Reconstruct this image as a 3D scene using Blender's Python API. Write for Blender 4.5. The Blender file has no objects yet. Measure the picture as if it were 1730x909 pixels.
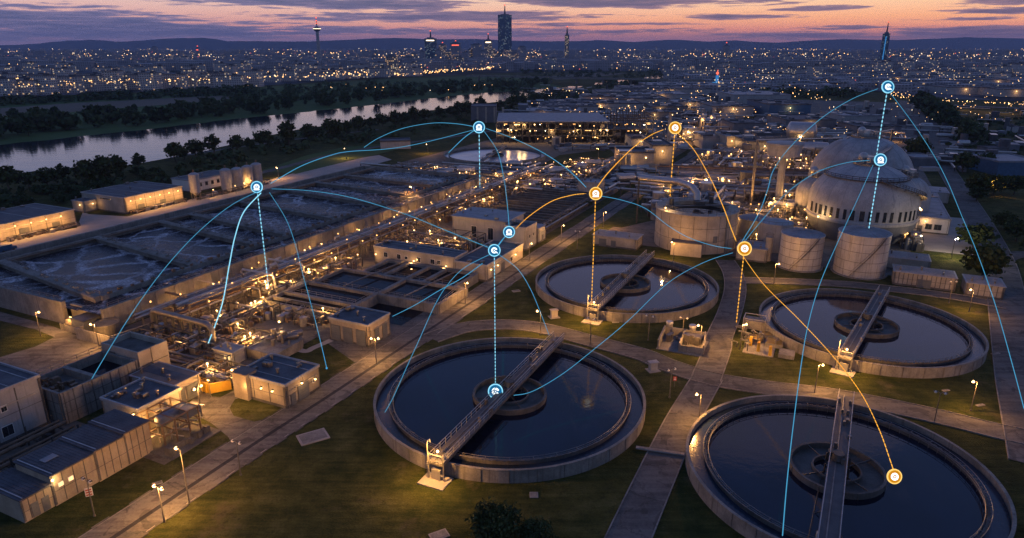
import bpy, math, random
from math import sin, cos, pi, radians, atan2, hypot, sqrt
from mathutils import Vector, noise as mnoise

# ------------------------------------------------------------------ scene, camera, sky, light
SC = bpy.context.scene
COL = SC.collection
FPX, CX, CY, CAMH = 1153.3, 865.0, 454.5, 60.0
PITCH = math.atan((454.5 - 79.0) / FPX)
cam_data = bpy.data.cameras.new('camera')
cam_data.sensor_width = 36.0
cam_data.lens = FPX / 1730.0 * 36.0
cam_data.clip_start = 0.5
cam_data.clip_end = 60000.0
cam = bpy.data.objects.new('camera', cam_data)
cam.location = (0, 0, CAMH)
cam.rotation_euler = (pi / 2 - PITCH, 0, 0)
COL.objects.link(cam)
SC.camera = cam

SC.view_settings.view_transform = 'Standard'
SC.view_settings.look = 'None'
SC.view_settings.exposure = 0.3
SC.view_settings.gamma = 1.0
SC.view_settings.use_curve_mapping = False
SC.render.engine = 'CYCLES'
cy = SC.cycles
cy.use_light_tree = True
cy.use_denoising = True
cy.use_adaptive_sampling = True
cy.adaptive_threshold = 0.012
cy.denoising_input_passes = 'RGB_ALBEDO_NORMAL'
cy.denoising_prefilter = 'NONE'
cy.max_bounces = 5
cy.diffuse_bounces = 2
cy.glossy_bounces = 3
cy.transmission_bounces = 2
cy.volume_bounces = 0
cy.transparent_max_bounces = 8
cy.sample_clamp_indirect = 4.0
cy.sample_clamp_direct = 0.0
cy.caustics_reflective = False
cy.caustics_refractive = False

SKY_GAIN = 1.0


class NT:
    """tiny helper round a node tree"""
    def __init__(self, tree):
        self.t = tree
        self.n = tree.nodes
        self.l = tree.links

    def new(self, kind, **kw):
        n = self.n.new(kind)
        for k, v in kw.items():
            setattr(n, k, v)
        return n

    def set(self, sock, v):
        if isinstance(v, bpy.types.NodeSocket):
            self.l.new(v, sock)
        elif isinstance(v, (tuple, list)):
            if len(v) == 3 and sock.type == 'RGBA':
                v = (*v, 1.0)
            sock.default_value = v
        else:
            sock.default_value = v

    def math(self, op, a, b=0.0, c=0.0, clamp=False):
        n = self.new('ShaderNodeMath', operation=op, use_clamp=clamp)
        self.set(n.inputs[0], a)
        self.set(n.inputs[1], b)
        self.set(n.inputs[2], c)
        return n.outputs[0]

    def vmath(self, op, a, b=(0, 0, 0)):
        n = self.new('ShaderNodeVectorMath', operation=op)
        self.set(n.inputs[0], a)
        self.set(n.inputs[1], b)
        return n.outputs[0]

    def mix(self, fac, a, b, blend='MIX'):
        n = self.new('ShaderNodeMix', data_type='RGBA', blend_type=blend)
        self.set(n.inputs[0], fac)
        self.set(n.inputs[6], a)
        self.set(n.inputs[7], b)
        return n.outputs[2]

    def ramp(self, fac, stops, interp='LINEAR'):
        n = self.new('ShaderNodeValToRGB')
        n.color_ramp.interpolation = interp
        el = n.color_ramp.elements
        while len(el) < len(stops):
            el.new(0.5)
        for e, (p, c) in zip(el, stops):
            e.position = p
            e.color = (*c, 1.0) if len(c) == 3 else c
        self.set(n.inputs[0], fac)
        return n.outputs[0]

    def smooth(self, v, a, b):
        n = self.new('ShaderNodeMapRange', interpolation_type='SMOOTHSTEP')
        self.set(n.inputs[0], v)
        self.set(n.inputs[1], a)
        self.set(n.inputs[2], b)
        return n.outputs[0]

    def noise(self, vec, scale, detail=4.0, rough=0.55, dist=0.0):
        n = self.new('ShaderNodeTexNoise')
        self.set(n.inputs['Vector'], vec)
        n.inputs['Scale'].default_value = scale
        n.inputs['Detail'].default_value = detail
        n.inputs['Roughness'].default_value = rough
        n.inputs['Distortion'].default_value = dist
        return n.outputs[0]

    def xyz(self, x, y, z=0.0):
        n = self.new('ShaderNodeCombineXYZ')
        self.set(n.inputs[0], x)
        self.set(n.inputs[1], y)
        self.set(n.inputs[2], z)
        return n.outputs[0]


def make_world():
    w = bpy.data.worlds.new('World')
    SC.world = w
    w.use_nodes = True
    k = NT(w.node_tree)
    k.n.clear()
    tc = k.new('ShaderNodeTexCoord')
    sep = k.new('ShaderNodeSeparateXYZ')
    k.l.new(tc.outputs['Generated'], sep.inputs[0])
    x, y, z = sep.outputs
    el = k.math('ARCSINE', z)
    az = k.math('ARCTAN2', x, y)                       # 0 straight ahead, + to the right
    fac = k.math('SQRT', k.math('MAXIMUM', z, 0.0))
    warm = k.ramp(fac, [(0.0, (.38, .18, .24)), (.10, (.62, .24, .24)), (.150, (.98, .34, .20)), (.19, (1.10, .48, .22)),
                        (.25, (1.02, .66, .40)), (.32, (.54, .45, .48)), (.42, (.21, .265, .47)), (.54, (.12, .19, .43)), (.70, (.088, .145, .34)),
                        (.86, (.055, .102, .31)), (1.0, (.044, .082, .25))])
    cool = k.ramp(fac, [(0.0, (.26, .20, .34)), (.10, (.36, .21, .32)), (.155, (.64, .30, .31)), (.20, (.76, .43, .39)),
                        (.25, (.78, .54, .49)), (.32, (.44, .39, .48)), (.42, (.18, .245, .46)), (.54, (.11, .18, .43)), (.70, (.08, .135, .33)),
                        (.86, (.052, .098, .30)), (1.0, (.044, .082, .25))])
    side = k.smooth(az, -0.75, 0.55)
    sky = k.mix(side, cool, warm)
    # darker towards the back of the sky
    back = k.smooth(k.math('ABSOLUTE', az), 0.75, 1.7)
    dusk = k.ramp(fac, [(0.0, (.10, .13, .26)), (.25, (.15, .19, .32)), (.5, (.13, .19, .36)), (.75, (.09, .145, .31)), (1.0, (.05, .09, .23))])
    sky = k.mix(k.math('MULTIPLY', back, 0.92), sky, dusk)
    # long flat cloud banks, near the horizon
    vec = k.xyz(k.math('MULTIPLY', az, 6.0), k.math('MULTIPLY', el, 105.0), 0.0)
    n1 = k.noise(vec, 1.0, 7.0, 0.58, 0.25)
    vec2 = k.xyz(k.math('MULTIPLY', az, 24.0), k.math('MULTIPLY', el, 330.0), 3.1)
    n2 = k.noise(vec2, 1.0, 5.0, 0.6, 0.2)
    base = k.math('ADD', k.math('MULTIPLY', k.math('SUBTRACT', n1, 0.5), 2.1), k.math('MULTIPLY', k.math('SUBTRACT', n2, 0.5), 1.7))
    total = None

    def blob(px, py, wx, wy, s):
        nonlocal total
        a = math.atan((px - CX) / FPX)
        e = (79 - py) / FPX / (1 + ((px - CX) / FPX) ** 2) ** .5
        dx = k.math('DIVIDE', k.math('SUBTRACT', az, a), wx / FPX)
        dy = k.math('DIVIDE', k.math('SUBTRACT', el, e), wy / FPX)
        d = k.math('SQRT', k.math('ADD', k.math('MULTIPLY', dx, dx), k.math('MULTIPLY', dy, dy)))
        v = k.math('MULTIPLY', k.math('SUBTRACT', 1.25, d), s)
        v = k.math('MINIMUM', v, 0.75 * s)
        total = v if total is None else k.math('MAXIMUM', total, v)

    blob(90, 42, 250, 22, 1.0)
    blob(300, 55, 220, 16, .9)
    blob(610, 15, 240, 8.5, 1.0)
    blob(760, 33, 260, 9, .9)
    blob(560, 55, 150, 7, .8)
    blob(840, 57, 330, 7, .75)
    blob(1010, 12, 190, 10, 1.0)
    blob(1180, 5, 180, 11, .9)
    blob(1240, 34, 95, 5, .85)
    blob(1380, 50, 60, 3.5, .8)
    blob(1640, 58, 180, 9, .9)
    blob(1420, 62, 260, 6, .7)
    blob(1680, 8, 90, 6, .9)
    blob(1690, 24, 90, 4, .9)
    blob(1350, 21, 60, 3.5, .8)
    blob(1560, 37, 70, 2.6, .7)
    blob(220, 3, 130, 4, .7)
    blob(450, 3, 60, 3, .7)
    blob(980, 45, 130, 3, .75)
    high = k.smooth(el, 0.07, 0.3)
    tot = k.math('ADD', k.math('MAXIMUM', total, -0.35), base)
    cov = k.smooth(tot, 0.13, 0.46)
    cov = k.math('MULTIPLY', cov, k.math('SUBTRACT', 1.0, k.math('MULTIPLY', high, 0.55)))
    dens = k.smooth(tot, 0.2, 1.0)
    ccol_w = k.mix(dens, (.30, .18, .24), (.10, .09, .175))
    ccol_c = k.mix(dens, (.19, .17, .31), (.058, .088, .205))
    ccol = k.mix(k.smooth(az, -0.5, 0.2), ccol_c, ccol_w)
    sky = k.mix(k.math('MULTIPLY', cov, 0.93), sky, ccol)
    # dim mauve veil right above the hills
    veil = k.math('SUBTRACT', 1.0, k.smooth(el, 0.004, 0.024))
    sky = k.mix(k.math('MULTIPLY', veil, 0.62), sky, k.mix(side, (.18, .15, .28), (.28, .145, .225)))
    bg = k.new('ShaderNodeBackground')
    k.l.new(sky, bg.inputs[0])
    bg.inputs[1].default_value = SKY_GAIN
    out = k.new('ShaderNodeOutputWorld')
    k.l.new(bg.outputs[0], out.inputs[0])
    w.cycles.sampling_method = 'MANUAL'
    w.cycles.sample_map_resolution = 512


make_world()
# what is left of the sun: a faint, very soft glow low over the horizon ahead
sun_data = bpy.data.lights.new('sun', 'SUN')
sun_data.energy = 0.06
sun_data.angle = radians(40)
sun_data.color = (1.0, .62, .48)
sun = bpy.data.objects.new('sun', sun_data)
sun.rotation_euler = (radians(78), 0, radians(180 - 20))
COL.objects.link(sun)


# ------------------------------------------------------------------ pixel <-> place
def at(px, py, z=0.0):
    """the point at height z that the photograph shows at this pixel"""
    u, v = (px - CX) / FPX, (py - CY) / FPX
    dy = cos(PITCH) - v * sin(PITCH)
    dz = -sin(PITCH) - v * cos(PITCH)
    t = (z - CAMH) / dz
    return Vector((u * t, dy * t, z))


def depth_of(p):
    return p[1] * cos(PITCH) - (p[2] - CAMH) * sin(PITCH)


def at_depth(px, py, d):
    u, v = (px - CX) / FPX, (py - CY) / FPX
    return Vector((u * d, (cos(PITCH) - v * sin(PITCH)) * d, CAMH + (-sin(PITCH) - v * cos(PITCH)) * d))


def z_at(x, y, py):
    lo, hi = -60.0, 900.0
    for _ in range(50):
        m = (lo + hi) / 2
        d = depth_of((x, y, m))
        if d < 5:
            hi = m
            continue
        yy = CY - FPX * (y * sin(PITCH) + (m - CAMH) * cos(PITCH)) / d
        if yy > py:
            lo = m
        else:
            hi = m
    return lo


TH = radians(64.5)
CU, SU = cos(TH), sin(TH)


def P(s, t, z=0.0):
    """plant grid: s along the main road, t across it (to the right)"""
    return Vector((s * CU + t * SU, s * SU - t * CU, z))


def st_of(p):
    return (p[0] * CU + p[1] * SU, p[0] * SU - p[1] * CU)


def st(px, py, z=0.0):
    return st_of(at(px, py, z))


# ------------------------------------------------------------------ materials
MATS = {}


def pbsdf(name, rough=0.8, metal=0.0, spec=0.5):
    m = bpy.data.materials.new(name)
    m.use_nodes = True
    k = NT(m.node_tree)
    b = k.n['Principled BSDF']
    b.inputs['Roughness'].default_value = rough
    b.inputs['Metallic'].default_value = metal
    b.inputs['Specular IOR Level'].default_value = spec
    MATS[name] = m
    m.cycles.emission_sampling = 'NONE'
    return m, k, b


def worldpos(k):
    return k.new('ShaderNodeNewGeometry').outputs['Position']


def surf(name, c0, c1, rough=0.85, scale=0.4, fine=6.0, streak=0.0, stain=None, bump=0.0, metal=0.0, spec=0.4, dirs=None):
    """two-colour weathered surface; world-space noise so nothing repeats"""
    m, k, b = pbsdf(name, rough, metal, spec)
    p = worldpos(k)
    n = k.noise(p, scale, 5.0, 0.6)
    f = k.noise(p, fine, 3.0, 0.6)
    fac = k.math('ADD', k.math('MULTIPLY', n, 0.7), k.math('MULTIPLY', f, 0.3))
    col = k.mix(k.smooth(fac, 0.34, 0.66), c0, c1)
    if streak:
        q = k.vmath('MULTIPLY', p, (2.2, 2.2, 0.12))
        sfac = k.smooth(k.noise(q, 1.0, 4.0, 0.65), 0.5, 0.72)
        col = k.mix(k.math('MULTIPLY', sfac, streak), col, stain or tuple(c * 0.45 for c in c0))
    k.l.new(col, b.inputs['Base Color'])
    if bump:
        bn = k.new('ShaderNodeBump')
        bn.inputs['Strength'].default_value = bump
        bn.inputs['Distance'].default_value = 0.1
        k.l.new(f, bn.inputs['Height'])
        k.l.new(bn.outputs[0], b.inputs['Normal'])
    return m


def flat(name, c, rough=0.6, metal=0.0, spec=0.5):
    return surf(name, tuple(v * 0.85 for v in c), tuple(min(1, v * 1.15) for v in c), rough, 0.8, 5.0, 0.0, metal=metal, spec=spec)


def glow(name, c, s):
    m = bpy.data.materials.new(name)
    m.use_nodes = True
    k = NT(m.node_tree)
    k.n.clear()
    e = k.new('ShaderNodeEmission')
    e.inputs[0].default_value = (*c, 1)
    e.inputs[1].default_value = s
    o = k.new('ShaderNodeOutputMaterial')
    k.l.new(e.outputs[0], o.inputs[0])
    m.cycles.emission_sampling = 'NONE'
    MATS[name] = m
    return m


surf('concrete', (.135, .128, .115), (.27, .25, .222), .9, .35, 4, .85, (.11, .10, .09), .15)
surf('concrete_dark', (.06, .058, .054), (.14, .132, .122), .92, .3, 5, .5, (.05, .05, .05), .2)
surf('slab', (.26, .24, .215), (.34, .31, .28), .9, .2, 4)
surf('plaster', (.25, .205, .145), (.39, .33, .245), .85, .3, 5, .75, (.25, .21, .17))
surf('plaster_pale', (.25, .225, .19), (.40, .36, .305), .85, .3, 5, .75, (.28, .25, .22))
surf('render_grey', (.27, .27, .27), (.36, .355, .35), .85, .3, 6, .45, (.14, .14, .14))
surf('roof', (.055, .058, .068), (.105, .106, .118), .7, .35, 3, 0, None, .1, spec=.3)
surf('roof_pale', (.16, .165, .18), (.27, .27, .29), .6, .3, 4, spec=.4)
surf('roof_brown', (.14, .105, .085), (.20, .155, .13), .85, .4, 6)
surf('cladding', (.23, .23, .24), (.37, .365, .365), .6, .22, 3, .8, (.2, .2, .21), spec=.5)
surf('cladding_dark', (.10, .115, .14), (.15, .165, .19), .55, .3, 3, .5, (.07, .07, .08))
surf('tank_steel', (.42, .39, .35), (.56, .52, .47), .5, .25, 4, .65, (.26, .22, .18), metal=.15)
surf('steel', (.13, .125, .12), (.23, .215, .20), .42, .6, 6, .3, (.12, .09, .07), metal=.65)
surf('steel_pale', (.34, .33, .32), (.45, .43, .41), .38, .6, 6, .2, metal=.7)
surf('rusty', (.13, .085, .055), (.22, .15, .10), .7, .9, 6, .4, metal=.3)
surf('dark_steel', (.05, .05, .052), (.09, .088, .085), .55, .6, 6, metal=.5)
surf('bridge_deck', (.085, .085, .09), (.125, .12, .125), .7, .6, 8, metal=.2)
surf('yellow_paint', (.46, .27, .02), (.56, .35, .04), .55, .8, 6, .3)
surf('green_tarp', (.17, .12, .03), (.22, .16, .05), .7, .8, 6)
surf('blue_steel', (.035, .09, .17), (.055, .13, .23), .5, .8, 6, metal=.2)
surf('red_paint', (.33, .05, .03), (.42, .08, .05), .6, .8, 6)
surf('white_paint', (.62, .60, .57), (.72, .70, .66), .6, .6, 6, .2)
surf('door_grey', (.10, .11, .12), (.14, .15, .16), .6, .8, 6)
surf('trunk', (.055, .04, .03), (.09, .07, .055), .95, 2, 9)
surf('leaf', (.024, .042, .016), (.058, .080, .030), .85, .25, 1.2, spec=.15)
surf('leaf_warm', (.036, .05, .015), (.072, .084, .024), .85, .3, 1.2, spec=.15)
surf('leaf_far', (.030, .052, .024), (.074, .098, .046), .95, .02, .2, spec=.05)
flat('glass_dark', (.02, .026, .034), .12, 0, .9)
surf('apartment_wall', (.24, .22, .21), (.36, .34, .32), .9, .02, .5)

glow('bulb', (1.0, .56, .20), 9.0)
glow('bulb_white', (1.0, .86, .62), 10.0)
glow('bulb_small', (1.0, .48, .14), 3.2)
glow('window_lit', (1.0, .66, .28), 1.6)
glow('city_warm', (1.0, .52, .19), 3.2)
glow('city_white', (1.0, .76, .50), 2.6)
glow('city_red', (1.0, .13, .07), 1.6)
glow('city_blue', (.05, .30, .75), .55)
glow('net_blue', (.09, .46, .78), .62)
glow('net_cyan', (.28, .72, .95), .95)
glow('net_disc', (.006, .14, .33), .8)
glow('net_white', (.86, .95, 1.0), 1.3)
glow('net_orange', (1.0, .45, .05), 1.05)
glow('net_amber', (1.0, .60, .16), 1.05)
glow('net_disc_orange', (.62, .235, .006), .9)


def mat_grass():
    m, k, b = pbsdf('grass', 0.95, 0, 0.1)
    p = worldpos(k)
    big = k.noise(p, 0.035, 5, .6)
    mid = k.noise(p, 0.28, 5, .65)
    fine = k.noise(p, 3.5, 3, .7)
    blade = k.noise(p, 14.0, 2, .7)
    q = k.new('ShaderNodeMapping')
    k.l.new(p, q.inputs[0])
    q.inputs['Rotation'].default_value = (0, 0, radians(18))
    q.inputs['Scale'].default_value = (.10, 1.1, 1)
    mow = k.noise(q.outputs[0], 1.0, 4, .6)
    f = k.math('ADD', k.math('ADD', k.math('MULTIPLY', big, .3), k.math('MULTIPLY', mid, .25)), k.math('ADD', k.math('ADD', k.math('MULTIPLY', fine, .17), k.math('MULTIPLY', blade, .10)), k.math('MULTIPLY', mow, .18)))
    col = k.ramp(f, [(.36, (.006, .011, .003)), (.46, (.028, .038, .009)), (.53, (.062, .064, .017)), (.62, (.115, .115, .042))])
    bare = k.smooth(k.noise(p, .11, 7, .75), .56, .66)
    col = k.mix(k.math('MULTIPLY', bare, .55), col, (.10, .082, .05))
    clump = k.smooth(k.noise(p, .75, 6, .8), .54, .62)
    col = k.mix(k.math('MULTIPLY', clump, .6), col, (.020, .030, .008))
    k.l.new(col, b.inputs['Base Color'])
    bn = k.new('ShaderNodeBump')
    bn.inputs['Strength'].default_value = .9
    bn.inputs['Distance'].default_value = .25
    k.l.new(k.math('ADD', fine, mow), bn.inputs['Height'])
    k.l.new(bn.outputs[0], b.inputs['Normal'])


def mat_asphalt(name, c0, c1, joint=0.0):
    m, k, b = pbsdf(name, 0.9, 0, 0.25)
    p = worldpos(k)
    n = k.noise(p, .12, 5, .6)
    f = k.noise(p, 2.4, 4, .7)
    q = k.new('ShaderNodeMapping')
    k.l.new(p, q.inputs[0])
    q.inputs['Rotation'].default_value = (0, 0, -TH)
    q.inputs['Scale'].default_value = (.06, .9, 1)
    tr = k.noise(q.outputs[0], 1.0, 3, .6)
    fac = k.math('ADD', k.math('ADD', k.math('MULTIPLY', n, .4), k.math('MULTIPLY', f, .25)), k.math('MULTIPLY', tr, .35))
    col = k.mix(k.smooth(fac, .38, .62), c0, c1)
    patch = k.smooth(k.noise(p, .35, 2, .4, 1.0), .60, .64)
    col = k.mix(k.math('MULTIPLY', patch, .5), col, tuple(c * .5 for c in c0))
    vc = k.new('ShaderNodeTexVoronoi', feature='DISTANCE_TO_EDGE')
    vc.inputs['Scale'].default_value = .16
    wq = k.vmath('ADD', p, k.vmath('SCALE', k.xyz(f, n, 0.0)))
    wq.node.inputs[1].links[0].from_node.inputs['Scale'].default_value = 4.0
    k.l.new(wq, vc.inputs['Vector'])
    crack = k.math('SUBTRACT', 1.0, k.smooth(vc.outputs['Distance'], 0.0, .02))
    col = k.mix(k.math('MULTIPLY', crack, .6), col, tuple(c * .35 for c in c0))
    k.l.new(col, b.inputs['Base Color'])
    bn = k.new('ShaderNodeBump')
    bn.inputs['Strength'].default_value = .25
    bn.inputs['Distance'].default_value = .05
    k.l.new(f, bn.inputs['Height'])
    k.l.new(bn.outputs[0], b.inputs['Normal'])


def mat_water(name, base, rough, bscale, bstr, spec=.5, ior=1.45, stretch=(1, 1, 1), film=0.0):
    m, k, b = pbsdf(name, rough, 0, spec)
    b.inputs['IOR'].default_value = ior
    p = k.vmath('MULTIPLY', worldpos(k), stretch)
    n = k.noise(p, bscale, 4, .6, .3)
    col = k.mix(k.smooth(k.noise(p, bscale * .12, 3, .5), .35, .65), base, tuple(c * 1.7 for c in base))
    if film:
        fl = k.smooth(k.noise(k.vmath('MULTIPLY', p, (.5, .16, 1)), .45, 6, .7, 1.2), .54, .74)
        sp = k.smooth(k.noise(p, 3.0, 3, .7), .66, .74)
        fm = k.math('MULTIPLY', k.math('ADD', k.math('MULTIPLY', fl, .5), k.math('MULTIPLY', sp, fl)), film)
        col = k.mix(fm, col, (.10, .11, .12))
        k.l.new(k.math('ADD', k.math('MULTIPLY', fl, .16), rough), b.inputs['Roughness'])
    k.l.new(col, b.inputs['Base Color'])
    bn = k.new('ShaderNodeBump')
    bn.inputs['Strength'].default_value = bstr
    bn.inputs['Distance'].default_value = .3
    k.l.new(n, bn.inputs['Height'])
    k.l.new(bn.outputs[0], b.inputs['Normal'])


def mat_foam(name, cover, vein):
    m, k, b = pbsdf(name, .55, 0, .4)
    p = worldpos(k)
    warp = k.new('ShaderNodeTexNoise')
    warp.inputs['Scale'].default_value = .075
    warp.inputs['Detail'].default_value = 5
    k.l.new(p, warp.inputs['Vector'])
    wv = k.vmath('SCALE', k.vmath('SUBTRACT', warp.outputs['Color'], (.5, .5, .5)))
    sc = wv.node
    sc.inputs['Scale'].default_value = 10.0
    q = k.vmath('ADD', p, wv)
    vo = k.new('ShaderNodeTexVoronoi', feature='DISTANCE_TO_EDGE')
    vo.inputs['Scale'].default_value = .085
    k.l.new(q, vo.inputs['Vector'])
    wid = k.math('MULTIPLY', k.noise(p, .35, 4, .7), vein)
    lines = k.math('SUBTRACT', 1.0, k.smooth(vo.outputs['Distance'], 0.0, wid))
    vo2 = k.new('ShaderNodeTexVoronoi', feature='DISTANCE_TO_EDGE')
    vo2.inputs['Scale'].default_value = .55
    k.l.new(q, vo2.inputs['Vector'])
    lines2 = k.math('MULTIPLY', k.math('SUBTRACT', 1.0, k.smooth(vo2.outputs['Distance'], 0.0, .05)), .22)
    st_ = k.new('ShaderNodeMapping')
    k.l.new(p, st_.inputs[0])
    st_.inputs['Rotation'].default_value = (0, 0, -TH + radians(70))
    st_.inputs['Scale'].default_value = (.12, .9, 1)
    streaks = k.math('MULTIPLY', k.smooth(k.noise(st_.outputs[0], 1.0, 6, .7), .54, .70), .5)
    fleck = k.math('MULTIPLY', k.smooth(k.noise(q, .42, 10, .82), .50, .58), k.smooth(k.noise(p, .05, 3, .6), .36, .56))
    gate = k.smooth(k.noise(p, .06, 4, .6), .40, .58)
    f = k.math('MAXIMUM', k.math('MULTIPLY', lines, k.math('ADD', k.math('MULTIPLY', gate, .6), .4)), k.math('MULTIPLY', k.math('MAXIMUM', lines2, k.math('MAXIMUM', streaks, fleck)), cover))
    speck = k.smooth(k.noise(p, 1.7, 4, .8), .40, .62)
    dots = k.math('MULTIPLY', k.smooth(k.noise(p, .9, 6, .85), .58, .63), .22)
    fac = k.math('MINIMUM', k.math('MAXIMUM', k.math('MULTIPLY', f, k.math('ADD', k.math('MULTIPLY', speck, .85), .15)), dots), 1.0)
    col = k.mix(fac, (.012, .015, .023), (.80, .77, .80))
    k.l.new(col, b.inputs['Base Color'])
    b.inputs['Specular IOR Level'].default_value = .07
    r = k.math('ADD', k.math('MULTIPLY', fac, .4), .24)
    k.l.new(r, b.inputs['Roughness'])
    bn = k.new('ShaderNodeBump')
    bn.inputs['Strength'].default_value = .5
    bn.inputs['Distance'].default_value = .25
    k.l.new(k.math('ADD', k.noise(p, .9, 5, .7), fac), bn.inputs['Height'])
    k.l.new(bn.outputs[0], b.inputs['Normal'])


def mat_facade(name, wall0, wall1, lit, glass, wu, wv, frac, estr, cool=False):
    """far building front: a grid of windows laid out in the facade's own metres, some of them lit"""
    m, k, b = pbsdf(name, .8, 0, .4)
    uv = k.new('ShaderNodeTexCoord').outputs['UV']
    sep = k.new('ShaderNodeSeparateXYZ')
    k.l.new(uv, sep.inputs[0])
    u = k.math('DIVIDE', sep.outputs[0], wu)
    v = k.math('DIVIDE', sep.outputs[1], wv)
    fu, fv = k.math('FRACT', u), k.math('FRACT', v)
    iu, iv = k.math('FLOOR', u), k.math('FLOOR', v)

    def band(f, a, c):
        return k.math('MULTIPLY', k.math('GREATER_THAN', f, a), k.math('LESS_THAN', f, c))
    win = k.math('MULTIPLY', band(fu, .22, .80), band(fv, .25, .82))
    win = k.math('MULTIPLY', win, k.math('GREATER_THAN', sep.outputs[1], 0.5))
    rnd = k.new('ShaderNodeTexWhiteNoise', noise_dimensions='4D')
    oi = k.new('ShaderNodeObjectInfo')
    k.l.new(k.xyz(iu, iv, 0.0), rnd.inputs['Vector'])
    k.l.new(k.math('MULTIPLY', oi.outputs['Random'], 917.0), rnd.inputs['W'])
    on = k.math('MULTIPLY', k.math('LESS_THAN', rnd.outputs['Value'], frac), win)
    walln = k.mix(k.noise(worldpos(k), .03, 2, .5), wall0, wall1)
    col = k.mix(win, walln, glass)
    k.l.new(col, b.inputs['Base Color'])
    rc = k.new('ShaderNodeSeparateColor')
    k.l.new(rnd.outputs['Color'], rc.inputs[0])
    ec = k.mix(rc.outputs[1], (1.0, .52, .18), (1.0, .82, .55))
    if cool:
        ec = k.mix(k.math('MULTIPLY', rc.outputs[2], .5), (.35, .62, .75), (1.0, .75, .45))
    k.l.new(ec, b.inputs['Emission Color'])
    es = k.math('MULTIPLY', on, k.math('MULTIPLY', k.math('ADD', rc.outputs[0], .25), estr))
    k.l.new(es, b.inputs['Emission Strength'])


mat_grass()
mat_asphalt('asphalt', (.070, .067, .063), (.165, .155, .143))
mat_asphalt('path_tar', (.068, .066, .064), (.15, .14, .128))
mat_asphalt('yard', (.10, .088, .075), (.165, .145, .12))
mat_asphalt('drain', (.020, .022, .028), (.035, .036, .042))
mat_water('tank_water', (.002, .006, .016), .05, .7, .04, .5, 1.40, (1, 1, 1), .16)
mat_water('settling_water', (.005, .008, .012), .05, 1.0, .025, .2, 1.22)
mat_water('scum_water', (.012, .020, .034), .22, .8, .10, .5, 1.45)
mat_water('river_water', (.010, .014, .022), .08, .055, .22, .7, 1.45, (.8, 2.6, 1))
mat_foam('foam_thick', .95, .17)
mat_foam('foam_vein', .15, .24)
mat_foam('foam_thin', .42, .14)
mat_facade('facade_flats', (.40, .365, .35), (.56, .52, .50), 0, (.16, .155, .16), 3.4, 3.0, .13, 1.5)
mat_facade('facade_city', (.20, .195, .21), (.38, .365, .38), 0, (.13, .13, .15), 5.0, 4.0, .035, 1.3)
mat_facade('facade_tower', (.05, .09, .13), (.07, .12, .17), 0, (.03, .06, .09), 4.0, 4.0, .15, .95, True)
mat_facade('facade_stone', (.25, .22, .20), (.33, .30, .27), 0, (.05, .05, .06), 4.0, 3.6, .28, 1.3)


def mat_citygrnd():
    m, k, b = pbsdf('city_floor', .95, 0, .05)
    p = worldpos(k)
    v = k.new('ShaderNodeTexVoronoi')
    v.inputs['Scale'].default_value = .012
    k.l.new(p, v.inputs['Vector'])
    sc = k.new('ShaderNodeSeparateColor')
    k.l.new(v.outputs['Color'], sc.inputs[0])
    n = k.noise(p, .004, 4, .6)
    col = k.mix(sc.outputs[0], (.022, .030, .036), (.12, .12, .14))
    col = k.mix(k.smooth(n, .42, .58), col, (.018, .026, .022))
    k.l.new(col, b.inputs['Base Color'])


def mat_field():
    m, k, b = pbsdf('field_crop', .95, 0, .05)
    p = worldpos(k)
    q = k.vmath('MULTIPLY', p, (.02, .004, 1))
    col = k.mix(k.noise(q, 1.0, 5, .6), (.11, .095, .07), (.20, .165, .13))
    k.l.new(col, b.inputs['Base Color'])


mat_citygrnd()
mat_field()
surf('hill', (.02, .028, .022), (.035, .042, .03), .95, .0005, .004, spec=0.0)
surf('painted_sky_reflection', (.34, .29, .31), (.46, .40, .42), .25, .08, .8, spec=.8)  # far tank water: bright pink sky reflection painted into the base colour
surf('meadow', (.050, .088, .032), (.095, .130, .050), .95, .01, .1, spec=0.05)
M = MATS


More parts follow.
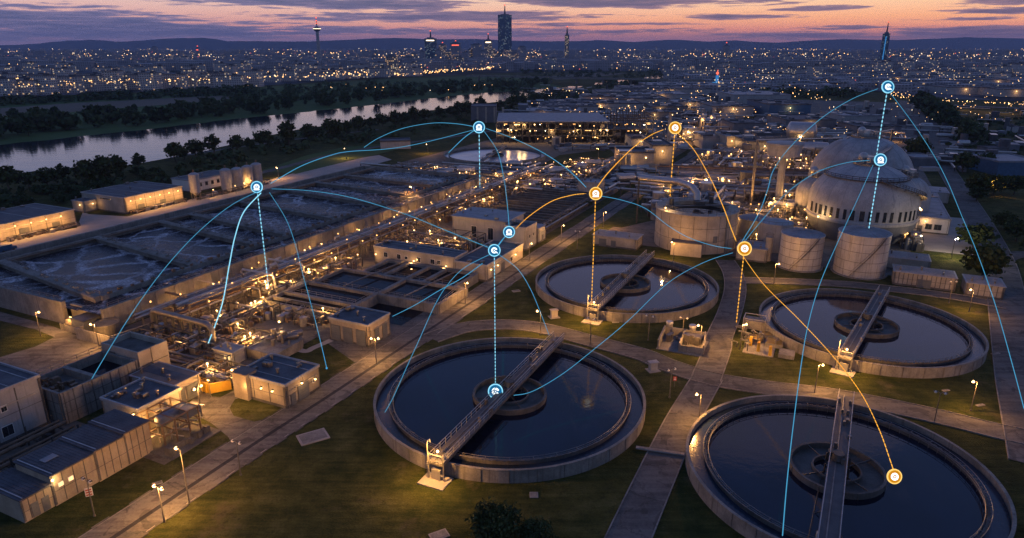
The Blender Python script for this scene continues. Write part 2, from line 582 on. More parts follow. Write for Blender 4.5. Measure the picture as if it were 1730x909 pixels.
# ------------------------------------------------------------------ mesh building
class MB:
    def __init__(self):
        self.v, self.f, self.uv, self.mi = [], [], [], []
        self.u0 = 0.0

    def face(self, idx, uv=None, mi=0):
        self.f.append(idx)
        self.uv.append(uv)
        self.mi.append(mi)

    def prism(self, poly, z0, z1, mi=0, top=True, bottom=False, top_mi=None):
        """poly counter-clockwise list of (x, y)"""
        b = len(self.v)
        n = len(poly)
        for p in poly:
            self.v.append((p[0], p[1], z0))
        for p in poly:
            self.v.append((p[0], p[1], z1))
        L = self.u0
        for i in range(n):
            j = (i + 1) % n
            d = hypot(poly[j][0] - poly[i][0], poly[j][1] - poly[i][1])
            self.face((b + i, b + j, b + n + j, b + n + i), ((L, 0), (L + d, 0), (L + d, z1 - z0), (L, z1 - z0)), mi)
            L += math.ceil(d / 10.0) * 10.0
        if top:
            self.face(tuple(b + n + i for i in range(n)), None, mi if top_mi is None else top_mi)
        if bottom:
            self.face(tuple(b + n - 1 - i for i in range(n)), None, mi)
        return self

    def box(self, x, y, z, sx, sy, sz, rz=0.0, mi=0, top_mi=None):
        """x, y centre; z bottom"""
        c, s = cos(rz), sin(rz)
        pts = [(x + a * c - d * s, y + a * s + d * c) for a, d in ((-sx / 2, -sy / 2), (sx / 2, -sy / 2), (sx / 2, sy / 2), (-sx / 2, sy / 2))]
        return self.prism(pts, z, z + sz, mi, True, True, top_mi)

    def stbox(self, s0, s1, t0, t1, z0, z1, mi=0, top_mi=None):
        pts = [tuple(P(a, c)[:2]) for a, c in ((s0, t0), (s0, t1), (s1, t1), (s1, t0))]
        return self.prism(pts, z0, z1, mi, True, True, top_mi)

    def bar(self, p, q, w, h=None, mi=0):
        """square bar between two points"""
        p, q = Vector(p), Vector(q)
        h = h or w
        d = q - p
        if d.length < 1e-6:
            return self
        d.normalize()
        up = Vector((0, 0, 1)) if abs(d.z) < .95 else Vector((1, 0, 0))
        r = d.cross(up).normalized()
        u = r.cross(d).normalized()
        b = len(self.v)
        for e in (p, q):
            for a, c in ((-1, -1), (1, -1), (1, 1), (-1, 1)):
                self.v.append(tuple(e + r * (a * w / 2) + u * (c * h / 2)))
        for i in range(4):
            j = (i + 1) % 4
            self.face((b + i, b + 4 + i, b + 4 + j, b + j), None, mi)
        self.face((b, b + 1, b + 2, b + 3), None, mi)
        self.face((b + 7, b + 6, b + 5, b + 4), None, mi)
        return self

    def tube(self, pts, r, n=6, closed=False, mi=0):
        pts = [Vector(p) for p in pts]
        m = len(pts)
        b = len(self.v)
        prev = None
        for i, p in enumerate(pts):
            if closed:
                d = pts[(i + 1) % m] - pts[i - 1]
            else:
                d = pts[min(i + 1, m - 1)] - pts[max(i - 1, 0)]
            d.normalize()
            if prev is None:
                up = Vector((0, 0, 1)) if abs(d.z) < .9 else Vector((1, 0, 0))
                a = d.cross(up).normalized()
            else:
                a = (prev - d * prev.dot(d)).normalized()
            prev = a
            c = d.cross(a)
            rr = r[i] if isinstance(r, (list, tuple)) else r
            for j in range(n):
                w = 2 * pi * j / n
                self.v.append(tuple(p + a * (rr * cos(w)) + c * (rr * sin(w))))
        for i in range(m if closed else m - 1):
            i2 = (i + 1) % m
            for j in range(n):
                j2 = (j + 1) % n
                self.face((b + i * n + j, b + i * n + j2, b + i2 * n + j2, b + i2 * n + j), None, mi)
        if not closed:
            self.face(tuple(b + n - 1 - j for j in range(n)), None, mi)
            self.face(tuple(b + (m - 1) * n + j for j in range(n)), None, mi)
        return self

    def lathe(self, prof, x, y, n=32, close=False, mi=0, a0=0.0, a1=2 * pi):
        """prof: list of (radius, z); outer side seen when z rises"""
        b = len(self.v)
        full = abs(a1 - a0 - 2 * pi) < 1e-6
        k = n if full else n + 1
        for i in range(k):
            w = a0 + (a1 - a0) * i / n
            for r, z in prof:
                self.v.append((x + r * cos(w), y + r * sin(w), z))
        m = len(prof)
        R0 = max(r for r, _ in prof)
        for i in range(n):
            i2 = (i + 1) % k
            for j in range(m if close else m - 1):
                j2 = (j + 1) % m
                u0, u1 = (a1 - a0) * R0 * i / n, (a1 - a0) * R0 * (i + 1) / n
                self.face((b + i * m + j, b + i2 * m + j, b + i2 * m + j2, b + i * m + j2),
                          ((u0, prof[j][1]), (u1, prof[j][1]), (u1, prof[j2][1]), (u0, prof[j2][1])), mi)
        return self

    def cyl(self, x, y, z0, z1, r0, r1=None, n=20, mi=0):
        r1 = r0 if r1 is None else r1
        self.lathe([(r0, z0), (r1, z1)], x, y, n, mi=mi)
        if r1 > 1e-3:
            b = len(self.v)
            for i in range(n):
                w = 2 * pi * i / n
                self.v.append((x + r1 * cos(w), y + r1 * sin(w), z1))
            self.face(tuple(range(b, b + n)), None, mi)
        return self

    def disc(self, x, y, z, r, n=48, mi=0):
        b = len(self.v)
        for i in range(n):
            w = 2 * pi * i / n
            self.v.append((x + r * cos(w), y + r * sin(w), z))
        self.face(tuple(range(b, b + n)), None, mi)
        return self

    def ball(self, x, y, z, r, n=8, mi=0, sz=1.0):
        prof = [(max(1e-4, r * cos(-pi / 2 + pi * i / n)), z + sz * r * sin(-pi / 2 + pi * i / n)) for i in range(n + 1)]
        return self.lathe(prof, x, y, max(6, n + 2), mi=mi)

    def vessel(self, p, q, r, n=14, mi=0):
        """horizontal drum with domed ends"""
        p, q = Vector(p), Vector(q)
        d = (q - p)
        L = d.length
        pts, rad = [], []
        for f, k in ((-.35, .15), (-.25, .6), (-.1, .92), (0, 1)):
            pts.append(p + d * (f * r / L))
            rad.append(r * k)
        for f, k in ((0, 1), (.1, .92), (.25, .6), (.35, .15)):
            pts.append(q + d * (f * r / L))
            rad.append(r * k)
        return self.tube(pts, rad, n, mi=mi)

    def build(self, name, mats, parent=None, smooth=False, origin=None):
        if not isinstance(mats, (list, tuple)):
            mats = [mats]
        o0 = LOC[parent] if parent is not None else Vector(origin or (0, 0, 0))
        me = bpy.data.meshes.new(name)
        ox, oy, oz = o0
        me.from_pydata([(a - ox, b - oy, c - oz) for a, b, c in self.v], [], self.f)
        if any(u is not None for u in self.uv):
            lay = me.uv_layers.new(name='metres')
            flatuv = []
            for fc, u in zip(self.f, self.uv):
                flatuv.extend((0.0, -1.0) * len(fc) if u is None else [c for q in u for c in q])
            lay.data.foreach_set('uv', flatuv)
        for mt in mats:
            me.materials.append(M[mt] if isinstance(mt, str) else mt)
        if any(self.mi):
            me.polygons.foreach_set('material_index', self.mi)
        if smooth:
            me.polygons.foreach_set('use_smooth', [True] * len(self.f))
            try:
                me.set_sharp_from_angle(angle=radians(38))
            except Exception:
                pass
        me.update()
        ob = bpy.data.objects.new(name, me)
        COL.objects.link(ob)
        if parent is not None:
            ob.parent = parent
        else:
            ob.location = o0
        LOC[ob] = o0
        return ob


LOC = {}


def tag(o, label=None, cat=None, group=None, kind=None):
    if label:
        o['label'] = label
    if cat:
        o['category'] = cat
    if group:
        o['group'] = group
    if kind:
        o['kind'] = kind
    return o


def thing(name, label, cat, loc=(0, 0, 0), group=None):
    o = bpy.data.objects.new(name, None)
    o.empty_display_size = 1.0
    o.location = loc
    COL.objects.link(o)
    LOC[o] = Vector(loc)
    return tag(o, label, cat, group)


CHILDREN = {}


def dup(root, loc, rz=0.0, label=None, group=None, scale=None):
    """copy a thing with its parts (and their lights)"""
    r = root.copy()
    COL.objects.link(r)
    r.location = loc
    r.rotation_euler = (0, 0, rz)
    if scale:
        r.scale = (scale,) * 3 if not isinstance(scale, tuple) else scale
    if label:
        r['label'] = label
    if group:
        r['group'] = group

    def rec(src, dst):
        for ch in list(src.children):
            c = ch.copy()
            COL.objects.link(c)
            c.parent = dst
            rec(ch, c)
    rec(root, r)
    return r


LIGHTS = {}


def lamp_light(power, col=(1.0, .56, .20), size=.15):
    key = (power, col, size)
    if key not in LIGHTS:
        d = bpy.data.lights.new('lamp_light', 'POINT')
        d.energy = power
        d.color = col
        d.shadow_soft_size = size
        LIGHTS[key] = d
    return LIGHTS[key]


def add_light(parent, loc, power, col=(1.0, .56, .20), size=.15):
    o = bpy.data.objects.new('light', lamp_light(power, col, size))
    COL.objects.link(o)
    if parent is not None:
        o.parent = parent
        o.location = Vector(loc) - LOC[parent]
    else:
        o.location = loc
    return o


def structure(mb, name, mat, smooth=False):
    o = mb.build(name, mat, None, smooth)
    o['kind'] = 'structure'
    return o


def sheet(poly, z, mb=None):
    mb = mb or MB()
    b = len(mb.v)
    for p in poly:
        mb.v.append((p[0], p[1], z))
    mb.face(tuple(range(b, b + len(poly))))
    return mb


def spline(pts, k=6):
    """Catmull-Rom through points"""
    out = []
    n = len(pts)
    for i in range(n - 1):
        p0, p1, p2, p3 = Vector(pts[max(i - 1, 0)]), Vector(pts[i]), Vector(pts[i + 1]), Vector(pts[min(i + 2, n - 1)])
        for j in range(k):
            t = j / k
            out.append(.5 * ((2 * p1) + (-p0 + p2) * t + (2 * p0 - 5 * p1 + 4 * p2 - p3) * t * t + (-p0 + 3 * p1 - 3 * p2 + p3) * t ** 3))
    out.append(Vector(pts[-1]))
    return out


def ribbon(mb, pts, w, z, off=0.0):
    """flat strip of width w (float or list) along xy points, shifted sideways by off"""
    b = len(mb.v)
    m = len(pts)
    for i, p in enumerate(pts):
        d = pts[min(i + 1, m - 1)] - pts[max(i - 1, 0)]
        L = hypot(d.x, d.y) or 1
        nx, ny = -d.y / L, d.x / L
        ww = w[i] if isinstance(w, list) else w
        for sgn in (1, -1):
            mb.v.append((p.x + nx * (off + sgn * ww / 2), p.y + ny * (off + sgn * ww / 2), z))
    for i in range(m - 1):
        mb.face((b + 2 * i + 1, b + 2 * i + 3, b + 2 * i + 2, b + 2 * i))
    return mb


def kerb(mb, pts, off, w=.18, h=.22):
    q = []
    m = len(pts)
    for i, p in enumerate(pts):
        d = pts[min(i + 1, m - 1)] - pts[max(i - 1, 0)]
        L = hypot(d.x, d.y) or 1
        q.append(Vector((p.x - d.y / L * off, p.y + d.x / L * off, h / 2)))
    for a, c in zip(q[:-1], q[1:]):
        mb.bar(a, c, w, h)
    return mb

# ================================================================== the setting
def pxpoly(pts, z=0.0):
    return [tuple(at(a, b, 0.0)[:2]) for a, b in pts]


ccw_area = lambda q: sum(q[i][0] * q[(i + 1) % len(q)][1] - q[(i + 1) % len(q)][0] * q[i][1] for i in range(len(q)))


def ground_patch(name, mat, poly, z):
    if ccw_area(poly) < 0:
        poly = poly[::-1]
    mb = sheet(poly, z)
    o = structure(mb, name, mat)
    return o


gm = MB()
GR = 19000.0
for (x0, x1, y0, y1) in ((-GR, GR, -400, 17000),):
    sheet([(x0, y0), (x1, y0), (x1, y1), (x0, y1)], 0.0, gm)
structure(gm, 'ground', 'grass')
city = [tuple(at(a, b)[:2]) for a, b in ((-2500, 200), (-600, 182), (0, 166), (330, 152), (650, 132), (860, 123), (1130, 120), (1210, 138), (1420, 146), (1560, 166), (1730, 172), (2600, 190))]
city = [(-18000, city[0][1])] + city + [(18000, city[-1][1]), (18000, 16500), (-18000, 16500)]
ground_patch('city_ground', 'city_floor', city, .30)
ground_patch('meadow', 'meadow', pxpoly([(-900, 330), (-300, 275), (0, 246), (250, 222), (600, 182), (880, 154), (960, 149), (860, 126), (650, 134), (330, 154), (0, 168), (-900, 200)]), .08)
ground_patch('field', 'field_crop', pxpoly([(-500, 205), (0, 183), (130, 174), (330, 164), (400, 161), (415, 165), (330, 173), (150, 187), (0, 199), (-500, 240)]), .14)
ground_patch('field', 'field_crop', pxpoly([(925, 129), (1010, 123), (1060, 124), (1000, 131), (940, 135)]), .14)

# river and the backwaters upstream
near_bank = [(-700, 430), (-300, 345), (0, 296), (100, 288), (200, 282), (330, 259), (430, 235), (520, 217), (600, 205), (700, 191), (800, 177), (870, 169), (930, 159), (962, 152)]
far_bank = [(-700, 350), (-300, 279), (0, 245), (130, 232), (250, 219), (350, 207), (430, 198), (520, 189), (600, 181), (700, 170), (800, 159), (880, 153), (945, 148.5)]
nb = spline([at(a, b) for a, b in near_bank], 5)
fb = spline([at(a, b) for a, b in far_bank], 5)
jr = random.Random(5)
rv = [(p.x + jr.uniform(-2, 2), p.y + jr.uniform(-2, 2)) for p in nb] + [(p.x + jr.uniform(-3, 3), p.y + jr.uniform(-3, 3)) for p in reversed(fb)]
ground_patch('river', 'river_water', rv, .20)
for pts in ([(927, 163), (950, 156), (985, 146), (960, 146), (930, 155)], [(1004, 143), (1040, 143), (1068, 138), (1066, 135), (1030, 136), (1006, 140)],
            [(1086, 135), (1105, 134.5), (1127, 129), (1110, 127), (1088, 131)], [(1106, 124.2), (1126, 124), (1127, 121.6), (1109, 121.8)]):
    ground_patch('backwater', 'river_water', pxpoly(pts), .20)

# yards and hard standing inside the plant
ground_patch('forecourt', 'asphalt', pxpoly([(-60, 520), (0, 527), (90, 552), (160, 578), (225, 563), (262, 590), (215, 592), (110, 640), (40, 662), (-60, 700), (-60, 622), (0, 604), (60, 586), (92, 570), (60, 557), (0, 542), (-60, 533)]), .066)
ground_patch('warehouse_road', 'slab', pxpoly([(-150, 450), (0, 408), (130, 385), (140, 358), (150, 362), (215, 366), (330, 335), (460, 303), (560, 275), (640, 262), (662, 270), (440, 330), (330, 358), (140, 400), (0, 432), (-150, 470)]), .062)
ground_patch('garage_forecourt', 'path_tar', pxpoly([(400, 522), (470, 508), (560, 535), (700, 495), (790, 488), (783, 512), (735, 560), (652, 610), (598, 612), (556, 582), (500, 548)]), .070)
ground_patch('shed_driveway', 'asphalt', pxpoly([(312, 690), (333, 667), (372, 672), (405, 655), (425, 668), (397, 675), (388, 690), (395, 703), (430, 713), (480, 700), (540, 668), (560, 672), (480, 735), (404, 768), (385, 738), (358, 716)]), .066)
for yi, (s0, s1, t0, t1, m) in enumerate(((83, 300, -140, -120, 'yard'), (74, 127, -134, -97, 'yard'), (127, 176, -120, -84, 'yard'), (182, 300, -120, -85, 'yard'),
                            (206, 330, -68, 24, 'yard'), (330, 470, -70, 40, 'yard'), (300, 600, -215, -84, 'yard'), (238, 292, 24, 46, 'slab'),
                            (470, 900, -72, 70, 'path_tar'), (600, 1020, -310, -80, 'path_tar'), (44, 60, -132, -100, 'yard'), (57.5, 68, -100, -85.5, 'yard'))):
    ground_patch('yard', m, [tuple(P(a, b)[:2]) for a, b in ((s0, t0), (s0, t1), (s1, t1), (s1, t0))], .010 + .004 * yi)
for pts in ([(895, 290), (945, 262), (1030, 252), (1040, 262), (985, 285), (930, 296)], [(1172, 340), (1186, 318), (1240, 316), (1262, 334), (1215, 344)],
            [(1020, 345), (1085, 352), (1105, 372), (1050, 385), (1000, 378)], [(1230, 228), (1290, 222), (1300, 230), (1245, 236)]):
    ground_patch('lawn', 'grass', pxpoly(pts), .066)
ground_patch('lawn', 'meadow', pxpoly([(440, 289), (520, 262), (575, 250), (690, 238), (700, 246), (590, 272), (500, 294)]), .066)


def road(name, px, w, mat, z, kb=True, off=0.0, k=8):
    pts = [Vector((p.x, p.y, 0)) for p in spline([at(a, b) for a, b in px], k)]
    z += .06
    o = structure(ribbon(MB(), pts, w, z, off), name, mat)
    if kb:
        m = MB()
        kerb(m, pts, off + w / 2 + .09)
        kerb(m, pts, off - w / 2 - .09)
        kb_o = m.build('kerb', 'concrete')
        kb_o.parent = o
    return pts


STRIP = [(60, 1000), (192, 909), (440, 744), (555, 670), (700, 574), (870, 463), (1038, 352), (1130, 291), (1196, 250), (1262, 215)]
main_pts = road('main_road', STRIP, 7.3, 'asphalt', .040, False, .5)
main_strip = structure(ribbon(MB(), main_pts, .75, .112), 'drain_channel', 'drain')
mm = MB()
for i in range(6, len(main_pts) - 20, 2):
    for off in (4.28, -3.28):
        a, b_ = main_pts[i], main_pts[i + 1]
        d = (b_ - a)
        nrm = Vector((-d.y, d.x, 0)).normalized()
        mm.bar(a + nrm * off + Vector((0, 0, .05)), b_ + nrm * off + Vector((0, 0, .05)), .16, .18)
structure(mm, 'road_kerb', 'concrete_dark')
mm = MB()
for i in range(0, len(main_pts) - 1):
    a, b_ = main_pts[i], main_pts[i + 1]
    d = (b_ - a)
    nrm = Vector((-d.y, d.x, 0)).normalized()
    if i % 2:
        ribbon(mm, [a + nrm * -2.85, a * .55 + b_ * .45 + nrm * -2.85], .13, .116)
    ribbon(mm, [a + nrm * 3.95, b_ + nrm * 3.95], .07, .116)
structure(mm, 'road_marking', 'slab')
road('branch_path', [(728, 572), (790, 553), (860, 549), (920, 556), (1000, 577), (1080, 598), (1130, 618), (1200, 640), (1290, 655), (1400, 668), (1500, 686), (1600, 708), (1690, 730), (1800, 752)], 5.2, 'path_tar', .032)
road('south_path', [(1035, 985), (1062, 909), (1143, 731), (1178, 668), (1196, 638)], 5.3, 'path_tar', .036)
road('north_path', [(1192, 642), (1212, 590), (1216, 568), (1232, 530), (1242, 490), (1238, 462), (1225, 440)], 5.2, 'path_tar', .044)
road('tank_path', [(1240, 474), (1300, 475), (1420, 480), (1520, 490), (1600, 500), (1700, 517)], 4.6, 'path_tar', .028)
road('east_road', [(1760, 790), (1738, 700), (1724, 640), (1710, 560), (1700, 500), (1690, 450), (1673, 410), (1648, 365), (1620, 320), (1598, 285), (1580, 250), (1562, 215), (1544, 190), (1524, 170)], 8.0, 'path_tar', .048)
road('east_road', [(1688, 440), (1720, 430), (1800, 432)], 6.0, 'path_tar', .036, False)
road('lawn_path', [(490, 585), (515, 594), (530, 588), (560, 575)], 1.6, 'slab', .030, False)
road('riverside_road', [(330, 318), (470, 285), (560, 262), (640, 248), (760, 232), (870, 215)], 5.0, 'path_tar', .030, False)
road('riverside_road', [(280, 268), (420, 246), (560, 228), (640, 219)], 4.0, 'path_tar', .030, False)
road('cross_road', [(1195, 232), (1240, 226), (1300, 224), (1420, 231), (1520, 236)], 9.0, 'asphalt', .060, False)
road('works_road', [(1170, 262), (1196, 240), (1240, 205), (1285, 180), (1320, 163)], 7.0, 'asphalt', .064, False)
road('embankment_road', [(870, 185), (950, 172), (1030, 160), (1130, 148)], 7.0, 'meadow', .060, False)
road('motorway', [(1380, 133), (1500, 118), (1620, 124), (1760, 134)], 26.0, 'asphalt', .40, False)
road('motorway', [(1555, 176), (1600, 178), (1680, 182), (1780, 186)], 16.0, 'asphalt', .50, False)
road('sand_strip', [(1600, 245), (1650, 240), (1740, 245)], 16.0, 'slab', .036, False)

# hills on the horizon
hm = MB()
hills = [(-900, 74), (-400, 72), (0, 77), (60, 76), (110, 73.5), (150, 70), (190, 68), (230, 71), (280, 68.5), (330, 66), (370, 65), (410, 70), (470, 71), (540, 71), (600, 68), (690, 65),
         (740, 68), (800, 67), (860, 70), (930, 71), (1000, 69), (1060, 72), (1110, 68), (1180, 71), (1225, 69), (1290, 73), (1340, 70), (1400, 67), (1450, 69), (1520, 67.5), (1590, 65),
         (1650, 66), (1730, 66), (2100, 68), (2700, 74)]
HD = 14500.0
hp = []
hr = random.Random(3)
for i in range(len(hills) - 1):
    for j in range(8):
        u = hills[i][0] + (hills[i + 1][0] - hills[i][0]) * j / 8
        v = hills[i][1] + (hills[i + 1][1] - hills[i][1]) * (j / 8)
        v += 1.1 * mnoise.noise((u * .018, 2.2, 0)) + .5 * mnoise.noise((u * .06, 7.2, 0))
        hp.append((u, v))
cols = []
for u, v in hp:
    dirx = (u - CX) / FPX
    x = dirx * HD
    h = (79 - v) / FPX * HD + CAMH
    cols.append([(x * .90, HD * .92, -1), (x * .94, HD * .955, h * .45), (x, HD, h), (x * 1.05, HD * 1.05, h * .5), (x * 1.1, HD * 1.10, -1)])
for c in cols:
    hm.v.extend(c)
for i in range(len(cols) - 1):
    for j in range(4):
        hm.face((i * 5 + j, (i + 1) * 5 + j, (i + 1) * 5 + j + 1, i * 5 + j + 1))
structure(hm, 'hills', 'hill', True)

# the air: a thin even haze round everything
az_ = MB()
az_.prism([(-18800, -380), (18800, -380), (18800, 16400), (-18800, 16400)], -1.2, 330, 0, True, True)
hz = az_.build('haze', 'hill')
hz['kind'] = 'stuff'
hmname = bpy.data.materials.new('haze_air')
hmname.use_nodes = True
kk = NT(hmname.node_tree)
kk.n.clear()
pv = kk.new('ShaderNodeVolumePrincipled')
pv.inputs['Color'].default_value = (.56, .68, 1.0, 1)
pv.inputs['Density'].default_value = 5.5e-5
pv.inputs['Anisotropy'].default_value = .2
oo = kk.new('ShaderNodeOutputMaterial')
kk.l.new(pv.outputs[0], oo.inputs['Volume'])
hz.data.materials.clear()
hz.data.materials.append(hmname)

# ================================================================== street lamps
def lamp_proto(kind):
    r = thing('street_lamp', 'lamp', 'street lamp')
    m = MB()
    H = {'single': 5.6, 'double': 5.4, 'tall': 8.5, 'short': 3.4, 'white': 6.2, 'unlit': 5.6}[kind]
    m.tube([(0, 0, 0), (0, 0, H * .5), (0, 0, H)], [.10, .085, .06], 6)
    m.cyl(0, 0, 0, .25, .17, .15, 8)
    heads = [(.75, 0)] if kind in ('single', 'tall', 'white') else [(.7, 0), (-.7, 0)] if kind in ('double', 'unlit') else [(.0, 0)]
    for hx, hy in heads:
        m.tube([(0, 0, H - .1), (hx * .5, 0, H + .12), (hx, 0, H + .14)], .045, 5)
    m.build('pole', 'steel', r, True)
    for hx, hy in heads:
        h = MB()
        h.box(hx, 0, H + .10, .72, .30, .10)
        ho = h.build('lamp_head', 'dark_steel', r)
        b = MB()
        b.ball(hx, 0, H + .02, .25 if kind != 'short' else .21, 8, sz=.85)
        if kind != 'unlit':
            b.build('bulb', 'bulb_white' if kind == 'white' else 'bulb', ho, True)
            pw = {'single': 2800, 'double': 1700, 'tall': 3400, 'short': 600, 'white': 3600}[kind]
            add_light(ho, (hx, 0, H - .32), pw, (1.0, .74, .46) if kind == 'white' else (1.0, .45, .11), .2)
        else:
            b.build('globe', 'white_paint', ho, True)
    return r


PROTO = {k: lamp_proto(k) for k in ('single', 'double', 'tall', 'short', 'white', 'unlit')}
USED = set()


def put_lamp(kind, px, py, label, rz=None, group=None, z=0.0, xy=None):
    p = at(px, py) if xy is None else Vector((*xy, 0))
    p.z = z
    rz = TH + pi / 2 if rz is None else rz
    if kind not in USED:
        USED.add(kind)
        r = PROTO[kind]
        r.location = p
        r.rotation_euler = (0, 0, rz)
        r['label'] = label
        if group:
            r['group'] = group
        return r
    return dup(PROTO[kind], p, rz, label, group)


SL = 'street lamps of the plant'
RZ_L = TH - pi / 2
put_lamp('single', 69, 568, 'lit lamp on the grass corner beside the forecourt at the left edge', 0, SL)
put_lamp('single', 168, 590, 'lit lamp in front of the low concrete wall by the fenced pump corner', pi, SL)
put_lamp('double', 278, 882, 'twin headed lit lamp standing nearest the bottom edge beside the main road', None, SL)
put_lamp('tall', 320, 850, 'tall lamp leaning over the main road just uphill of the twin lamp', RZ_L + pi, SL)
put_lamp('unlit', 407, 803, 'unlit grey lamp on the grass verge left of the wide lawn', None, SL)
put_lamp('double', 0, 0, 'twin lamp with two low heads on the lawn tip by the shed driveway', TH, SL, 0, tuple(P(70.3, -92.2)[:2]))
put_lamp('unlit', 160, 872, 'unlit lamp on the grass in front of the stepped long building', None, SL)
put_lamp('double', 636, 614, 'twin headed lit lamp at the corner of the garage with blue doors', 0, SL)
put_lamp('single', 786, 514, 'lit lamp on the grass strip beside the corner of the square settling tanks', RZ_L, SL)
put_lamp('single', 913, 566, 'lit lamp between the two middle round tanks beside the curved path', pi, SL)
put_lamp('unlit', 997, 580, 'unlit slender lamp on the path edge below the tank pier', None, SL)
put_lamp('unlit', 1095, 575, 'unlit lamp on the grass just left of the open pump pit', None, SL)
put_lamp('unlit', 1152, 578, 'unlit lamp standing right behind the open pump pit', None, SL)
put_lamp('single', 1182, 592, 'lit lamp at the right end of the open concrete pump pit', pi, SL)
put_lamp('unlit', 1131, 672, 'tall unlit double lamp on the grass below the junction', .4, SL)
put_lamp('single', 1180, 717, 'lit lamp above the path squeezed between the two nearest round tanks', pi, SL)
put_lamp('single', 1376, 664, 'lit lamp on the grass strip between the two right hand round tanks', 0, SL)
put_lamp('single', 1640, 694, 'lit lamp on the lawn right of the nearest right tank', pi, SL)
put_lamp('unlit', 1578, 714, 'unlit lamp by the path above the nearest right tank', None, SL)
put_lamp('single', 1637, 527, 'lit lamp on the grass below the smaller corrugated shed', pi, SL)
put_lamp('unlit', 1603, 512, 'unlit twin lamp below the long corrugated shed', 0, SL)
put_lamp('single', 1307, 480, 'lit lamp left of the smaller steel storage tank', 0, SL)
put_lamp('single', 1137, 440, 'lit lamp in front of the wide round concrete tower', pi, SL)
put_lamp('white', 1607, 437, 'dazzling white lamp beside the round bush near the east road', 0, SL)
put_lamp('single', 948, 409, 'lit lamp on the verge of the main road beside the slatted basins', RZ_L, SL)
put_lamp('single', 894, 442, 'lit lamp on the verge beside the small grey cube building', RZ_L, SL)
put_lamp('single', 1019, 385, 'lit lamp on the main road verge near the long trough wall', RZ_L, SL)
put_lamp('unlit', 975, 420, 'unlit lamp beyond the main road above the grass of the far tank', None, SL)
put_lamp('tall', 697, 352, 'tall mast lamp rising from the far right part of the foam basin', None, SL)
put_lamp('single', 965, 288, 'lit lamp on the lawn right of the far pale round tank', None, SL)
put_lamp('tall', 1010, 278, 'tall lit lamp at the back of the lawn behind the crossing pipes', None, SL)
put_lamp('single', 471, 303, 'lamp beside the silos at the end of the warehouse road', None, SL)
put_lamp('single', 723, 260, 'lit lamp beside the riverside road left of the far round tank', None, SL)
put_lamp('single', 585, 268, 'lamp on the riverside lawn above the foam basin', None, SL)
put_lamp('single', 1668, 330, 'lit lamp among the yellow lit trees east of the digesters', 0, SL)
put_lamp('single', 1510, 240, 'lit lamp at the crossing behind the digesters', 0, SL)
put_lamp('short', 164, 425, 'low light on the kerb of the warehouse road', None, SL)
put_lamp('single', 1250, 590, 'bright lamp over the yellow valve station beside the path', 0, SL)
put_lamp('single', 1112, 330, 'lit lamp beside the main road at the crossing with the pipes', RZ_L, SL)
put_lamp('single', 1395, 505, 'lit lamp behind the right hand tank beside the two steel tanks', 0, SL) if False else None
for i, (a, b) in enumerate(((1588, 184), (1630, 186), (1676, 190), (1700, 192), (1560, 150), (1622, 158))):
    put_lamp('tall', a, b, 'street lamp along the motorway on the right beyond the tree row', 0, 'motorway lamps', .5)
for i, (a, b) in enumerate(((1032, 172), (1057, 166), (1109, 166), (1012, 180))):
    put_lamp('tall', a, b, 'tall lamp among the far warehouses behind the lattice hall', 0, 'lamps between the far warehouses')
for i, (a, b) in enumerate(((1146, 246), (1152, 240), (1160, 236), (1170, 228), (1186, 216), (1200, 208), (1215, 200), (1232, 190))):
    put_lamp('single', a, b, 'lit lamp in the row along the works road beyond the plant', 0, 'lamps along the works road')

# lamps along the pipe rack and the basin wall
RL = 'low lamps along the pipe rack'
for i, (a, b) in enumerate(((304, 520), (435, 462), (545, 430), (606, 405), (717, 365), (782, 340), (842, 322), (880, 308), (360, 500), (510, 440), (650, 380), (760, 346), (818, 330), (690, 372))):
    p = at(a, b)
    s_, t_ = st_of(p)
    q = P(s_, -137.4)
    put_lamp('short', 0, 0, 'low lamp at the foot of the foam basin wall along the pipe rack', None, RL, 0, (q.x, q.y))
for i, (s_, t_) in enumerate(((101, -122), (112, -119), (124, -121.5), (136, -121), (150, -120.5), (166, -120.5), (180, -121), (196, -121), (214, -121), (236, -121), (258, -121))):
    q = P(s_, t_)
    put_lamp('short', 0, 0, 'low lamp on the open side of the long pipe rack', None, RL, 0, (q.x, q.y))


for i in range(19):
    q = P(100 + i * 10.2, -131.8)
    put_lamp('short', 0, 0, 'low lamp between the two long pipe racks', None, RL, 0, (q.x, q.y))


# ================================================================== round clarifiers
def ring_wall(mb, x, y, r_out, r_in, z0, z1, n=96):
    mb.lathe([(r_out, z0), (r_out, z1), (r_in, z1), (r_in, z0)], x, y, n)
    return mb


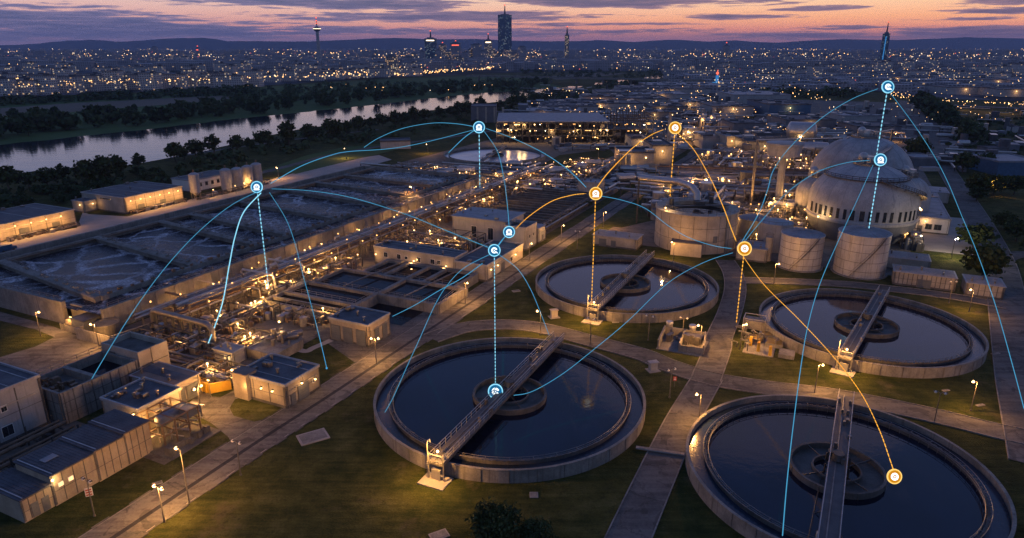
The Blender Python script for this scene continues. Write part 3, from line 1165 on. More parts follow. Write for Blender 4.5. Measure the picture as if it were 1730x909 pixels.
def clarifier(cx, cy, R, zr, ang, label, near=1, far_ext=.3, lamp=True, foam=False, half=False, well=6.5):  # foam: no real froth, water gets a sky reflection painted as pale colour
    """near: the bridge end (at angle ang + pi) that carries the support frame"""
    r = thing('clarifier_tank', label, 'round tank', (cx, cy, 0), 'round settling tanks')
    m = MB()
    ring_wall(m, cx, cy, R, R - .34, 0, zr)
    for i in range(36):
        w = 2 * pi * i / 36
        a = Vector((cx + (R + .01) * cos(w), cy + (R + .01) * sin(w), 0))
        m.bar(a, a + Vector((0, 0, zr - .03)), .10, .05, 1)
    ring_wall(m, cx, cy, R + .05, R - .40, zr, zr + .12)
    m.build('wall', ['concrete', 'concrete_dark'], r)
    zw = zr - .95
    lw = MB()
    lw.lathe([(R - .42, zw + .1), (R - 2.75, zw + .1)], cx, cy, 96)
    lw.build('launder_water', 'scum_water' if not foam else 'painted_sky_reflection', r)
    wv = MB()
    ring_wall(wv, cx, cy, R - 2.75, R - 3.0, zw - .5, zr - .25)
    for i in range(120):
        w = 2 * pi * i / 120
        wv.box(cx + (R - 2.72) * cos(w), cy + (R - 2.72) * sin(w), zr - .25, .10, .5, .14, w)
    wv.build('weir', 'concrete_dark', r)
    if not foam:
        rl = MB()
        for rr, zz in ((R - 3.25, zr + .1), (R - 3.25, zr - .25), (R - 2.5, zr + .1)):
            rl.tube([(cx + rr * cos(2 * pi * i / 96), cy + rr * sin(2 * pi * i / 96), zz) for i in range(96)], .05, 4, True)
        for i in range(72):
            w = 2 * pi * i / 72
            rl.bar((cx + (R - 3.25) * cos(w), cy + (R - 3.25) * sin(w), zw - .1), (cx + (R - 3.25) * cos(w), cy + (R - 3.25) * sin(w), zr + .1), .06)
            if i % 2 == 0:
                rl.bar((cx + (R - 3.25) * cos(w), cy + (R - 3.25) * sin(w), zr + .08), (cx + (R - 2.5) * cos(w), cy + (R - 2.5) * sin(w), zr + .08), .05)
        rl.build('scum_rail', 'steel', r)
    wt = MB()
    wt.disc(cx, cy, zw, R - 2.98, 96)
    wt.build('water', 'painted_sky_reflection' if foam else 'tank_water', r)
    cw = MB()
    ring_wall(cw, cx, cy, well, well - .38, zw - .4, zw + .95, 64)
    for i in range(0, 64, 8):
        w = 2 * pi * i / 64
        cw.bar((cx + (well + .02) * cos(w), cy + (well + .02) * sin(w), zw), (cx + (well + .02) * cos(w), cy + (well + .02) * sin(w), zw + .9), .14, .08)
    cw.build('centre_well', 'concrete_dark', r)
    iw = MB()
    ring_wall(iw, cx, cy, well * .52, well * .52 - .25, zw - .3, zw + .75, 40)
    iw.lathe([(well * .52, zw + .04), (well - .4, zw + .04)][::-1], cx, cy, 48)
    iw.build('inlet_ring', 'concrete_dark', r)
    dr = MB()
    dr.cyl(cx, cy, zw - .5, zr + 1.6, .75, .62, 16)
    dr.cyl(cx, cy, zr + 1.25, zr + 2.2, 1.0, .8, 16)
    for i in range(4):
        w = ang + pi / 4 + i * pi / 2
        dr.bar((cx, cy, zw + .3), (cx + well * .95 * cos(w), cy + well * .95 * sin(w), zw + .75), .16)
        dr.bar((cx + 2.2 * cos(w), cy + 2.2 * sin(w), zw), (cx + 2.2 * cos(w), cy + 2.2 * sin(w), zr + .9), .18)
    dr.box(cx + 1.2 * cos(ang + 1.2), cy + 1.2 * sin(ang + 1.2), zr + 1.2, 1.0, .7, .8, ang)
    dr.build('drive_unit', 'dark_steel', r, True)
    # bridge across the whole tank
    d = Vector((cos(ang), sin(ang), 0))
    nrm = Vector((-sin(ang), cos(ang), 0))
    c0 = Vector((cx, cy, 0))
    L0, L1 = -(R + 1.7 * near), (R + far_ext) if not half else 2.5
    zd = zr + .95
    bw = 1.15
    a, b = c0 + d * L0 + Vector((0, 0, zd)), c0 + d * L1 + Vector((0, 0, zd))
    bd = MB()
    bd.bar(a, b, bw * 2 - .1, .10)
    for sgn in (-1, 1):
        bd.bar(a + nrm * (bw * sgn) - Vector((0, 0, .18)), b + nrm * (bw * sgn) - Vector((0, 0, .18)), .14, .55, 1)
    n = int((L1 - L0) / 2.0)
    for i in range(n + 1):
        q = a + (b - a) * (i / n)
        bd.bar(q - nrm * bw - Vector((0, 0, .3)), q + nrm * bw - Vector((0, 0, .3)), .12, .2, 1)
    bd.bar(a + nrm * .25 + Vector((0, 0, .13)), b + nrm * .25 + Vector((0, 0, .13)), .16, .14, 1)
    bo = bd.build('bridge', ['bridge_deck', 'steel'], r)
    for sgn in (-1, 1):
        rm = MB()
        e0, e1 = a + nrm * (bw * sgn), b + nrm * (bw * sgn)
        for zz, ww in ((1.15, .085), (.62, .06)):
            rm.bar(e0 + Vector((0, 0, zz)), e1 + Vector((0, 0, zz)), ww)
        n2 = int((L1 - L0) / 1.6)
        for i in range(n2 + 1):
            q = e0 + (e1 - e0) * (i / n2)
            rm.bar(q, q + Vector((0, 0, 1.15)), .07)
            if i < n2:
                q2 = e0 + (e1 - e0) * ((i + 1) / n2)
                rm.bar(q - Vector((0, 0, .4)) + nrm * (.08 * sgn), q2 + Vector((0, 0, .06)) + nrm * (.08 * sgn), .05)
        rm.build('railing', 'steel_pale', bo)
    rr = random.Random(int(cx * 7))
    for i in range(10):
        q = a + (b - a) * rr.uniform(.04, .96)
        MB().box(q.x + nrm.x * .85 * rr.choice((-1, 1)) * rr.uniform(.6, 1.5), q.y + nrm.y * .85 * rr.choice((-1, 1)), zd + .05, rr.uniform(.3, .8), rr.uniform(.3, .6), rr.uniform(.4, 1.0), ang).build('junction_box', 'steel', bo)
    sc = MB()
    sc.tube([c0 + d * -3 + nrm * 1.8 + Vector((0, 0, zw + .35)), c0 + d * (L0 * .8) + nrm * 2.2 + Vector((0, 0, zw + .2))], .09, 5)
    for f in (.25, .5, .75):
        q = c0 + d * (L0 * f)
        sc.bar(q + Vector((0, 0, zd - .3)), q + nrm * 2.0 + Vector((0, 0, zw - .1)), .10)
    sc.build('scraper_arm', 'dark_steel', bo)
    if near > 0:
        fm = MB()
        e = c0 + d * (L0 + .1)
        for u in (0, 1.6):
            for sgn in (-1, 1):
                q = e + d * u * .9 + nrm * (bw * 1.05 * sgn)
                if u == 0:
                    fm.bar((q.x, q.y, .1), (q.x, q.y, zd + 1.2), .17)
                    fm.bar((q.x, q.y, zd), (q.x, q.y, zd + 1.5), .09)
        for zz in (1.0, zd - .1, zd + 1.15):
            fm.bar(e + nrm * (bw * 1.05) + Vector((0, 0, zz)), e - nrm * (bw * 1.05) + Vector((0, 0, zz)), .14)
        fm.box(e.x + d.x * .2, e.y + d.y * .2, .1, .7, 1.5, 1.7, ang)
        for i in range(9):
            zz = .4 + i * .32
            q = e - d * .25 + nrm * 1.2
            fm.bar(q + nrm * -.25 + Vector((0, 0, zz)), q + nrm * .25 + Vector((0, 0, zz)), .05)
        q = e + nrm * 1.35
        fm.tube([(q.x, q.y, .1), (q.x, q.y, zd + 2.6), (q.x + d.x * .2, q.y + d.y * .2, zd + 3.1), (q.x + d.x * .7, q.y + d.y * .7, zd + 3.1), (q.x + d.x * .85, q.y + d.y * .85, zd + 2.5)], .08, 6)
        fm.build('support_frame', 'steel_pale', bo)
        sl = MB()
        sl.box(e.x - d.x * .3, e.y - d.y * .3, 0.02, 3.2, 4.2, .16, ang)
        sl.build('base_slab', 'slab', bo)
        if lamp:
            lm = MB()
            lm.ball(e.x + d.x * .6, e.y + d.y * .6, zd + 1.45, .20, 8)
            lo = lm.build('bridge_lamp', 'bulb', bo, True)
            add_light(lo, (e.x - d.x * 1.6, e.y - d.y * 1.6, zd + 2.6), 4600, (1.0, .46, .11), .25)
    return r


def dirang(pa, pb, z):
    a, b = at(*pa, z), at(*pb, z)
    return atan2(b.y - a.y, b.x - a.x)


ZR = 2.1
CL = {
    'near': (-.4, 107.8, 23.6), 'mid': (29.5, 167.7, 23.35), 'right': (78.2, 139.4, 22.4), 'front': (47.2, 85.4, 21.3)}
clarifier(*CL['near'], ZR, dirang((737, 772), (930, 578), ZR + .9), 'large dark round tank nearest the centre with lit pier on the lawn')
clarifier(*CL['mid'], ZR, dirang((992, 525), (1090, 432), ZR + .9), 'blue round tank in front of the wide concrete tower')
clarifier(*CL['right'], ZR, dirang((1432, 602), (1496, 490), ZR + .9), 'round tank below the two steel storage tanks, dark reflections along its far side')
clarifier(*CL['front'], ZR, dirang((1405, 909), (1432, 676), ZR + .9), 'round tank cut by the bottom right corner, walkway running straight up', lamp=False)
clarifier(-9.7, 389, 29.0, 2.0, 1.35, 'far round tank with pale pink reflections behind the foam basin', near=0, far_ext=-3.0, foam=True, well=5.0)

# small lights hanging over the tanks
for (a, b, c) in ((1003, 594, 'near'), (922, 640, 'near')):
    pass


# ================================================================== rectangular basins
def wall_st(mb, a, b, w, z0, z1, mi=0):
    """wall between two plant-grid points"""
    p, q = P(*a), P(*b)
    mb.bar((p.x, p.y, (z0 + z1) / 2), (q.x, q.y, (z0 + z1) / 2), w, z1 - z0, mi)
    return mb


def rail_st(mb, a, b, z, h=1.1, step=2.2):
    p, q = P(*a, z), P(*b, z)
    L = (q - p).length
    n = max(1, int(L / step))
    for k in (h, h * .55):
        mb.bar(p + Vector((0, 0, k)), q + Vector((0, 0, k)), .07)
    for i in range(n + 1):
        e = p + (q - p) * (i / n)
        mb.bar(e, e + Vector((0, 0, h)), .07)


ae = thing('aeration_basin', 'huge sunken concrete basin of foaming grey water divided into lanes', 'basin', P(176, -172))
ZB = 5.4
S0, S1, T0, TI, TJ, T1 = 86.5, 266.5, -206.5, -199.5, -149.0, -141.0
ow = MB()
wall_st(ow, (S0, T0), (S0, -153.5), 1.0, 0, ZB)
wall_st(ow, (S0 + 2, -154), (S0 + 2, T1 - .6), .8, 0, ZB - 1.2)
wall_st(ow, (S0 + .5, T1), (S1 + .5, T1), .9, 0, ZB)
wall_st(ow, (S1, T0 + .4), (S1, T1 - .5), 1.0, 0, ZB)
wall_st(ow, (S0 + .5, T0), (S1 + .5, T0), .9, 0, ZB)
for i in range(34):
    s_ = S0 + 3 + i * 5.3
    q = P(s_, T1 + .5)
    ow.box(q.x, q.y, 0, .5, .35, ZB - .25, TH)
ow.build('outer_wall', 'concrete', ae)
iw_ = MB()
wall_st(iw_, (S0 + .5, TI), (S1 - .5, TI), .6, 2, ZB + .02)
wall_st(iw_, (S0 + 6, TJ), (S1 - .5, TJ), .7, 2, ZB + .02)
iw_.build('channel_wall', 'concrete', ae)
DIV = [(92.0, 99.0), (119, 126), (141, 148), (153.5, 160), (176.5, 182), (201, 206), (220, 224), (240, 243)]
for k, (r_, l_) in enumerate(DIV):
    dm = MB()
    wall_st(dm, (l_, TI + .3), (r_, TJ - .35), 1.5, 2, ZB + .05)
    a, b = P(l_, TI + .3), P(r_, TJ - .35)
    o_ = Vector((CU, SU, 0))
    for off in (-.95, .95):
        dm.tube([(a.x + o_.x * off, a.y + o_.y * off, ZB - .25), (b.x + o_.x * off, b.y + o_.y * off, ZB - .25)], .28, 6)
    rr = random.Random(k)
    for i in range(16):
        q = a + (b - a) * rr.uniform(.02, .98)
        dm.box(q.x + o_.x * rr.uniform(-.5, .5), q.y + o_.y * rr.uniform(-.5, .5), ZB + .05, rr.uniform(.3, 1.2), rr.uniform(.3, .7), rr.uniform(.15, .6), TH)
    dm.build('divider_wall', 'concrete', ae)
    rm = MB()
    rail_st(rm, (l_ + .6, TI + .3), (r_ + .6, TJ - .35), ZB + .05, 1.0, 2.6)
    rm.build('railing', 'steel', ae)
bounds = [(S0, S0)] + DIV + [(S1, S1)]
for k in range(len(bounds) - 1):
    (r0, l0), (r1, l1) = bounds[k], bounds[k + 1]
    w_ = MB()
    sheet([tuple(P(a, b)[:2]) for a, b in ((l0, TI), (r0, TJ), (r1, TJ), (l1, TI))], ZB - 1.5, w_)
    w_.build('foam_water', ['foam_thin', 'foam_vein', 'foam_thin', 'foam_thick', 'foam_thick', 'foam_thin', 'foam_thick', 'foam_thick', 'foam_thick'][k], ae)
w_ = MB()
sheet([tuple(P(a, b)[:2]) for a, b in ((S0, TJ), (S0, T1), (S1, T1), (S1, TJ))], ZB - 1.1, w_)
sheet([tuple(P(a, b)[:2]) for a, b in ((S0, T0), (S0, TI), (S1, TI), (S1, T0))], ZB - 1.9, w_)
w_.build('channel_water', 'foam_thin', ae)
rm = MB()
rail_st(rm, (S0 + 2, T1), (S1, T1), ZB, 1.0, 2.6)
rail_st(rm, (S0, T0), (S0, -154), ZB, 1.0, 2.6)
rm.build('railing', 'steel', ae)
tr = MB()
tr.stbox(S0 + 4, S1 - 4, TI + .4, TI + 1.3, ZB - .6, ZB - .3)
for i in range(60):
    q = P(S0 + 8 + i * 2.9, TJ + random.Random(i).uniform(-.3, .3))
    tr.box(q.x, q.y, ZB + .02, random.Random(i + 5).uniform(.3, 1.4), .5, random.Random(i + 9).uniform(.2, .9), TH)
tr.build('pipe_tray', 'rusty', ae)

# fenced corner with pumps at the near end of the basin
fw = thing('pump_enclosure', 'fenced concrete corner with covered pumps at the near end of the foam basin', 'pump station', P(84, -146))
m = MB()
wall_st(m, (83.6, -151), (83.6, -143), .25, 0, 1.5)
wall_st(m, (83.6, -143), (82.0, -143), .25, 0, 2.4)
wall_st(m, (82.0, -143.1), (82.0, -132), .3, 0, 2.6)
wall_st(m, (82.0, -132), (90.5, -131), .3, 0, 2.6)
for i in range(14):
    q = P(83.6, -151 + i * .6)
    m.box(q.x, q.y, 0, .35, .16, 1.75, TH)
m.build('wall', 'concrete', fw)
m = MB()
m.stbox(83.9, 87.6, -147.5, -143.2, 0, 3.1)
m.stbox(83.8, 87.8, -147.7, -143.0, 3.1, 3.35, 1)
m.build('pump_house', ['door_grey', 'roof'], fw)
m = MB()
m.cyl(*P(85.5, -138)[:2], 0, 3.2, 2.5, 2.5, 28)
m.lathe([(2.62, 3.1), (2.62, 3.4), (2.3, 3.4), (2.3, 2.9)], *P(85.5, -138)[:2], 28)
m.disc(*P(85.5, -138)[:2], 2.95, 2.3, 28)
m.build('round_pit', 'concrete_dark', fw)
m = MB()
m.stbox(83.9, 84.6, -149.6, -148.4, 0, 2.6)
m.build('cabinet', 'plaster', fw)
put_lamp('short', 0, 0, 'small light inside the fenced pump corner', None, RL, 0, tuple(P(84.2, -147.9)[:2]))

# square settling tanks
sq = thing('settling_tanks', 'cluster of square settling tanks with dark still water and concrete walkways', 'basin', P(133, -101))
ZQ = 2.4
m = MB()
lines_s = [(112.5, -119.5, -97.5), (115.5, -119.5, -97.5), (119.5, -119.5, -97.5), (128, -120, -80), (140.5, -118, -79.5), (152.5, -112, -83)]
for (s_, a, b) in lines_s:
    wall_st(m, (s_, a), (s_, b), 1.1 if s_ > 118 else .8, 0, ZQ)
lines_t = [(-119.6, 112, 128), (-118.2, 128, 141), (-97.8, 112, 140), (-98.0, 140, 152.5), (-80.3, 128, 141), (-83.2, 141, 152.5), (-111.8, 141, 152.8), (-105, 141, 152), (-92.5, 141, 152)]
for (t_, a, b) in lines_t:
    wall_st(m, (a, t_), (b, t_), 1.0, 0, ZQ + .01)
m.build('tank_wall', 'concrete', sq)
for (a, b, c, d) in ((112.5, 119.5, -119.5, -98), (119.5, 128, -119.5, -98), (128, 140.5, -118, -98), (128, 140.5, -98, -80.3), (140.5, 152.5, -111.8, -98), (140.5, 152.5, -98, -83.2), (118, 128, -97, -84)):
    w_ = MB()
    sheet([tuple(P(x, y)[:2]) for x, y in ((a, c), (a, d), (b, d), (b, c))], ZQ - .75 if a != 118 else .12, w_)
    w_.build('water', 'settling_water', sq)
m = MB()
rail_st(m, (119.9, -119), (119.9, -98), ZQ)
rail_st(m, (128.4, -119), (128.4, -81), ZQ)
rail_st(m, (127.6, -97), (127.6, -81), ZQ)
rail_st(m, (140.9, -117), (140.9, -80), ZQ)
rail_st(m, (128.2, -79.8), (152, -82.8), ZQ)
rail_st(m, (112.5, -97.4), (128, -97.4), ZQ)
m.build('railing', 'steel', sq)
m = MB()
for t_ in (-108, -90):
    m.bar(P(128, t_, ZQ + .4), P(152, t_ + 2, ZQ + .4), .3, .25)
m.build('scraper_beam', 'steel', sq)

# slatted basins beyond the grey hall
sb = thing('slatted_basin', 'dark basins crossed by many thin parallel troughs behind the grey block', 'basin', P(235, -101))
m = MB()
for t_ in (-118, -88):
    wall_st(m, (208, t_), (268, t_), .7, 0, 2.2)
for i in range(16):
    s_ = 208 + i * 4.0
    wall_st(m, (s_, -118), (s_, -88), .55 if i % 2 else .9, .6, 2.2)
m.build('trough_wall', 'concrete_dark', sb)
w_ = MB()
sheet([tuple(P(x, y)[:2]) for x, y in ((208, -118), (208, -88), (268, -88), (268, -118))], 1.3, w_)
w_.build('water', 'settling_water', sb)
m = MB()
rr = random.Random(8)
for i in range(40):
    s_ = 208 + rr.random() * 60
    q = P(s_, -87.3 + rr.uniform(-.4, .4))
    m.box(q.x, q.y, 0, rr.uniform(.4, 1.8), .6, rr.uniform(.8, 2.8), TH)
m.stbox(200, 285, -86.4, -85.6, 1.2, 2.0)
rail_st(m, (206, -87.6), (270, -87.6), 2.2, 1.0, 2.5)
m.build('valve_gear', 'steel', sb)

# ================================================================== plant buildings
def facept(face, rect, a, z, d):
    s0, s1, t0, t1 = rect[:4]
    if face == 's0':
        return P(s0 - d, a, z)
    if face == 's1':
        return P(s1 + d, a, z)
    if face == 't0':
        return P(a, t0 - d, z)
    return P(a, t1 + d, z)


def facebox(mb, face, rect, a, w, z0, z1, d, mi=0, inn=.05):
    s0, s1, t0, t1 = rect[:4]
    if face == 's0':
        return mb.stbox(s0 - d, s0 + inn, a - w / 2, a + w / 2, z0, z1, mi)
    if face == 's1':
        return mb.stbox(s1 - inn, s1 + d, a - w / 2, a + w / 2, z0, z1, mi)
    if face == 't0':
        return mb.stbox(a - w / 2, a + w / 2, t0 - d, t0 + inn, z0, z1, mi)
    return mb.stbox(a - w / 2, a + w / 2, t1 - inn, t1 + d, z0, z1, mi)


def building(rect, h, label, cat='building', name='plant_building', wall='plaster', roof='roof', windows=(), doors=(), lamps=(), joints=(), vents=0, group=None,
             parapet=.35, seams=0, lip=.15, plinth=True, power=420, doormat='door_grey', seed=1, off=1.5):
    s0, s1, t0, t1 = rect[:4]
    r = thing(name, label, cat, P((s0 + s1) / 2, (t0 + t1) / 2), group)
    m = MB()
    m.stbox(s0, s1, t0, t1, 0, h)
    if plinth:
        m.stbox(s0 - .06, s1 + .06, t0 - .06, t1 + .06, 0, .5, 1)
    for face, step in joints:
        lo, hi = (t0, t1) if face[0] == 's' else (s0, s1)
        n = max(1, round((hi - lo) / step))
        for i in range(n + 1):
            a = lo + .12 + (hi - lo - .24) * i / n
            facebox(m, face, rect, a, .16, .5, h - .02, .05, 1)
        facebox(m, face, rect, (lo + hi) / 2, hi - lo - .3, h * .52, h * .52 + .07, .03, 1)
    wo = m.build('wall', [wall, 'concrete_dark'], r)
    m = MB()
    m.stbox(s0 - lip, s1 + lip, t0 - lip, t1 + lip, h, h + .14, 1)
    m.stbox(s0 + .12, s1 - .12, t0 + .12, t1 - .12, h + .13, h + .18)
    if parapet:
        for (a, b, c, d) in ((s0 - lip, s0 + .12, t0 - lip, t1 + lip), (s1 - .12, s1 + lip, t0 - lip, t1 + lip), (s0 + .12, s1 - .12, t0 - lip, t0 + .12), (s0 + .12, s1 - .12, t1 - .12, t1 + lip)):
            m.stbox(a, b, c, d, h + .13, h + .14 + parapet, 1)
    for i in range(seams):
        a = s0 + (s1 - s0) * (i + .5) / seams
        m.stbox(a - .07, a + .07, t0 + .1, t1 - .1, h + .18, h + .27, 1)
    ro = m.build('roof', [roof, 'cladding'], r)
    rr = random.Random(seed)
    for i in range(vents + (3 if h < 9 and s1 - s0 < 60 else 0)):
        v = MB()
        q = P(rr.uniform(s0 + 1, s1 - 1), rr.uniform(t0 + 1, t1 - 1))
        if rr.random() < .5:
            v.box(q.x, q.y, h + .18, rr.uniform(.6, 1.6), rr.uniform(.5, 1.1), rr.uniform(.3, .9), TH)
        else:
            v.cyl(q.x, q.y, h + .18, h + rr.uniform(.6, 1.2), .22, .22, 10)
            v.cyl(q.x, q.y, h + 1.15, h + 1.3, .34, .3, 10)
        v.build('roof_vent', 'steel', ro)
    if h < 9 and (s1 - s0) < 60:
        for face, lo, hi in (('t1', s0, s1), ('s0', t0, t1)):
            for a in (lo + .35, hi - .35):
                m = MB()
                p0, p1 = facept(face, rect, a, .1, .14), facept(face, rect, a, h - .1, .14)
                m.tube([p0, p1], .07, 6)
                m.build('downpipe', 'steel', r, True)
        m = MB()
        facebox(m, 't1', rect, (s0 + s1) / 2, (s1 - s0) * .8, h * .72, h * .72 + .12, .16)
        m.build('cable_tray', 'steel_pale', r)
    for w in windows:
        face, a, ww, z0, z1 = w[:5]
        f = MB()
        facebox(f, face, rect, a, ww + .2, z0 - .1, z1 + .1, .06)
        fo = f.build('window', 'white_paint' if wall != 'white_paint' else 'door_grey', r)
        p_ = MB()
        facebox(p_, face, rect, a, ww, z0, z1, .085)
        facebox(p_, face, rect, a, .06, z0, z1, .11, 1)
        p_.build('pane', [('window_lit' if len(w) > 5 and w[5] else 'glass_dark'), 'door_grey'], fo)
    for face, a, ww, hh in doors:
        f = MB()
        facebox(f, face, rect, a, ww + .24, .05, hh + .12, .07, 0)
        facebox(f, face, rect, a, ww, .06, hh, .11, 1)
        for i in range(int(hh / .45)):
            facebox(f, face, rect, a, ww - .1, .3 + i * .45, .34 + i * .45, .125, 0)
        f.build('door', ['steel', doormat], r)
    for l in lamps:
        face, a, z = l[:3]
        q = facept(face, rect, a, z, .22)
        b = MB()
        b.ball(q.x, q.y, q.z, .17, 8)
        bo = b.build('wall_lamp', 'bulb', r, True)
        k = MB()
        facebox(k, face, rect, a, .3, z + .16, z + .26, .4)
        k.build('bracket', 'dark_steel', bo)
        q = facept(face, rect, a, z - (.1 if off < 2 else 1.0), off)
        add_light(bo, q, (l[3] if len(l) > 3 else power) * (.42 if off < 2 else .95), (1.0, .50, .16) if off < 2 else (1.0, .44, .10), .2)
    return r


# --- near left
building((105.4, 113.0, -93.6, -83.4), 4.7, 'pale yellow flat roofed garage with three grey doors facing front and two beside', 'garage', 'garage', 'plaster', 'roof',
         doors=[('s0', -92.0, 2.3, 3.5), ('s0', -88.8, 2.3, 3.5), ('s0', -85.4, 2.3, 3.5), ('t1', 108.2, 1.5, 3.3), ('t1', 111.0, 1.5, 3.3)], vents=2, doormat='door_grey')
bs = building((78.4, 87.0, -92.0, -80.7), 4.3, 'cream low building with dark blue roof and glowing wall lamps beside the main road', 'building', 'plant_building', 'plaster', 'roof',
              windows=[('t1', 85.4, .5, 2.0, 2.6)], doors=[('t1', 80.0, 1.0, 2.2), ('t1', 82.6, 2.6, 3.0), ('s0', -90.7, 1.3, 2.6)],
              lamps=[('s0', -89.3, 3.0, 300), ('s0', -86.2, 2.9, 300), ('s0', -83.6, 2.9, 300), ('t1', 82.2, 3.3, 300), ('t1', 85.6, 2.5, 120)], vents=4, seams=2, seed=4,
              joints=[('t1', 4.2), ('s0', 3.8)])
m = MB()
m.stbox(77.6, 80.2, -92.3, -89.0, 0, 4.9)
m.stbox(77.5, 80.3, -92.4, -88.9, 4.9, 5.05, 1)
m.build('entrance_bay', ['plaster', 'roof_brown'], bs)
building((70.2, 76.0, -109.2, -98.8), 4.0, 'grey brown shed with a dark stripe across its roof and roller doors', 'shed', 'shed', 'plaster_pale', 'roof_brown',
         doors=[('t1', 71.7, 1.7, 2.5), ('t1', 74.2, 2.3, 2.8)], parapet=0, lip=.25)
m = MB()
m.stbox(72.2, 74.4, -109.3, -98.7, 4.19, 4.23)
m.build('roof_stripe', 'roof', list(o for o in bpy.data.objects if o.get('category') == 'shed')[0])

# open concrete tank with raised head box
ct = thing('concrete_tank', 'long open concrete tank with ribbed walls and a raised box at its right end', 'tank', P(66, -115))
m = MB()
for (a, b) in (((58.6, -119.6), (72.6, -119.6)), ((58.6, -110.4), (72.6, -110.4))):
    wall_st(m, a, b, .4, 0, 5.8)
for (a, b) in (((58.6, -119.4), (58.6, -110.6)), ((72.4, -119.4), (72.4, -110.6))):
    wall_st(m, a, b, .4, 0, 5.8)
wall_st(m, (65.2, -119.4), (65.2, -110.6), .8, 3, 5.82)
rect = (58.4, 72.8, -119.8, -110.2)
for i in range(9):
    facebox(m, 't1', rect, 59 + i * 1.65, .14, .1, 5.75, .08, 1)
for i in range(6):
    facebox(m, 's0', rect, -119.3 + i * 1.75, .14, .1, 5.75, .08, 1)
for zz in (1.9, 3.8):
    facebox(m, 't1', rect, 65.6, 14, zz, zz + .1, .06, 1)
    facebox(m, 's0', rect, -115, 9.2, zz, zz + .1, .06, 1)
m.build('wall', ['concrete', 'concrete_dark'], ct)
m = MB()
sheet([tuple(P(a, b)[:2]) for a, b in ((65.5, -119.4), (65.5, -110.6), (72.2, -110.6), (72.2, -119.4))], 4.1, m)
m.build('water', 'settling_water', ct)
m = MB()
m.stbox(58.8, 64.9, -119.4, -110.6, 4.3, 4.5)
m.build('deck', 'concrete_dark', ct)
m = MB()
rr = random.Random(21)
for i in range(46):
    q = P(rr.uniform(58.9, 63), rr.uniform(-122.5, -116.5) if i % 2 else rr.uniform(-119, -111))
    z0 = 4.5 if i % 2 == 0 else 0
    MB().box(q.x, q.y, z0, rr.uniform(.3, 1.2), rr.uniform(.3, .9), rr.uniform(.4, 1.3) + (0 if z0 else 4), TH).build('pump_gear', 'rusty', ct)
m = MB()
for (a, b, c, d) in ((72.8, 73.1, -120.2, -110.0), (78.6, 78.9, -120.2, -110.0), (73.1, 78.6, -120.2, -119.9), (73.1, 78.6, -110.3, -110.0)):
    m.stbox(a, b, c, d, 0, 7.2)
m.stbox(73.1, 78.6, -119.9, -110.3, 0, 6.1, 1)
facebox(m, 's0', (72.8, 78.9, -120.2, -110), -117.2, 1.6, 4.9, 6.0, .06, 1)
facebox(m, 't1', (72.8, 78.9, -120.2, -110), 75.4, .15, .1, 7.1, .07, 1)
facebox(m, 't1', (72.8, 78.9, -120.2, -110), 75.9, 5.4, 4.2, 4.35, .07, 1)
facebox(m, 't1', (72.8, 78.9, -120.2, -110), 74.4, 1.0, .2, 2.6, .09, 1)
m.build('head_box', ['plaster_pale', 'concrete_dark'], ct)
m = MB()
rail_st(m, (58.6, -119.9), (72.5, -119.9), 5.8)
m.build('railing', 'steel', ct)

# stepped long building
lb = thing('long_building', 'long stepped cream building with ribbed dark blue roofs climbing away at bottom left', 'building', P(50, -95))
m = MB()
segs = [(40.4, 44.4, -99.2, -90.7, 3.4), (44.4, 50.6, -98.2, -90.5, 4.7), (50.6, 55.2, -97.9, -90.3, 5.0), (55.2, 59.4, -97.9, -90.3, 5.3)]
for (a, b, c, d, h) in segs:
    m.stbox(a + .02, b - .02, c, d, 0, h)
    for i in range(1, 4):
        facebox(m, 't1', (a, b, c, d), a + (b - a) * i / 4, .10, .2, h - .05, .05, 1)
    facebox(m, 't1', (a, b, c, d), a + .15, .22, .2, h - .02, .07, 1)
    facebox(m, 't1', (a, b, c, d), (a + b) / 2, b - a, h * .45, h * .45 + .06, .03, 1)
m.build('wall', ['plaster', 'concrete_dark'], lb)
for (a, b, c, d, h) in segs:
    q = MB()
    q.stbox(a - .1, b + .1, c - .3, d + .3, h, h + .18)
    n = int((d - c) / .55)
    for i in range(int((b - a) / .5)):
        x_ = a + .25 + i * .5
        q.stbox(x_, x_ + .1, c - .25, d + .25, h + .18, h + .24)
    q.stbox(a + .3, a + .45, c, d, h + .18, h + .30, 1)
    q.build('roof', ['roof', 'steel_pale'], lb)
for a in (45.6, 47.0):
    f = MB()
    facebox(f, 't1', segs[1], a, .75, 2.5, 3.2, .06)
    fo = f.build('window', 'white_paint', lb)
    p_ = MB()
    facebox(p_, 't1', segs[1], a, .6, 2.58, 3.12, .085)
    p_.build('pane', 'window_lit', fo)
for a in (42.0, 43.4):
    f = MB()
    facebox(f, 't1', segs[0], a, .95, .1, 2.2, .07)
    f.build('door', 'door_grey', lb)
q = facept('t1', segs[1], 44.6, 4.1, .2)
b_ = MB()
b_.ball(q.x, q.y, q.z, .16, 8)
bo = b_.build('wall_lamp', 'bulb', lb, True)
add_light(bo, facept('t1', segs[1], 44.6, 3.9, .7), 160, (1, .6, .25))
q = facept('t1', segs[3], 58.8, 4.2, 1.2)
m = MB()
m.box(*P(46.9, -94.5)[:2], 5.0, 1.9, 1.3, .06, TH)
m.build('roof_panel', 'roof_pale', lb)

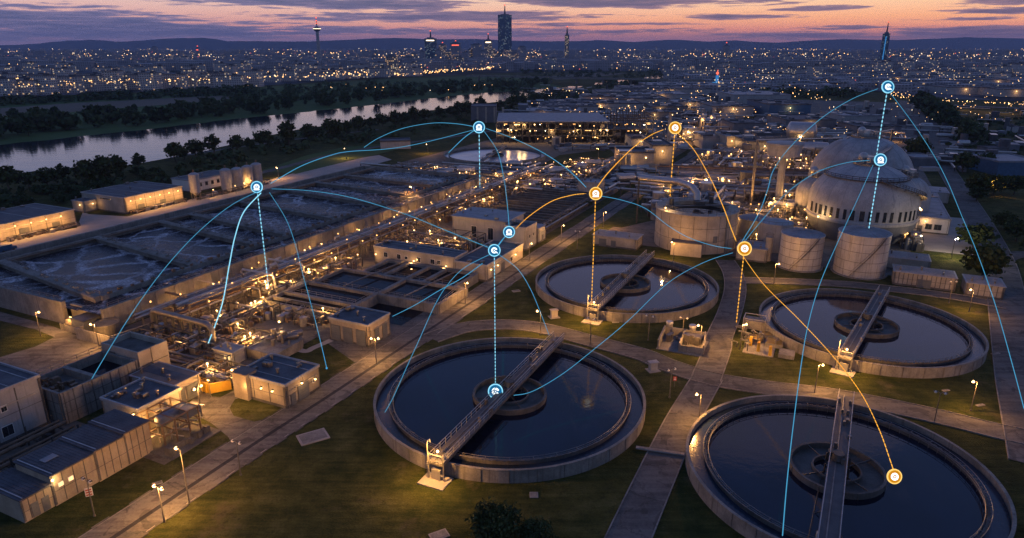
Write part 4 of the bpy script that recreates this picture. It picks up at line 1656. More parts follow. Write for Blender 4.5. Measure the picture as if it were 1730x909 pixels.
# plant annexe with pipe frame at the end of the long building
building((61.5, 69.5, -104.5, -95.6), 4.6, 'low flat roofed block behind the pipe frame, roof crowded with small ducts', 'building', 'plant_building', 'plaster_pale', 'roof', vents=9, seed=7,
         windows=[('t1', 65, 1.0, 2, 3)], lamps=[('s0', -96.6, 3.9, 260)])
sk = thing('pipe_skid', 'tan steel frame full of pipes and ducts at the end of the long building', 'pipe frame', P(63, -90))
m = MB()
for s_ in (60.4, 62.6, 65.0, 67.0):
    for t_ in (-95.0, -92.0, -88.6):
        m.bar(P(s_, t_, .1), P(s_, t_, 4.6), .2)
for z_ in (2.4, 4.5):
    for s_ in (60.4, 62.6, 65.0, 67.0):
        m.bar(P(s_, -95, z_), P(s_, -88.6, z_), .16)
    for t_ in (-95.0, -92.0, -88.6):
        m.bar(P(60.4, t_, z_), P(67, t_, z_), .16)
for i in range(3):
    m.bar(P(60.4 + 2.2 * i, -95, .2), P(60.4 + 2.2 * i, -92, 2.4), .09)
m.build('frame', 'rusty', sk)
m = MB()
rr = random.Random(31)
for i in range(14):
    s_ = rr.uniform(60.6, 67)
    z_ = rr.uniform(.5, 4.2)
    t_ = rr.uniform(-94.5, -90)
    MB().tube([P(s_, t_, .1), P(s_, t_, z_), P(s_ + rr.uniform(.4, 1.6), t_ + .2, z_ + .15), P(s_ + rr.uniform(1.2, 2.0), t_ + rr.uniform(.5, 4), z_ + .1)], rr.uniform(.09, .2), 6).build('pipe', 'steel_pale', sk, True)
m = MB()
m.vessel(P(62, -91.6, 3.5), P(67, -91.6, 3.5), 1.0, 14)
m.box(*P(66.4, -89.8)[:2], 3.0, 2.6, 1.8, 1.5, TH)
m.build('duct', 'cladding_dark', sk, True)
m = MB()
m.stbox(58.8, 68.2, -95.4, -85.4, .03, .2)
m.stbox(59.2, 60.2, -87.5, -86.0, .2, 1.6)
for i in range(12):
    q = P(60.4 + i * .6, -87 + rr.uniform(-.5, .5))
    m.box(q.x, q.y, .2, rr.uniform(.4, .9), rr.uniform(.4, .8), rr.uniform(.4, 1.1), TH)
m.build('slab', 'concrete_dark', sk)
q = P(61.0, -94.6, 3.9)
b_ = MB()
b_.ball(q.x, q.y, q.z, .16, 8)
bo = b_.build('work_lamp', 'bulb', sk, True)
add_light(bo, P(61.0, -93.2, 3.4), 900, (1, .48, .12))

# tower block cut by left edge
building((46.0, 57.6, -130, -113.2), 8.6, 'tall plain block at left edge with two small windows and pipes on its roof', 'building', 'plant_building', 'render_grey', 'roof',
         windows=[('t1', 50.4, .8, 5.4, 6.3), ('t1', 51.6, .8, 5.4, 6.3), ('t1', 51.4, 1.6, 1.2, 2.9)], joints=[('t1', 3.6)], seams=4)
ps = thing('pipe_bridge', 'low pipe bridge with brown ducts beside the tall plain block at left edge', 'pipe rack', P(46, -106))
m = MB()
for i in range(4):
    MB().tube([P(38, -109 + i * 1.9, 1.8 + .3 * (i % 2)), P(57, -109.2 + i * 1.9, 1.9 + .3 * (i % 2))], .22 + .1 * (i % 2), 7).build('pipe', 'rusty', ps, True)
m = MB()
for s_ in (40, 46, 52, 56):
    m.bar(P(s_, -109.6, 1.5), P(s_, -102.4, 1.5), .2)
    for t_ in (-109.4, -102.6):
        m.bar(P(s_, t_, 0), P(s_, t_, 3.4), .2)
rr = random.Random(77)
for i in range(36):
    q = P(rr.uniform(40, 57), rr.uniform(-112, -101.5))
    MB().box(q.x, q.y, 0, rr.uniform(.4, 1.5), rr.uniform(.4, 1.2), rr.uniform(.4, 1.6), TH).build('equipment_box', 'dark_steel', ps)
m.build('support_frame', 'dark_steel', ps)

# --- left warehouses
building((100, 145.6, -262.5, -240.0), 5.4, 'long pale warehouse at the left edge with a row of glowing wall lamps', 'warehouse', 'warehouse', 'plaster_pale', 'roof', seams=5, parapet=.2, off=2.8,
         joints=[('t1', 5.0)], lamps=[('t1', 120.5 + 5.0 * i, 4.3, 750) for i in range(5)], doors=[('t1', 128, 3, 3), ('t1', 138.5, 2.4, 2.6)], vents=3)
building((164, 189.6, -264.0, -239.0), 6.0, 'pale warehouse with dark blue roof and six wall lamps beside the silos', 'warehouse', 'warehouse', 'plaster_pale', 'roof', seams=4, parapet=.2, off=2.6,
         joints=[('t1', 4.2)], lamps=[('t1', 166.3 + 4.2 * i, 4.7, 650) for i in range(6)], doors=[('t1', 170.5, 2.5, 2.6), ('t1', 180, 2.6, 2.6)], vents=2, windows=[('s0', -250, 6, 4.6, 5.2)])
building((158.5, 163.6, -262, -255), 4.2, 'tiny lean-to between the two lamp lit warehouses', 'shed', 'shed', 'plaster_pale', 'roof', lamps=[('s0', -257, 3.0, 260), ('t1', 162, 3.0, 260)], parapet=.1)
building((203, 226, -262, -249), 5.0, 'low pale building behind the row of four silos', 'building', 'plant_building', 'white_paint', 'roof', windows=[('t1', 207 + 3.2 * i, 1.2, 2.2, 3.8) for i in range(5)], lamps=[('t1', 204.5, 4.0, 200)])
van = thing('parked_van', 'dark van parked on the warehouse road at the left edge', 'van', at(12, 424))
m = MB()
q = at(12, 424)
m.box(q.x, q.y, .35, 5.0, 1.9, .9, TH)
m.box(q.x - .5 * CU, q.y - .5 * SU, 1.25, 3.7, 1.75, .75, TH)
m.build('body', 'blue_steel', van)
for a in (-1.5, 1.5):
    for c in (-.85, .85):
        w_ = MB()
        o_ = Vector((CU * a + SU * c, SU * a - CU * c, 0)) + q
        e = Vector((SU, -CU, 0)) * .12
        w_.tube([o_ - e + Vector((0, 0, .36)), o_ + e + Vector((0, 0, .36))], .36, 12)
        w_.build('wheel', 'dark_steel', van)

# silos
for i, (px, py, h, lab) in enumerate(((333, 337, 10.5, 'lone slender steel silo on legs beside the lamp lit warehouse'), (385, 325, 9.8, 'nearest silo of the row of four by the warehouse road'),
                                      (404, 320, 9.2, 'second silo of the row of four by the warehouse road'), (421, 315, 9.0, 'third silo of the row of four by the warehouse road'),
                                      (436, 311, 9.2, 'farthest silo of the row of four by the warehouse road'))):
    q = at(px, py)
    r = thing('silo', lab, 'silo', q, 'steel silos')
    m = MB()
    R_ = 2.0 if i == 0 else 2.25
    z0 = 2.6 if i == 0 else .6
    m.lathe([(.4, z0 - .9), (R_, z0 + .6), (R_, h), (R_ * .6, h + .5), (.3, h + .8)], q.x, q.y, 22)
    for a in range(7):
        w = a * 2 * pi / 7
        m.bar((q.x + (R_ + .03) * cos(w), q.y + (R_ + .03) * sin(w), z0 + .5), (q.x + (R_ + .03) * cos(w), q.y + (R_ + .03) * sin(w), h - .05), .12)
    m.build('shell', 'cladding', r, True)
    m = MB()
    for a in range(5):
        w = a * 2 * pi / 5
        m.bar((q.x + R_ * .9 * cos(w), q.y + R_ * .9 * sin(w), 0), (q.x + R_ * .9 * cos(w), q.y + R_ * .9 * sin(w), z0 + .8), .22)
    m.build('leg_frame', 'steel', r)
    m = MB()
    m.cyl(q.x, q.y, h + .7, h + 1.9, .35, .3, 10)
    m.build('vent', 'rusty', r, True)
put_lamp('short', 362, 334, 'low light between the lone silo and the row of four', None, RL)
put_lamp('short', 399, 327, 'low light at the feet of the four silos', None, RL)
put_lamp('short', 425, 318, 'low light behind the far silo of the four', None, RL)

# --- middle white buildings
building((153.8, 160.5, -117.5, -90.6), 5.0, 'long white building with a row of small windows and wall lamps behind the square tanks', 'building', 'plant_building', 'plaster_pale', 'roof', seams=2,
         windows=[('s0', -113.5, 1.2, 2.6, 3.9), ('s0', -109.0, 1.2, 2.6, 3.9), ('s0', -106.5, .9, 2.8, 3.6), ('s0', -102.4, 1.2, 2.5, 3.8), ('s0', -97.8, 1.3, 2.6, 3.9), ('s0', -95.8, 1.0, 2.8, 3.8)],
         doors=[('s0', -111.2, 1.1, 2.3), ('s0', -99.5, 1.2, 2.3)], lamps=[('s0', -116.9, 3.0, 260), ('s0', -103.9, 2.7, 320), ('s0', -93.4, 2.6, 320)], vents=3)
building((153.2, 176.5, -90.4, -80.6), 4.3, 'low white wing with dark roof and lamps along the main road', 'building', 'plant_building', 'plaster_pale', 'roof',
         doors=[('t1', 157.5, 1.2, 2.4), ('t1', 163, 2.0, 2.6)], windows=[('t1', 168.5, 1.2, 1.6, 2.8)], lamps=[('t1', 159.6, 2.9, 320), ('t1', 155.5, 2.9, 200), ('t1', 171, 2.9, 320)], vents=4, seams=2, seed=12)
building((187.5, 201, -111.0, -91.5), 7.6, 'grey windowless block with hipped pale roof behind the long white building', 'building', 'plant_building', 'render_grey', 'roof_pale', lip=.5, parapet=0,
         windows=[('s0', -103, 1.8, 1.5, 5.0), ('s0', -97, 1.8, 1.2, 5.0)], vents=3, seed=3)
building((184.5, 192.5, -90.6, -83.2), 6.4, 'smaller grey block with open roof beside the main road', 'building', 'plant_building', 'render_grey', 'roof', parapet=.9, lip=.05, windows=[('t1', 187, .7, 3.6, 4.6), ('t1', 190, .7, 3.6, 4.6)], vents=4)
building((193.5, 199.5, -89.5, -83.0), 4.8, 'grey cube with pale roof at the end of the grey blocks by the road', 'building', 'plant_building', 'render_grey', 'roof_pale', parapet=.1, vents=2, doors=[('t1', 197, 1.0, 2.2)])
building((268, 276, -97, -88), 6.0, 'small block standing in the pipes behind the slatted basins', 'building', 'plant_building', 'render_grey', 'roof_pale', vents=1)
building((199.6, 206.4, -66.8, -52.6), 3.4, 'low shed with pale ribbed roof between the main road and the concrete tower', 'shed', 'shed', 'plaster_pale', 'roof_pale', parapet=0, seams=7, lip=.3,
         doors=[('s0', -60, 1.4, 2.2), ('s0', -63.5, 2.2, 2.4)])
building((203.0, 211.5, -23.4, -15.0), 3.8, 'small white roofed box building to the right of the concrete tower', 'building', 'plant_building', 'plaster_pale', 'roof_pale', parapet=.15, vents=2, lip=.2)

# --- east of the digesters
building((262, 300, 26.5, 36.5), 5.2, 'low white service building lit yellow beside the digesters', 'building', 'plant_building', 'white_paint', 'roof_pale', parapet=.25, lip=.2,
         windows=[('s0', 33.3, 2.0, 1.5, 3.2), ('s0', 30.6, 1.8, 1.5, 3.2)], doors=[('s0', 28.1, 1.3, 2.4)], lamps=[('s0', 29.4, 4.2, 420), ('t0', 268, 4.2, 520), ('t0', 278, 4.2, 520)], vents=2)
building((303, 312, 28, 37), 5.0, 'small white building with lit window behind the yellow lit service building', 'building', 'plant_building', 'white_paint', 'roof_pale', parapet=.2,
         windows=[('s0', 35.2, 1.4, 1.4, 2.8, 1)], doors=[('s0', 31.5, 2.6, 3.0)], lamps=[('s0', 33.6, 4.0, 260)])
building((317, 330, 26, 42), 4.4, 'grey flat shed behind the small white building on the lawn by the digesters', 'shed', 'shed', 'render_grey', 'roof_pale', parapet=0, vents=2)
building((198, 204.5, 17.5, 31.5), 3.6, 'long corrugated shed with striped pale roof above the right round tank', 'shed', 'shed', 'plaster_pale', 'roof_pale', parapet=0, lip=.3, seams=10, joints=[('s0', 1.1)], doors=[('s0', 24.6, 3.0, 2.2)])
building((196.2, 203.4, 33.6, 41.6), 3.4, 'shorter corrugated shed with dark striped roof near the east road', 'shed', 'shed', 'plaster_pale', 'roof_pale', parapet=0, lip=.3, seams=8, joints=[('s0', 1.4)])
building((212.5, 220, 9.5, 27), 3.4, 'narrow low shed running behind the long corrugated shed', 'shed', 'shed', 'plaster_pale', 'roof_pale', parapet=0, lip=.2, seams=9)
hb = MB()
tank_q = P(243.5, 25.4)
fr = thing('fuel_container', 'grey service container on legs beside the front digester', 'container', tank_q)
hb.box(tank_q.x, tank_q.y, 1.0, 6.2, 2.6, 2.7, TH)
hb.box(tank_q.x, tank_q.y, 3.7, 6.5, 2.8, .12, TH)
hb.build('body', 'cladding', fr)
lg = MB()
for a in (-2.6, 2.6):
    for c in (-1.1, 1.1):
        o_ = tank_q + Vector((CU * a + SU * c, SU * a - CU * c, 0))
        lg.bar(o_, o_ + Vector((0, 0, 1.05)), .2)
lg.build('leg_frame', 'steel', fr)


# ================================================================== storage tanks, concrete tower, digesters
def steel_tank(q, R, h, label):
    r = thing('storage_tank', label, 'storage tank', q, 'steel storage tanks')
    m = MB()
    m.lathe([(R, 0), (R, h), (R + .12, h), (R + .12, h + .15), (R, h + .2)], q.x, q.y, 48)
    for zz in (h * .16, h * .38, h * .62, h * .82):
        m.lathe([(R + .005, zz), (R + .05, zz + .02), (R + .05, zz + .1), (R + .005, zz + .12)], q.x, q.y, 48, mi=1)
    for i in range(14):
        w = 2 * pi * i / 14
        for a, b in ((0, .38), (.38, 1)):
            w2 = w + (.2 if a else 0)
            m.bar((q.x + (R + .01) * cos(w2), q.y + (R + .01) * sin(w2), h * a), (q.x + (R + .01) * cos(w2), q.y + (R + .01) * sin(w2), h * b), .04, .04, 1)
    m.build('shell', ['tank_steel', 'steel'], r, True)
    m = MB()
    m.lathe([(R + .05, h + .2), (R * .5, h + .75), (.3, h + 1.25), (.01, h + 1.25)], q.x, q.y, 24)
    for i in range(24):
        w = 2 * pi * i / 24
        m.bar((q.x + R * cos(w), q.y + R * sin(w), h + .24), (q.x + .4 * cos(w), q.y + .4 * sin(w), h + 1.27), .12, .07)
    m.cyl(q.x, q.y, h + 1.2, h + 1.8, .3, .3, 10)
    m.build('roof', 'roof_pale', r)
    m = MB()
    for i in range(10):
        w = -2.4 + i * .12
        a = (q.x + (R + .5) * cos(w), q.y + (R + .5) * sin(w), h * i / 10 + .2)
        b = (q.x + (R + .5) * cos(w + .12), q.y + (R + .5) * sin(w + .12), h * (i + 1) / 10 + .2)
        m.bar(a, b, .5, .1)
        m.bar((a[0], a[1], a[2] + 1), (b[0], b[1], b[2] + 1), .07)
    m.build('stair', 'steel', r)
    m = MB()
    m.lathe([(R + .6, 0), (R + .6, .25), (R, .25)], q.x, q.y, 48)
    m.build('base_ring', 'concrete', r)
    return r


steel_tank(Vector((82.5, 187.0, 0)), 5.75, 9.6, 'smaller of two steel storage tanks with conical roofs, on the left')
steel_tank(Vector((97.0, 181.5, 0)), 6.6, 11.6, 'larger of two steel storage tanks with conical roofs, on the right')

rt = thing('concrete_tower', 'wide round concrete tower with open top, gantry and bent pipe', 'tank tower', (58.5, 211, 0))
m = MB()
X_, Y_, R_, H_ = 58.5, 211.0, 12.6, 11.6
m.lathe([(R_, 0), (R_, H_), (R_ + .35, H_), (R_ + .35, H_ + .3), (R_ - 3.2, H_ + .3), (R_ - 3.2, H_ - 1.2)], X_, Y_, 64)
for zz in (3.9, 7.8):
    m.lathe([(R_ + .005, zz), (R_ + .05, zz + .02), (R_ + .05, zz + .1), (R_ + .005, zz + .12)], X_, Y_, 64, mi=1)
for i in range(20):
    w = 2 * pi * i / 20
    m.bar((X_ + R_ * cos(w), Y_ + R_ * sin(w), 0), (X_ + R_ * cos(w), Y_ + R_ * sin(w), H_ - .05), .10, .08, 1)
m.build('wall', ['plaster_pale', 'concrete_dark'], rt, True)
m = MB()
m.disc(X_, Y_, H_ - 1.0, R_ - 3.19, 64)
m.build('water', 'settling_water', rt)
m = MB()
for rr_ in (R_ + .2, R_ - 3.1):
    for zz in (H_ + .85, H_ + 1.35):
        m.tube([(X_ + rr_ * cos(2 * pi * i / 48), Y_ + rr_ * sin(2 * pi * i / 48), zz) for i in range(48)], .05, 4, True)
    for i in range(32):
        w = 2 * pi * i / 32
        m.bar((X_ + rr_ * cos(w), Y_ + rr_ * sin(w), H_ + .3), (X_ + rr_ * cos(w), Y_ + rr_ * sin(w), H_ + 1.35), .07)
m.build('railing', 'steel', rt)
m = MB()
m.tube([(X_ - 14, Y_ + 26, 16.5), (X_ - 2, Y_ + 16, 16.8), (X_ + .5, Y_ + 10, 16.4), (X_ + 1.5, Y_ + 7, 15), (X_ + 1.6, Y_ + 6, 12.0)], 1.1, 10)
m.build('pipe', 'steel_pale', rt, True)
m = MB()
m.box(X_ + 1.5, Y_ + 3.5, H_ + .3, 3, 3, 1.2)
for a in (-7.5, 6.0):
    m.cyl(X_ + a, Y_ + (3 if a < 0 else 6), H_ + .3, H_ + 2.4, .8, .7, 12)
m.bar((X_ - R_ + 2, Y_, H_ + .5), (X_ + R_ - 2, Y_ + 2, H_ + .5), 1.2, .2)
m.bar((X_ - 14, Y_ + 26, 0), (X_ - 14, Y_ + 26, 16), .5)
m.build('top_gear', 'dark_steel', rt)
m = MB()
q = Vector((X_ - 5.5, Y_ - 12.2, 0))
m.box(q.x, q.y, 0, 9.0, 4.6, 4.0, -.35)
m.box(q.x, q.y, 4.0, 9.3, 4.9, .2, -.35, 1)
m.build('annexe', ['plaster_pale', 'roof'], rt)
m = MB()
w = -1.35
m.box(X_ + (R_) * cos(w), Y_ + R_ * sin(w), 3.6, .5, 1.3, 2.0, w)
w = -1.05
m.bar((X_ + (R_ + .2) * cos(w), Y_ + (R_ + .2) * sin(w), 0), (X_ + (R_ + .2) * cos(w), Y_ + (R_ + .2) * sin(w), H_), .35)
m.build('hatch', 'door_grey', rt)
b_ = MB()
b_.ball(X_ - 11.2, Y_ - 5.2, H_ + 1.2, .22, 8)
bo = b_.build('rim_lamp', 'bulb', rt, True)
add_light(bo, (X_ - 10.8, Y_ - 5.6, H_ + 2.0), 700, (1, .58, .2))


def digester(q, R, zeq, ztop, label, stair=True, band=True):
    r = thing('digester', label, 'digester', q, 'domed digester vessels')
    m = MB()
    prof = [(R * .86, 0.0), (R * .97, zeq * .35), (R, zeq * .62), (R * 1.0, zeq)]
    n = 14
    rt_ = R * (.24 if stair else .26)
    dome = []
    for i in range(1, n + 1):
        a = (pi / 2) * i / n * .84
        dome.append((max(rt_, R * cos(a) ** 1.0), zeq + (ztop - zeq) * sin(a) / sin(pi / 2 * .84)))
    low = [(R * .84, 0.0), (R * .985, zeq * .40), (R, zeq * .58)]
    mid_ = [(R, zeq * .58), (R * 1.004, zeq)]
    m.lathe(low, q.x, q.y, 72)
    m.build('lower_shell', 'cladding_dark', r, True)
    m = MB()
    m.lathe(mid_ + dome, q.x, q.y, 72)
    m.disc(q.x, q.y, ztop, dome[-1][0], 48)
    for i in range(18):
        w = 2 * pi * i / 18 + .1 * sin(i * 7.1)
        pts = [(q.x + (rr_ + .0) * cos(w), q.y + (rr_ + .02) * sin(w), zz + .01) for rr_, zz in dome]
        m.tube(pts, .035, 4, mi=1)
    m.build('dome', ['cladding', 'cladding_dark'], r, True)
    if band:
        m = MB()
        m.lathe([(R + .02, zeq * .56), (R + .35, zeq * .57), (R + .35, zeq * .64), (R + .02, zeq * .66)], q.x, q.y, 72)
        m.build('ring_beam', 'cladding', r, True)
        sp = 0
        rr = random.Random(2)
        w = -pi
        while w < 0:
            m = MB()
            hw = .028 if rr.random() < .7 else .042
            z0, z1 = zeq * .70, zeq * .98
            for k in range(2):
                pass
            a, b = w - hw, w + hw
            idx = len(m.v)
            for ang_ in (a, b):
                for rad in (R + .12, R - .1):
                    m.v.append((q.x + rad * cos(ang_), q.y + rad * sin(ang_), z0))
                    m.v.append((q.x + rad * cos(ang_), q.y + rad * sin(ang_), z1))
            i = idx
            m.face((i, i + 4, i + 5, i + 1))
            m.face((i + 1, i + 5, i + 7, i + 3))
            m.face((i, i + 1, i + 3, i + 2))
            m.face((i + 4, i + 6, i + 7, i + 5))
            m.build('window', 'glass_dark', r)
            w += .13 if rr.random() < .75 else .17
    if band and stair:
        k_ = min(range(len(dome)), key=lambda j: abs(dome[j][0] - .72 * R))
        rw, zw_ = dome[k_]
        m = MB()
        m.lathe([(rw - .3, zw_ - .2), (rw + .8, zw_ - .2), (rw + .8, zw_ + .05), (rw - .3, zw_ + .05)], q.x, q.y, 64, True)
        for zz in (.6, 1.15):
            m.tube([(q.x + (rw + .75) * cos(2 * pi * i / 64), q.y + (rw + .75) * sin(2 * pi * i / 64), zw_ + zz) for i in range(64)], .09, 4, True)
        for i in range(40):
            w = 2 * pi * i / 40
            m.bar((q.x + (rw + .75) * cos(w), q.y + (rw + .75) * sin(w), zw_), (q.x + (rw + .75) * cos(w), q.y + (rw + .75) * sin(w), zw_ + 1.15), .1)
        m.build('ring_walkway', 'dark_steel', r)
    rc = dome[-1][0]
    m = MB()
    m.cyl(q.x, q.y, ztop - .4, ztop + .5, rc + .5, rc + .5, 40)
    for zz in (.95, 1.5):
        m.tube([(q.x + (rc + .45) * cos(2 * pi * i / 40), q.y + (rc + .45) * sin(2 * pi * i / 40), ztop + zz) for i in range(40)], .07, 4, True)
    for i in range(28):
        w = 2 * pi * i / 28
        m.bar((q.x + (rc + .45) * cos(w), q.y + (rc + .45) * sin(w), ztop + .5), (q.x + (rc + .45) * cos(w), q.y + (rc + .45) * sin(w), ztop + 1.5), .08)
    m.build('top_platform', 'steel', r)
    m = MB()
    rr = random.Random(int(q.x))
    m.cyl(q.x, q.y, ztop + .5, ztop + 2.6, 1.8, 1.5, 16)
    m.ball(q.x - 1.5, q.y + 1, ztop + 2.2, 1.5, 10)
    for i in range(16 if stair else 5):
        w = rr.uniform(0, 6.28)
        d = rr.uniform(.6, 1.0) * rc * .7
        m.box(q.x + d * cos(w), q.y + d * sin(w), ztop + .5, rr.uniform(.6, 2), rr.uniform(.6, 1.6), rr.uniform(.6, 2.0), w)
    m.build('top_gear', 'steel_pale', r, True)
    if stair:
        m = MB()
        N = 26
        prev = None
        for i in range(N + 1):
            f = i / N
            w = -1.75 + 1.62 * f
            k = .42 + f * .57
            # follow the dome downward
            a = (pi / 2 * .84) * (1 - k) + 0.0
            rr_ = R * cos(a) + .95
            zz = zeq + (ztop - zeq) * sin(a) / sin(pi / 2 * .84) + .35
            c = Vector((q.x + rr_ * cos(w), q.y + rr_ * sin(w), zz))
            if prev is not None:
                m.bar(prev, c, 1.7, .22)
                o_ = Vector((cos(w), sin(w), 0)) * .5
                m.bar(prev + o_ + Vector((0, 0, 1.1)), c + o_ + Vector((0, 0, 1.1)), .14)
                m.bar(prev + o_ + Vector((0, 0, .55)), c + o_ + Vector((0, 0, .55)), .14)
                m.bar(c + o_, c + o_ + Vector((0, 0, 1.1)), .12)
                if i % 3 == 0:
                    m.bar(c, c - Vector((cos(w), sin(w), 0)) * .9 - Vector((0, 0, .5)), .2)
            prev = c
        m.build('stair', 'dark_steel', r)
    return r


DQ = Vector((116.4, 222.5, 0))
digester(DQ, 16.6, 11.5, 23.6, 'front domed digester with slit windows round its belt and a stair down its side')
digester(Vector((134.5, 262.0, 0)), 18.4, 12, 27.5, 'rear domed digester peeping over the front one', False)
digester(Vector((111.5, 246.5, 0)), 7.0, 9, 15.0, 'small pale domed vessel tucked behind the left shoulder of the front digester', False, False)
digester(Vector((140.5, 239.0, 0)), 7.5, 9, 16.5, 'small domed vessel squeezed behind the right shoulder of the front digester', False, False)
cw_ = thing('catwalk', 'steel catwalk running right from the top of the digesters with a lit blue strip', 'catwalk', (140, 250, 0))
m = MB()
m.bar((118, 224, 25.0), (146, 262, 24.5), 1.6, .25)
m.bar((128, 262, 27.0), (165, 300, 26.0), 1.8, .25)
m.bar((92, 258, 26.8), (125, 262, 27.0), 2.4, .25)
for (a, b) in (((118, 224, 25), (146, 262, 24.5)), ((128, 262, 27), (165, 300, 26)), ((92, 258, 26.8), (125, 262, 27.0))):
    a, b = Vector(a), Vector(b)
    n_ = Vector((-(b - a).y, (b - a).x, 0)).normalized()
    for sg in (-.85, .85):
        for zz in (.6, 1.1):
            m.bar(a + n_ * sg + Vector((0, 0, zz)), b + n_ * sg + Vector((0, 0, zz)), .1)
m.bar((146, 262, 0), (146, 262, 24.5), .7)
m.bar((165, 300, 0), (165, 300, 26), .7)
m.bar((92, 258, 0), (92, 258, 26.8), .8)
m.build('walkway', 'steel', cw_)
hd = thing('drum_platform', 'round grey drum platform beside the shoulder of the rear digester', 'vessel', (104, 262, 0))
m = MB()
m.cyl(104, 262, 20.5, 24.5, 6.0, 6.4, 28)
m.cyl(104, 262, 24.5, 25.3, 6.8, 6.8, 28)
m.cyl(104, 262, 0, 20.5, 1.3, 1.3, 14)
m.build('drum', 'cladding', hd, True)
for (a, b, z_) in ((99.2, 215.5, 7.5), (131.5, 214.5, 10.0), (95.5, 235, 12.0)):
    r = thing('flood_lamp', 'lit flood lamp on a mast beside the digesters', 'flood lamp', (a, b, 0), 'flood lamps round the digesters')
    m = MB()
    m.tube([(a, b, 0), (a, b, z_)], .09, 6)
    m.build('pole', 'steel', r)
    m = MB()
    m.ball(a, b, z_ + .2, .26, 8)
    bo = m.build('bulb', 'bulb', r, True)
    add_light(bo, (a, b - .1, z_ + .75), 520, (1, .58, .22), .3)

# sludge pump pit and valve station on the grass
pp = thing('pump_pit', 'open concrete pump pit with low walls beside the junction', 'pump pit', P(134.5, -24))
m = MB()
for (a, b, w, h) in (((130.6, -28.6), (138.9, -29.2), .3, 2.2), ((138.9, -29.2), (139.2, -20.4), .3, 2.0), ((131.6, -19.6), (139.2, -20.6), .3, 2.2), ((131.2, -24.4), (138.9, -24.8), .3, 2.0), ((131.3, -24.4), (131.6, -19.6), .3, 1.6)):
    wall_st(m, a, b, w, 0, h)
m.stbox(130.5, 139, -29, -19.7, .03, .12)
m.build('wall', 'concrete', pp)
m = MB()
rr = random.Random(4)
for i in range(14):
    q = P(rr.uniform(135, 138.5), rr.uniform(-28, -21))
    MB().box(q.x, q.y, .1, rr.uniform(.4, 1.5), rr.uniform(.4, 1.0), rr.uniform(.5, 2.2), TH).build('pump', 'steel', pp)
MB().stbox(136, 138.6, -24.4, -20.8, 1.5, 1.7).build('cover', 'steel', pp)
m = MB()
for t_ in (-28.4, -23.4):
    q = P(139.6, t_)
    m = MB()
    m.cyl(q.x, q.y, 0, 2.6, .7, .7, 12)
    m.cyl(q.x, q.y, 2.6, 3.0, .85, .75, 12)
    m.build('breather', 'steel_pale', pp, True)

vs = thing('valve_station', 'cluster of yellow lit valves, pipes and covers on the grass beside the path', 'valve station', P(145, -11))
m = MB()
rr = random.Random(9)
m.stbox(136.5, 146, -12.5, -6.5, .03, .16)
m.stbox(150, 153, -14, -9.5, .03, 2.0)
for (a, b, c, d) in ((141.5, 144.8, -8.6, -5.2), (137.0, 140.2, -5.6, -2.6), (145.4, 148.0, -10.4, -7.4)):
    m.stbox(a, b, c, d, .1, .9)
m.build('pit_wall', 'concrete', vs)
m = MB()
for (a, b, c, d) in ((141.7, 144.6, -8.4, -5.4), (145.6, 147.8, -10.2, -7.6), (142.0, 145.0, -12.4, -9.4)):
    MB().stbox(a, b, c, d, .92, 1.05).build('cover_plate', 'green_tarp', vs)
m = MB()
for i in range(16):
    s_, t_ = rr.uniform(136.5, 147), rr.uniform(-14, -6)
    z_ = rr.uniform(.8, 2.2)
    MB().tube([P(s_, t_, .1), P(s_, t_, z_), P(s_ + .5, t_ + rr.uniform(-1, 1), z_ + .1), P(s_ + 1.4, t_ + rr.uniform(-2, 2), z_)], rr.uniform(.1, .22), 6).build('pipe', 'steel', vs, True)
m = MB()
for (s_, t_) in ((138.3, -9.6), (137.2, -7.2), (140.6, -11.4)):
    q = P(s_, t_)
    m = MB()
    m.cyl(q.x, q.y, .1, 1.9, .35, .3, 10)
    m.box(q.x, q.y, 1.7, .8, .5, .5, TH)
    m.build('valve', 'yellow_paint', vs, True)
m = MB()
for i in range(5):
    m.bar(P(149.5 + .7 * i, -14.2, 0), P(149.5 + .7 * i, -14.2, 2.6), .12)
m.bar(P(149.4, -14.2, 2.6), P(153, -14.2, 2.6), .14)
m.bar(P(149.4, -9.6, 2.6), P(153, -9.6, 2.6), .14)
for s_ in (149.5, 153):
    m.bar(P(s_, -14.2, 2.6), P(s_, -9.6, 2.6), .14)
    m.bar(P(s_, -9.6, 0), P(s_, -9.6, 2.6), .12)
m.build('frame', 'steel_pale', vs)
put_lamp('short', 0, 0, 'low lamp at the near end of the yellow valve station', 0, RL, 0, tuple(P(143.6, -13.4)[:2]))

# small kiosk, signs, hatches on the lawns
def kiosk(px, py, label, mat='cladding'):
    q = at(px, py)
    r = thing('kiosk', label, 'kiosk', q)
    m = MB()
    m.box(q.x, q.y, .1, 1.5, 1.0, 1.7, .3)
    m.box(q.x, q.y, 1.8, 1.9, 1.3, .14, .3)
    m.build('cabinet', mat, r)
    m = MB()
    m.box(q.x, q.y, .02, 2.4, 2.0, .12, .3)
    m.build('base_slab', 'slab', r)


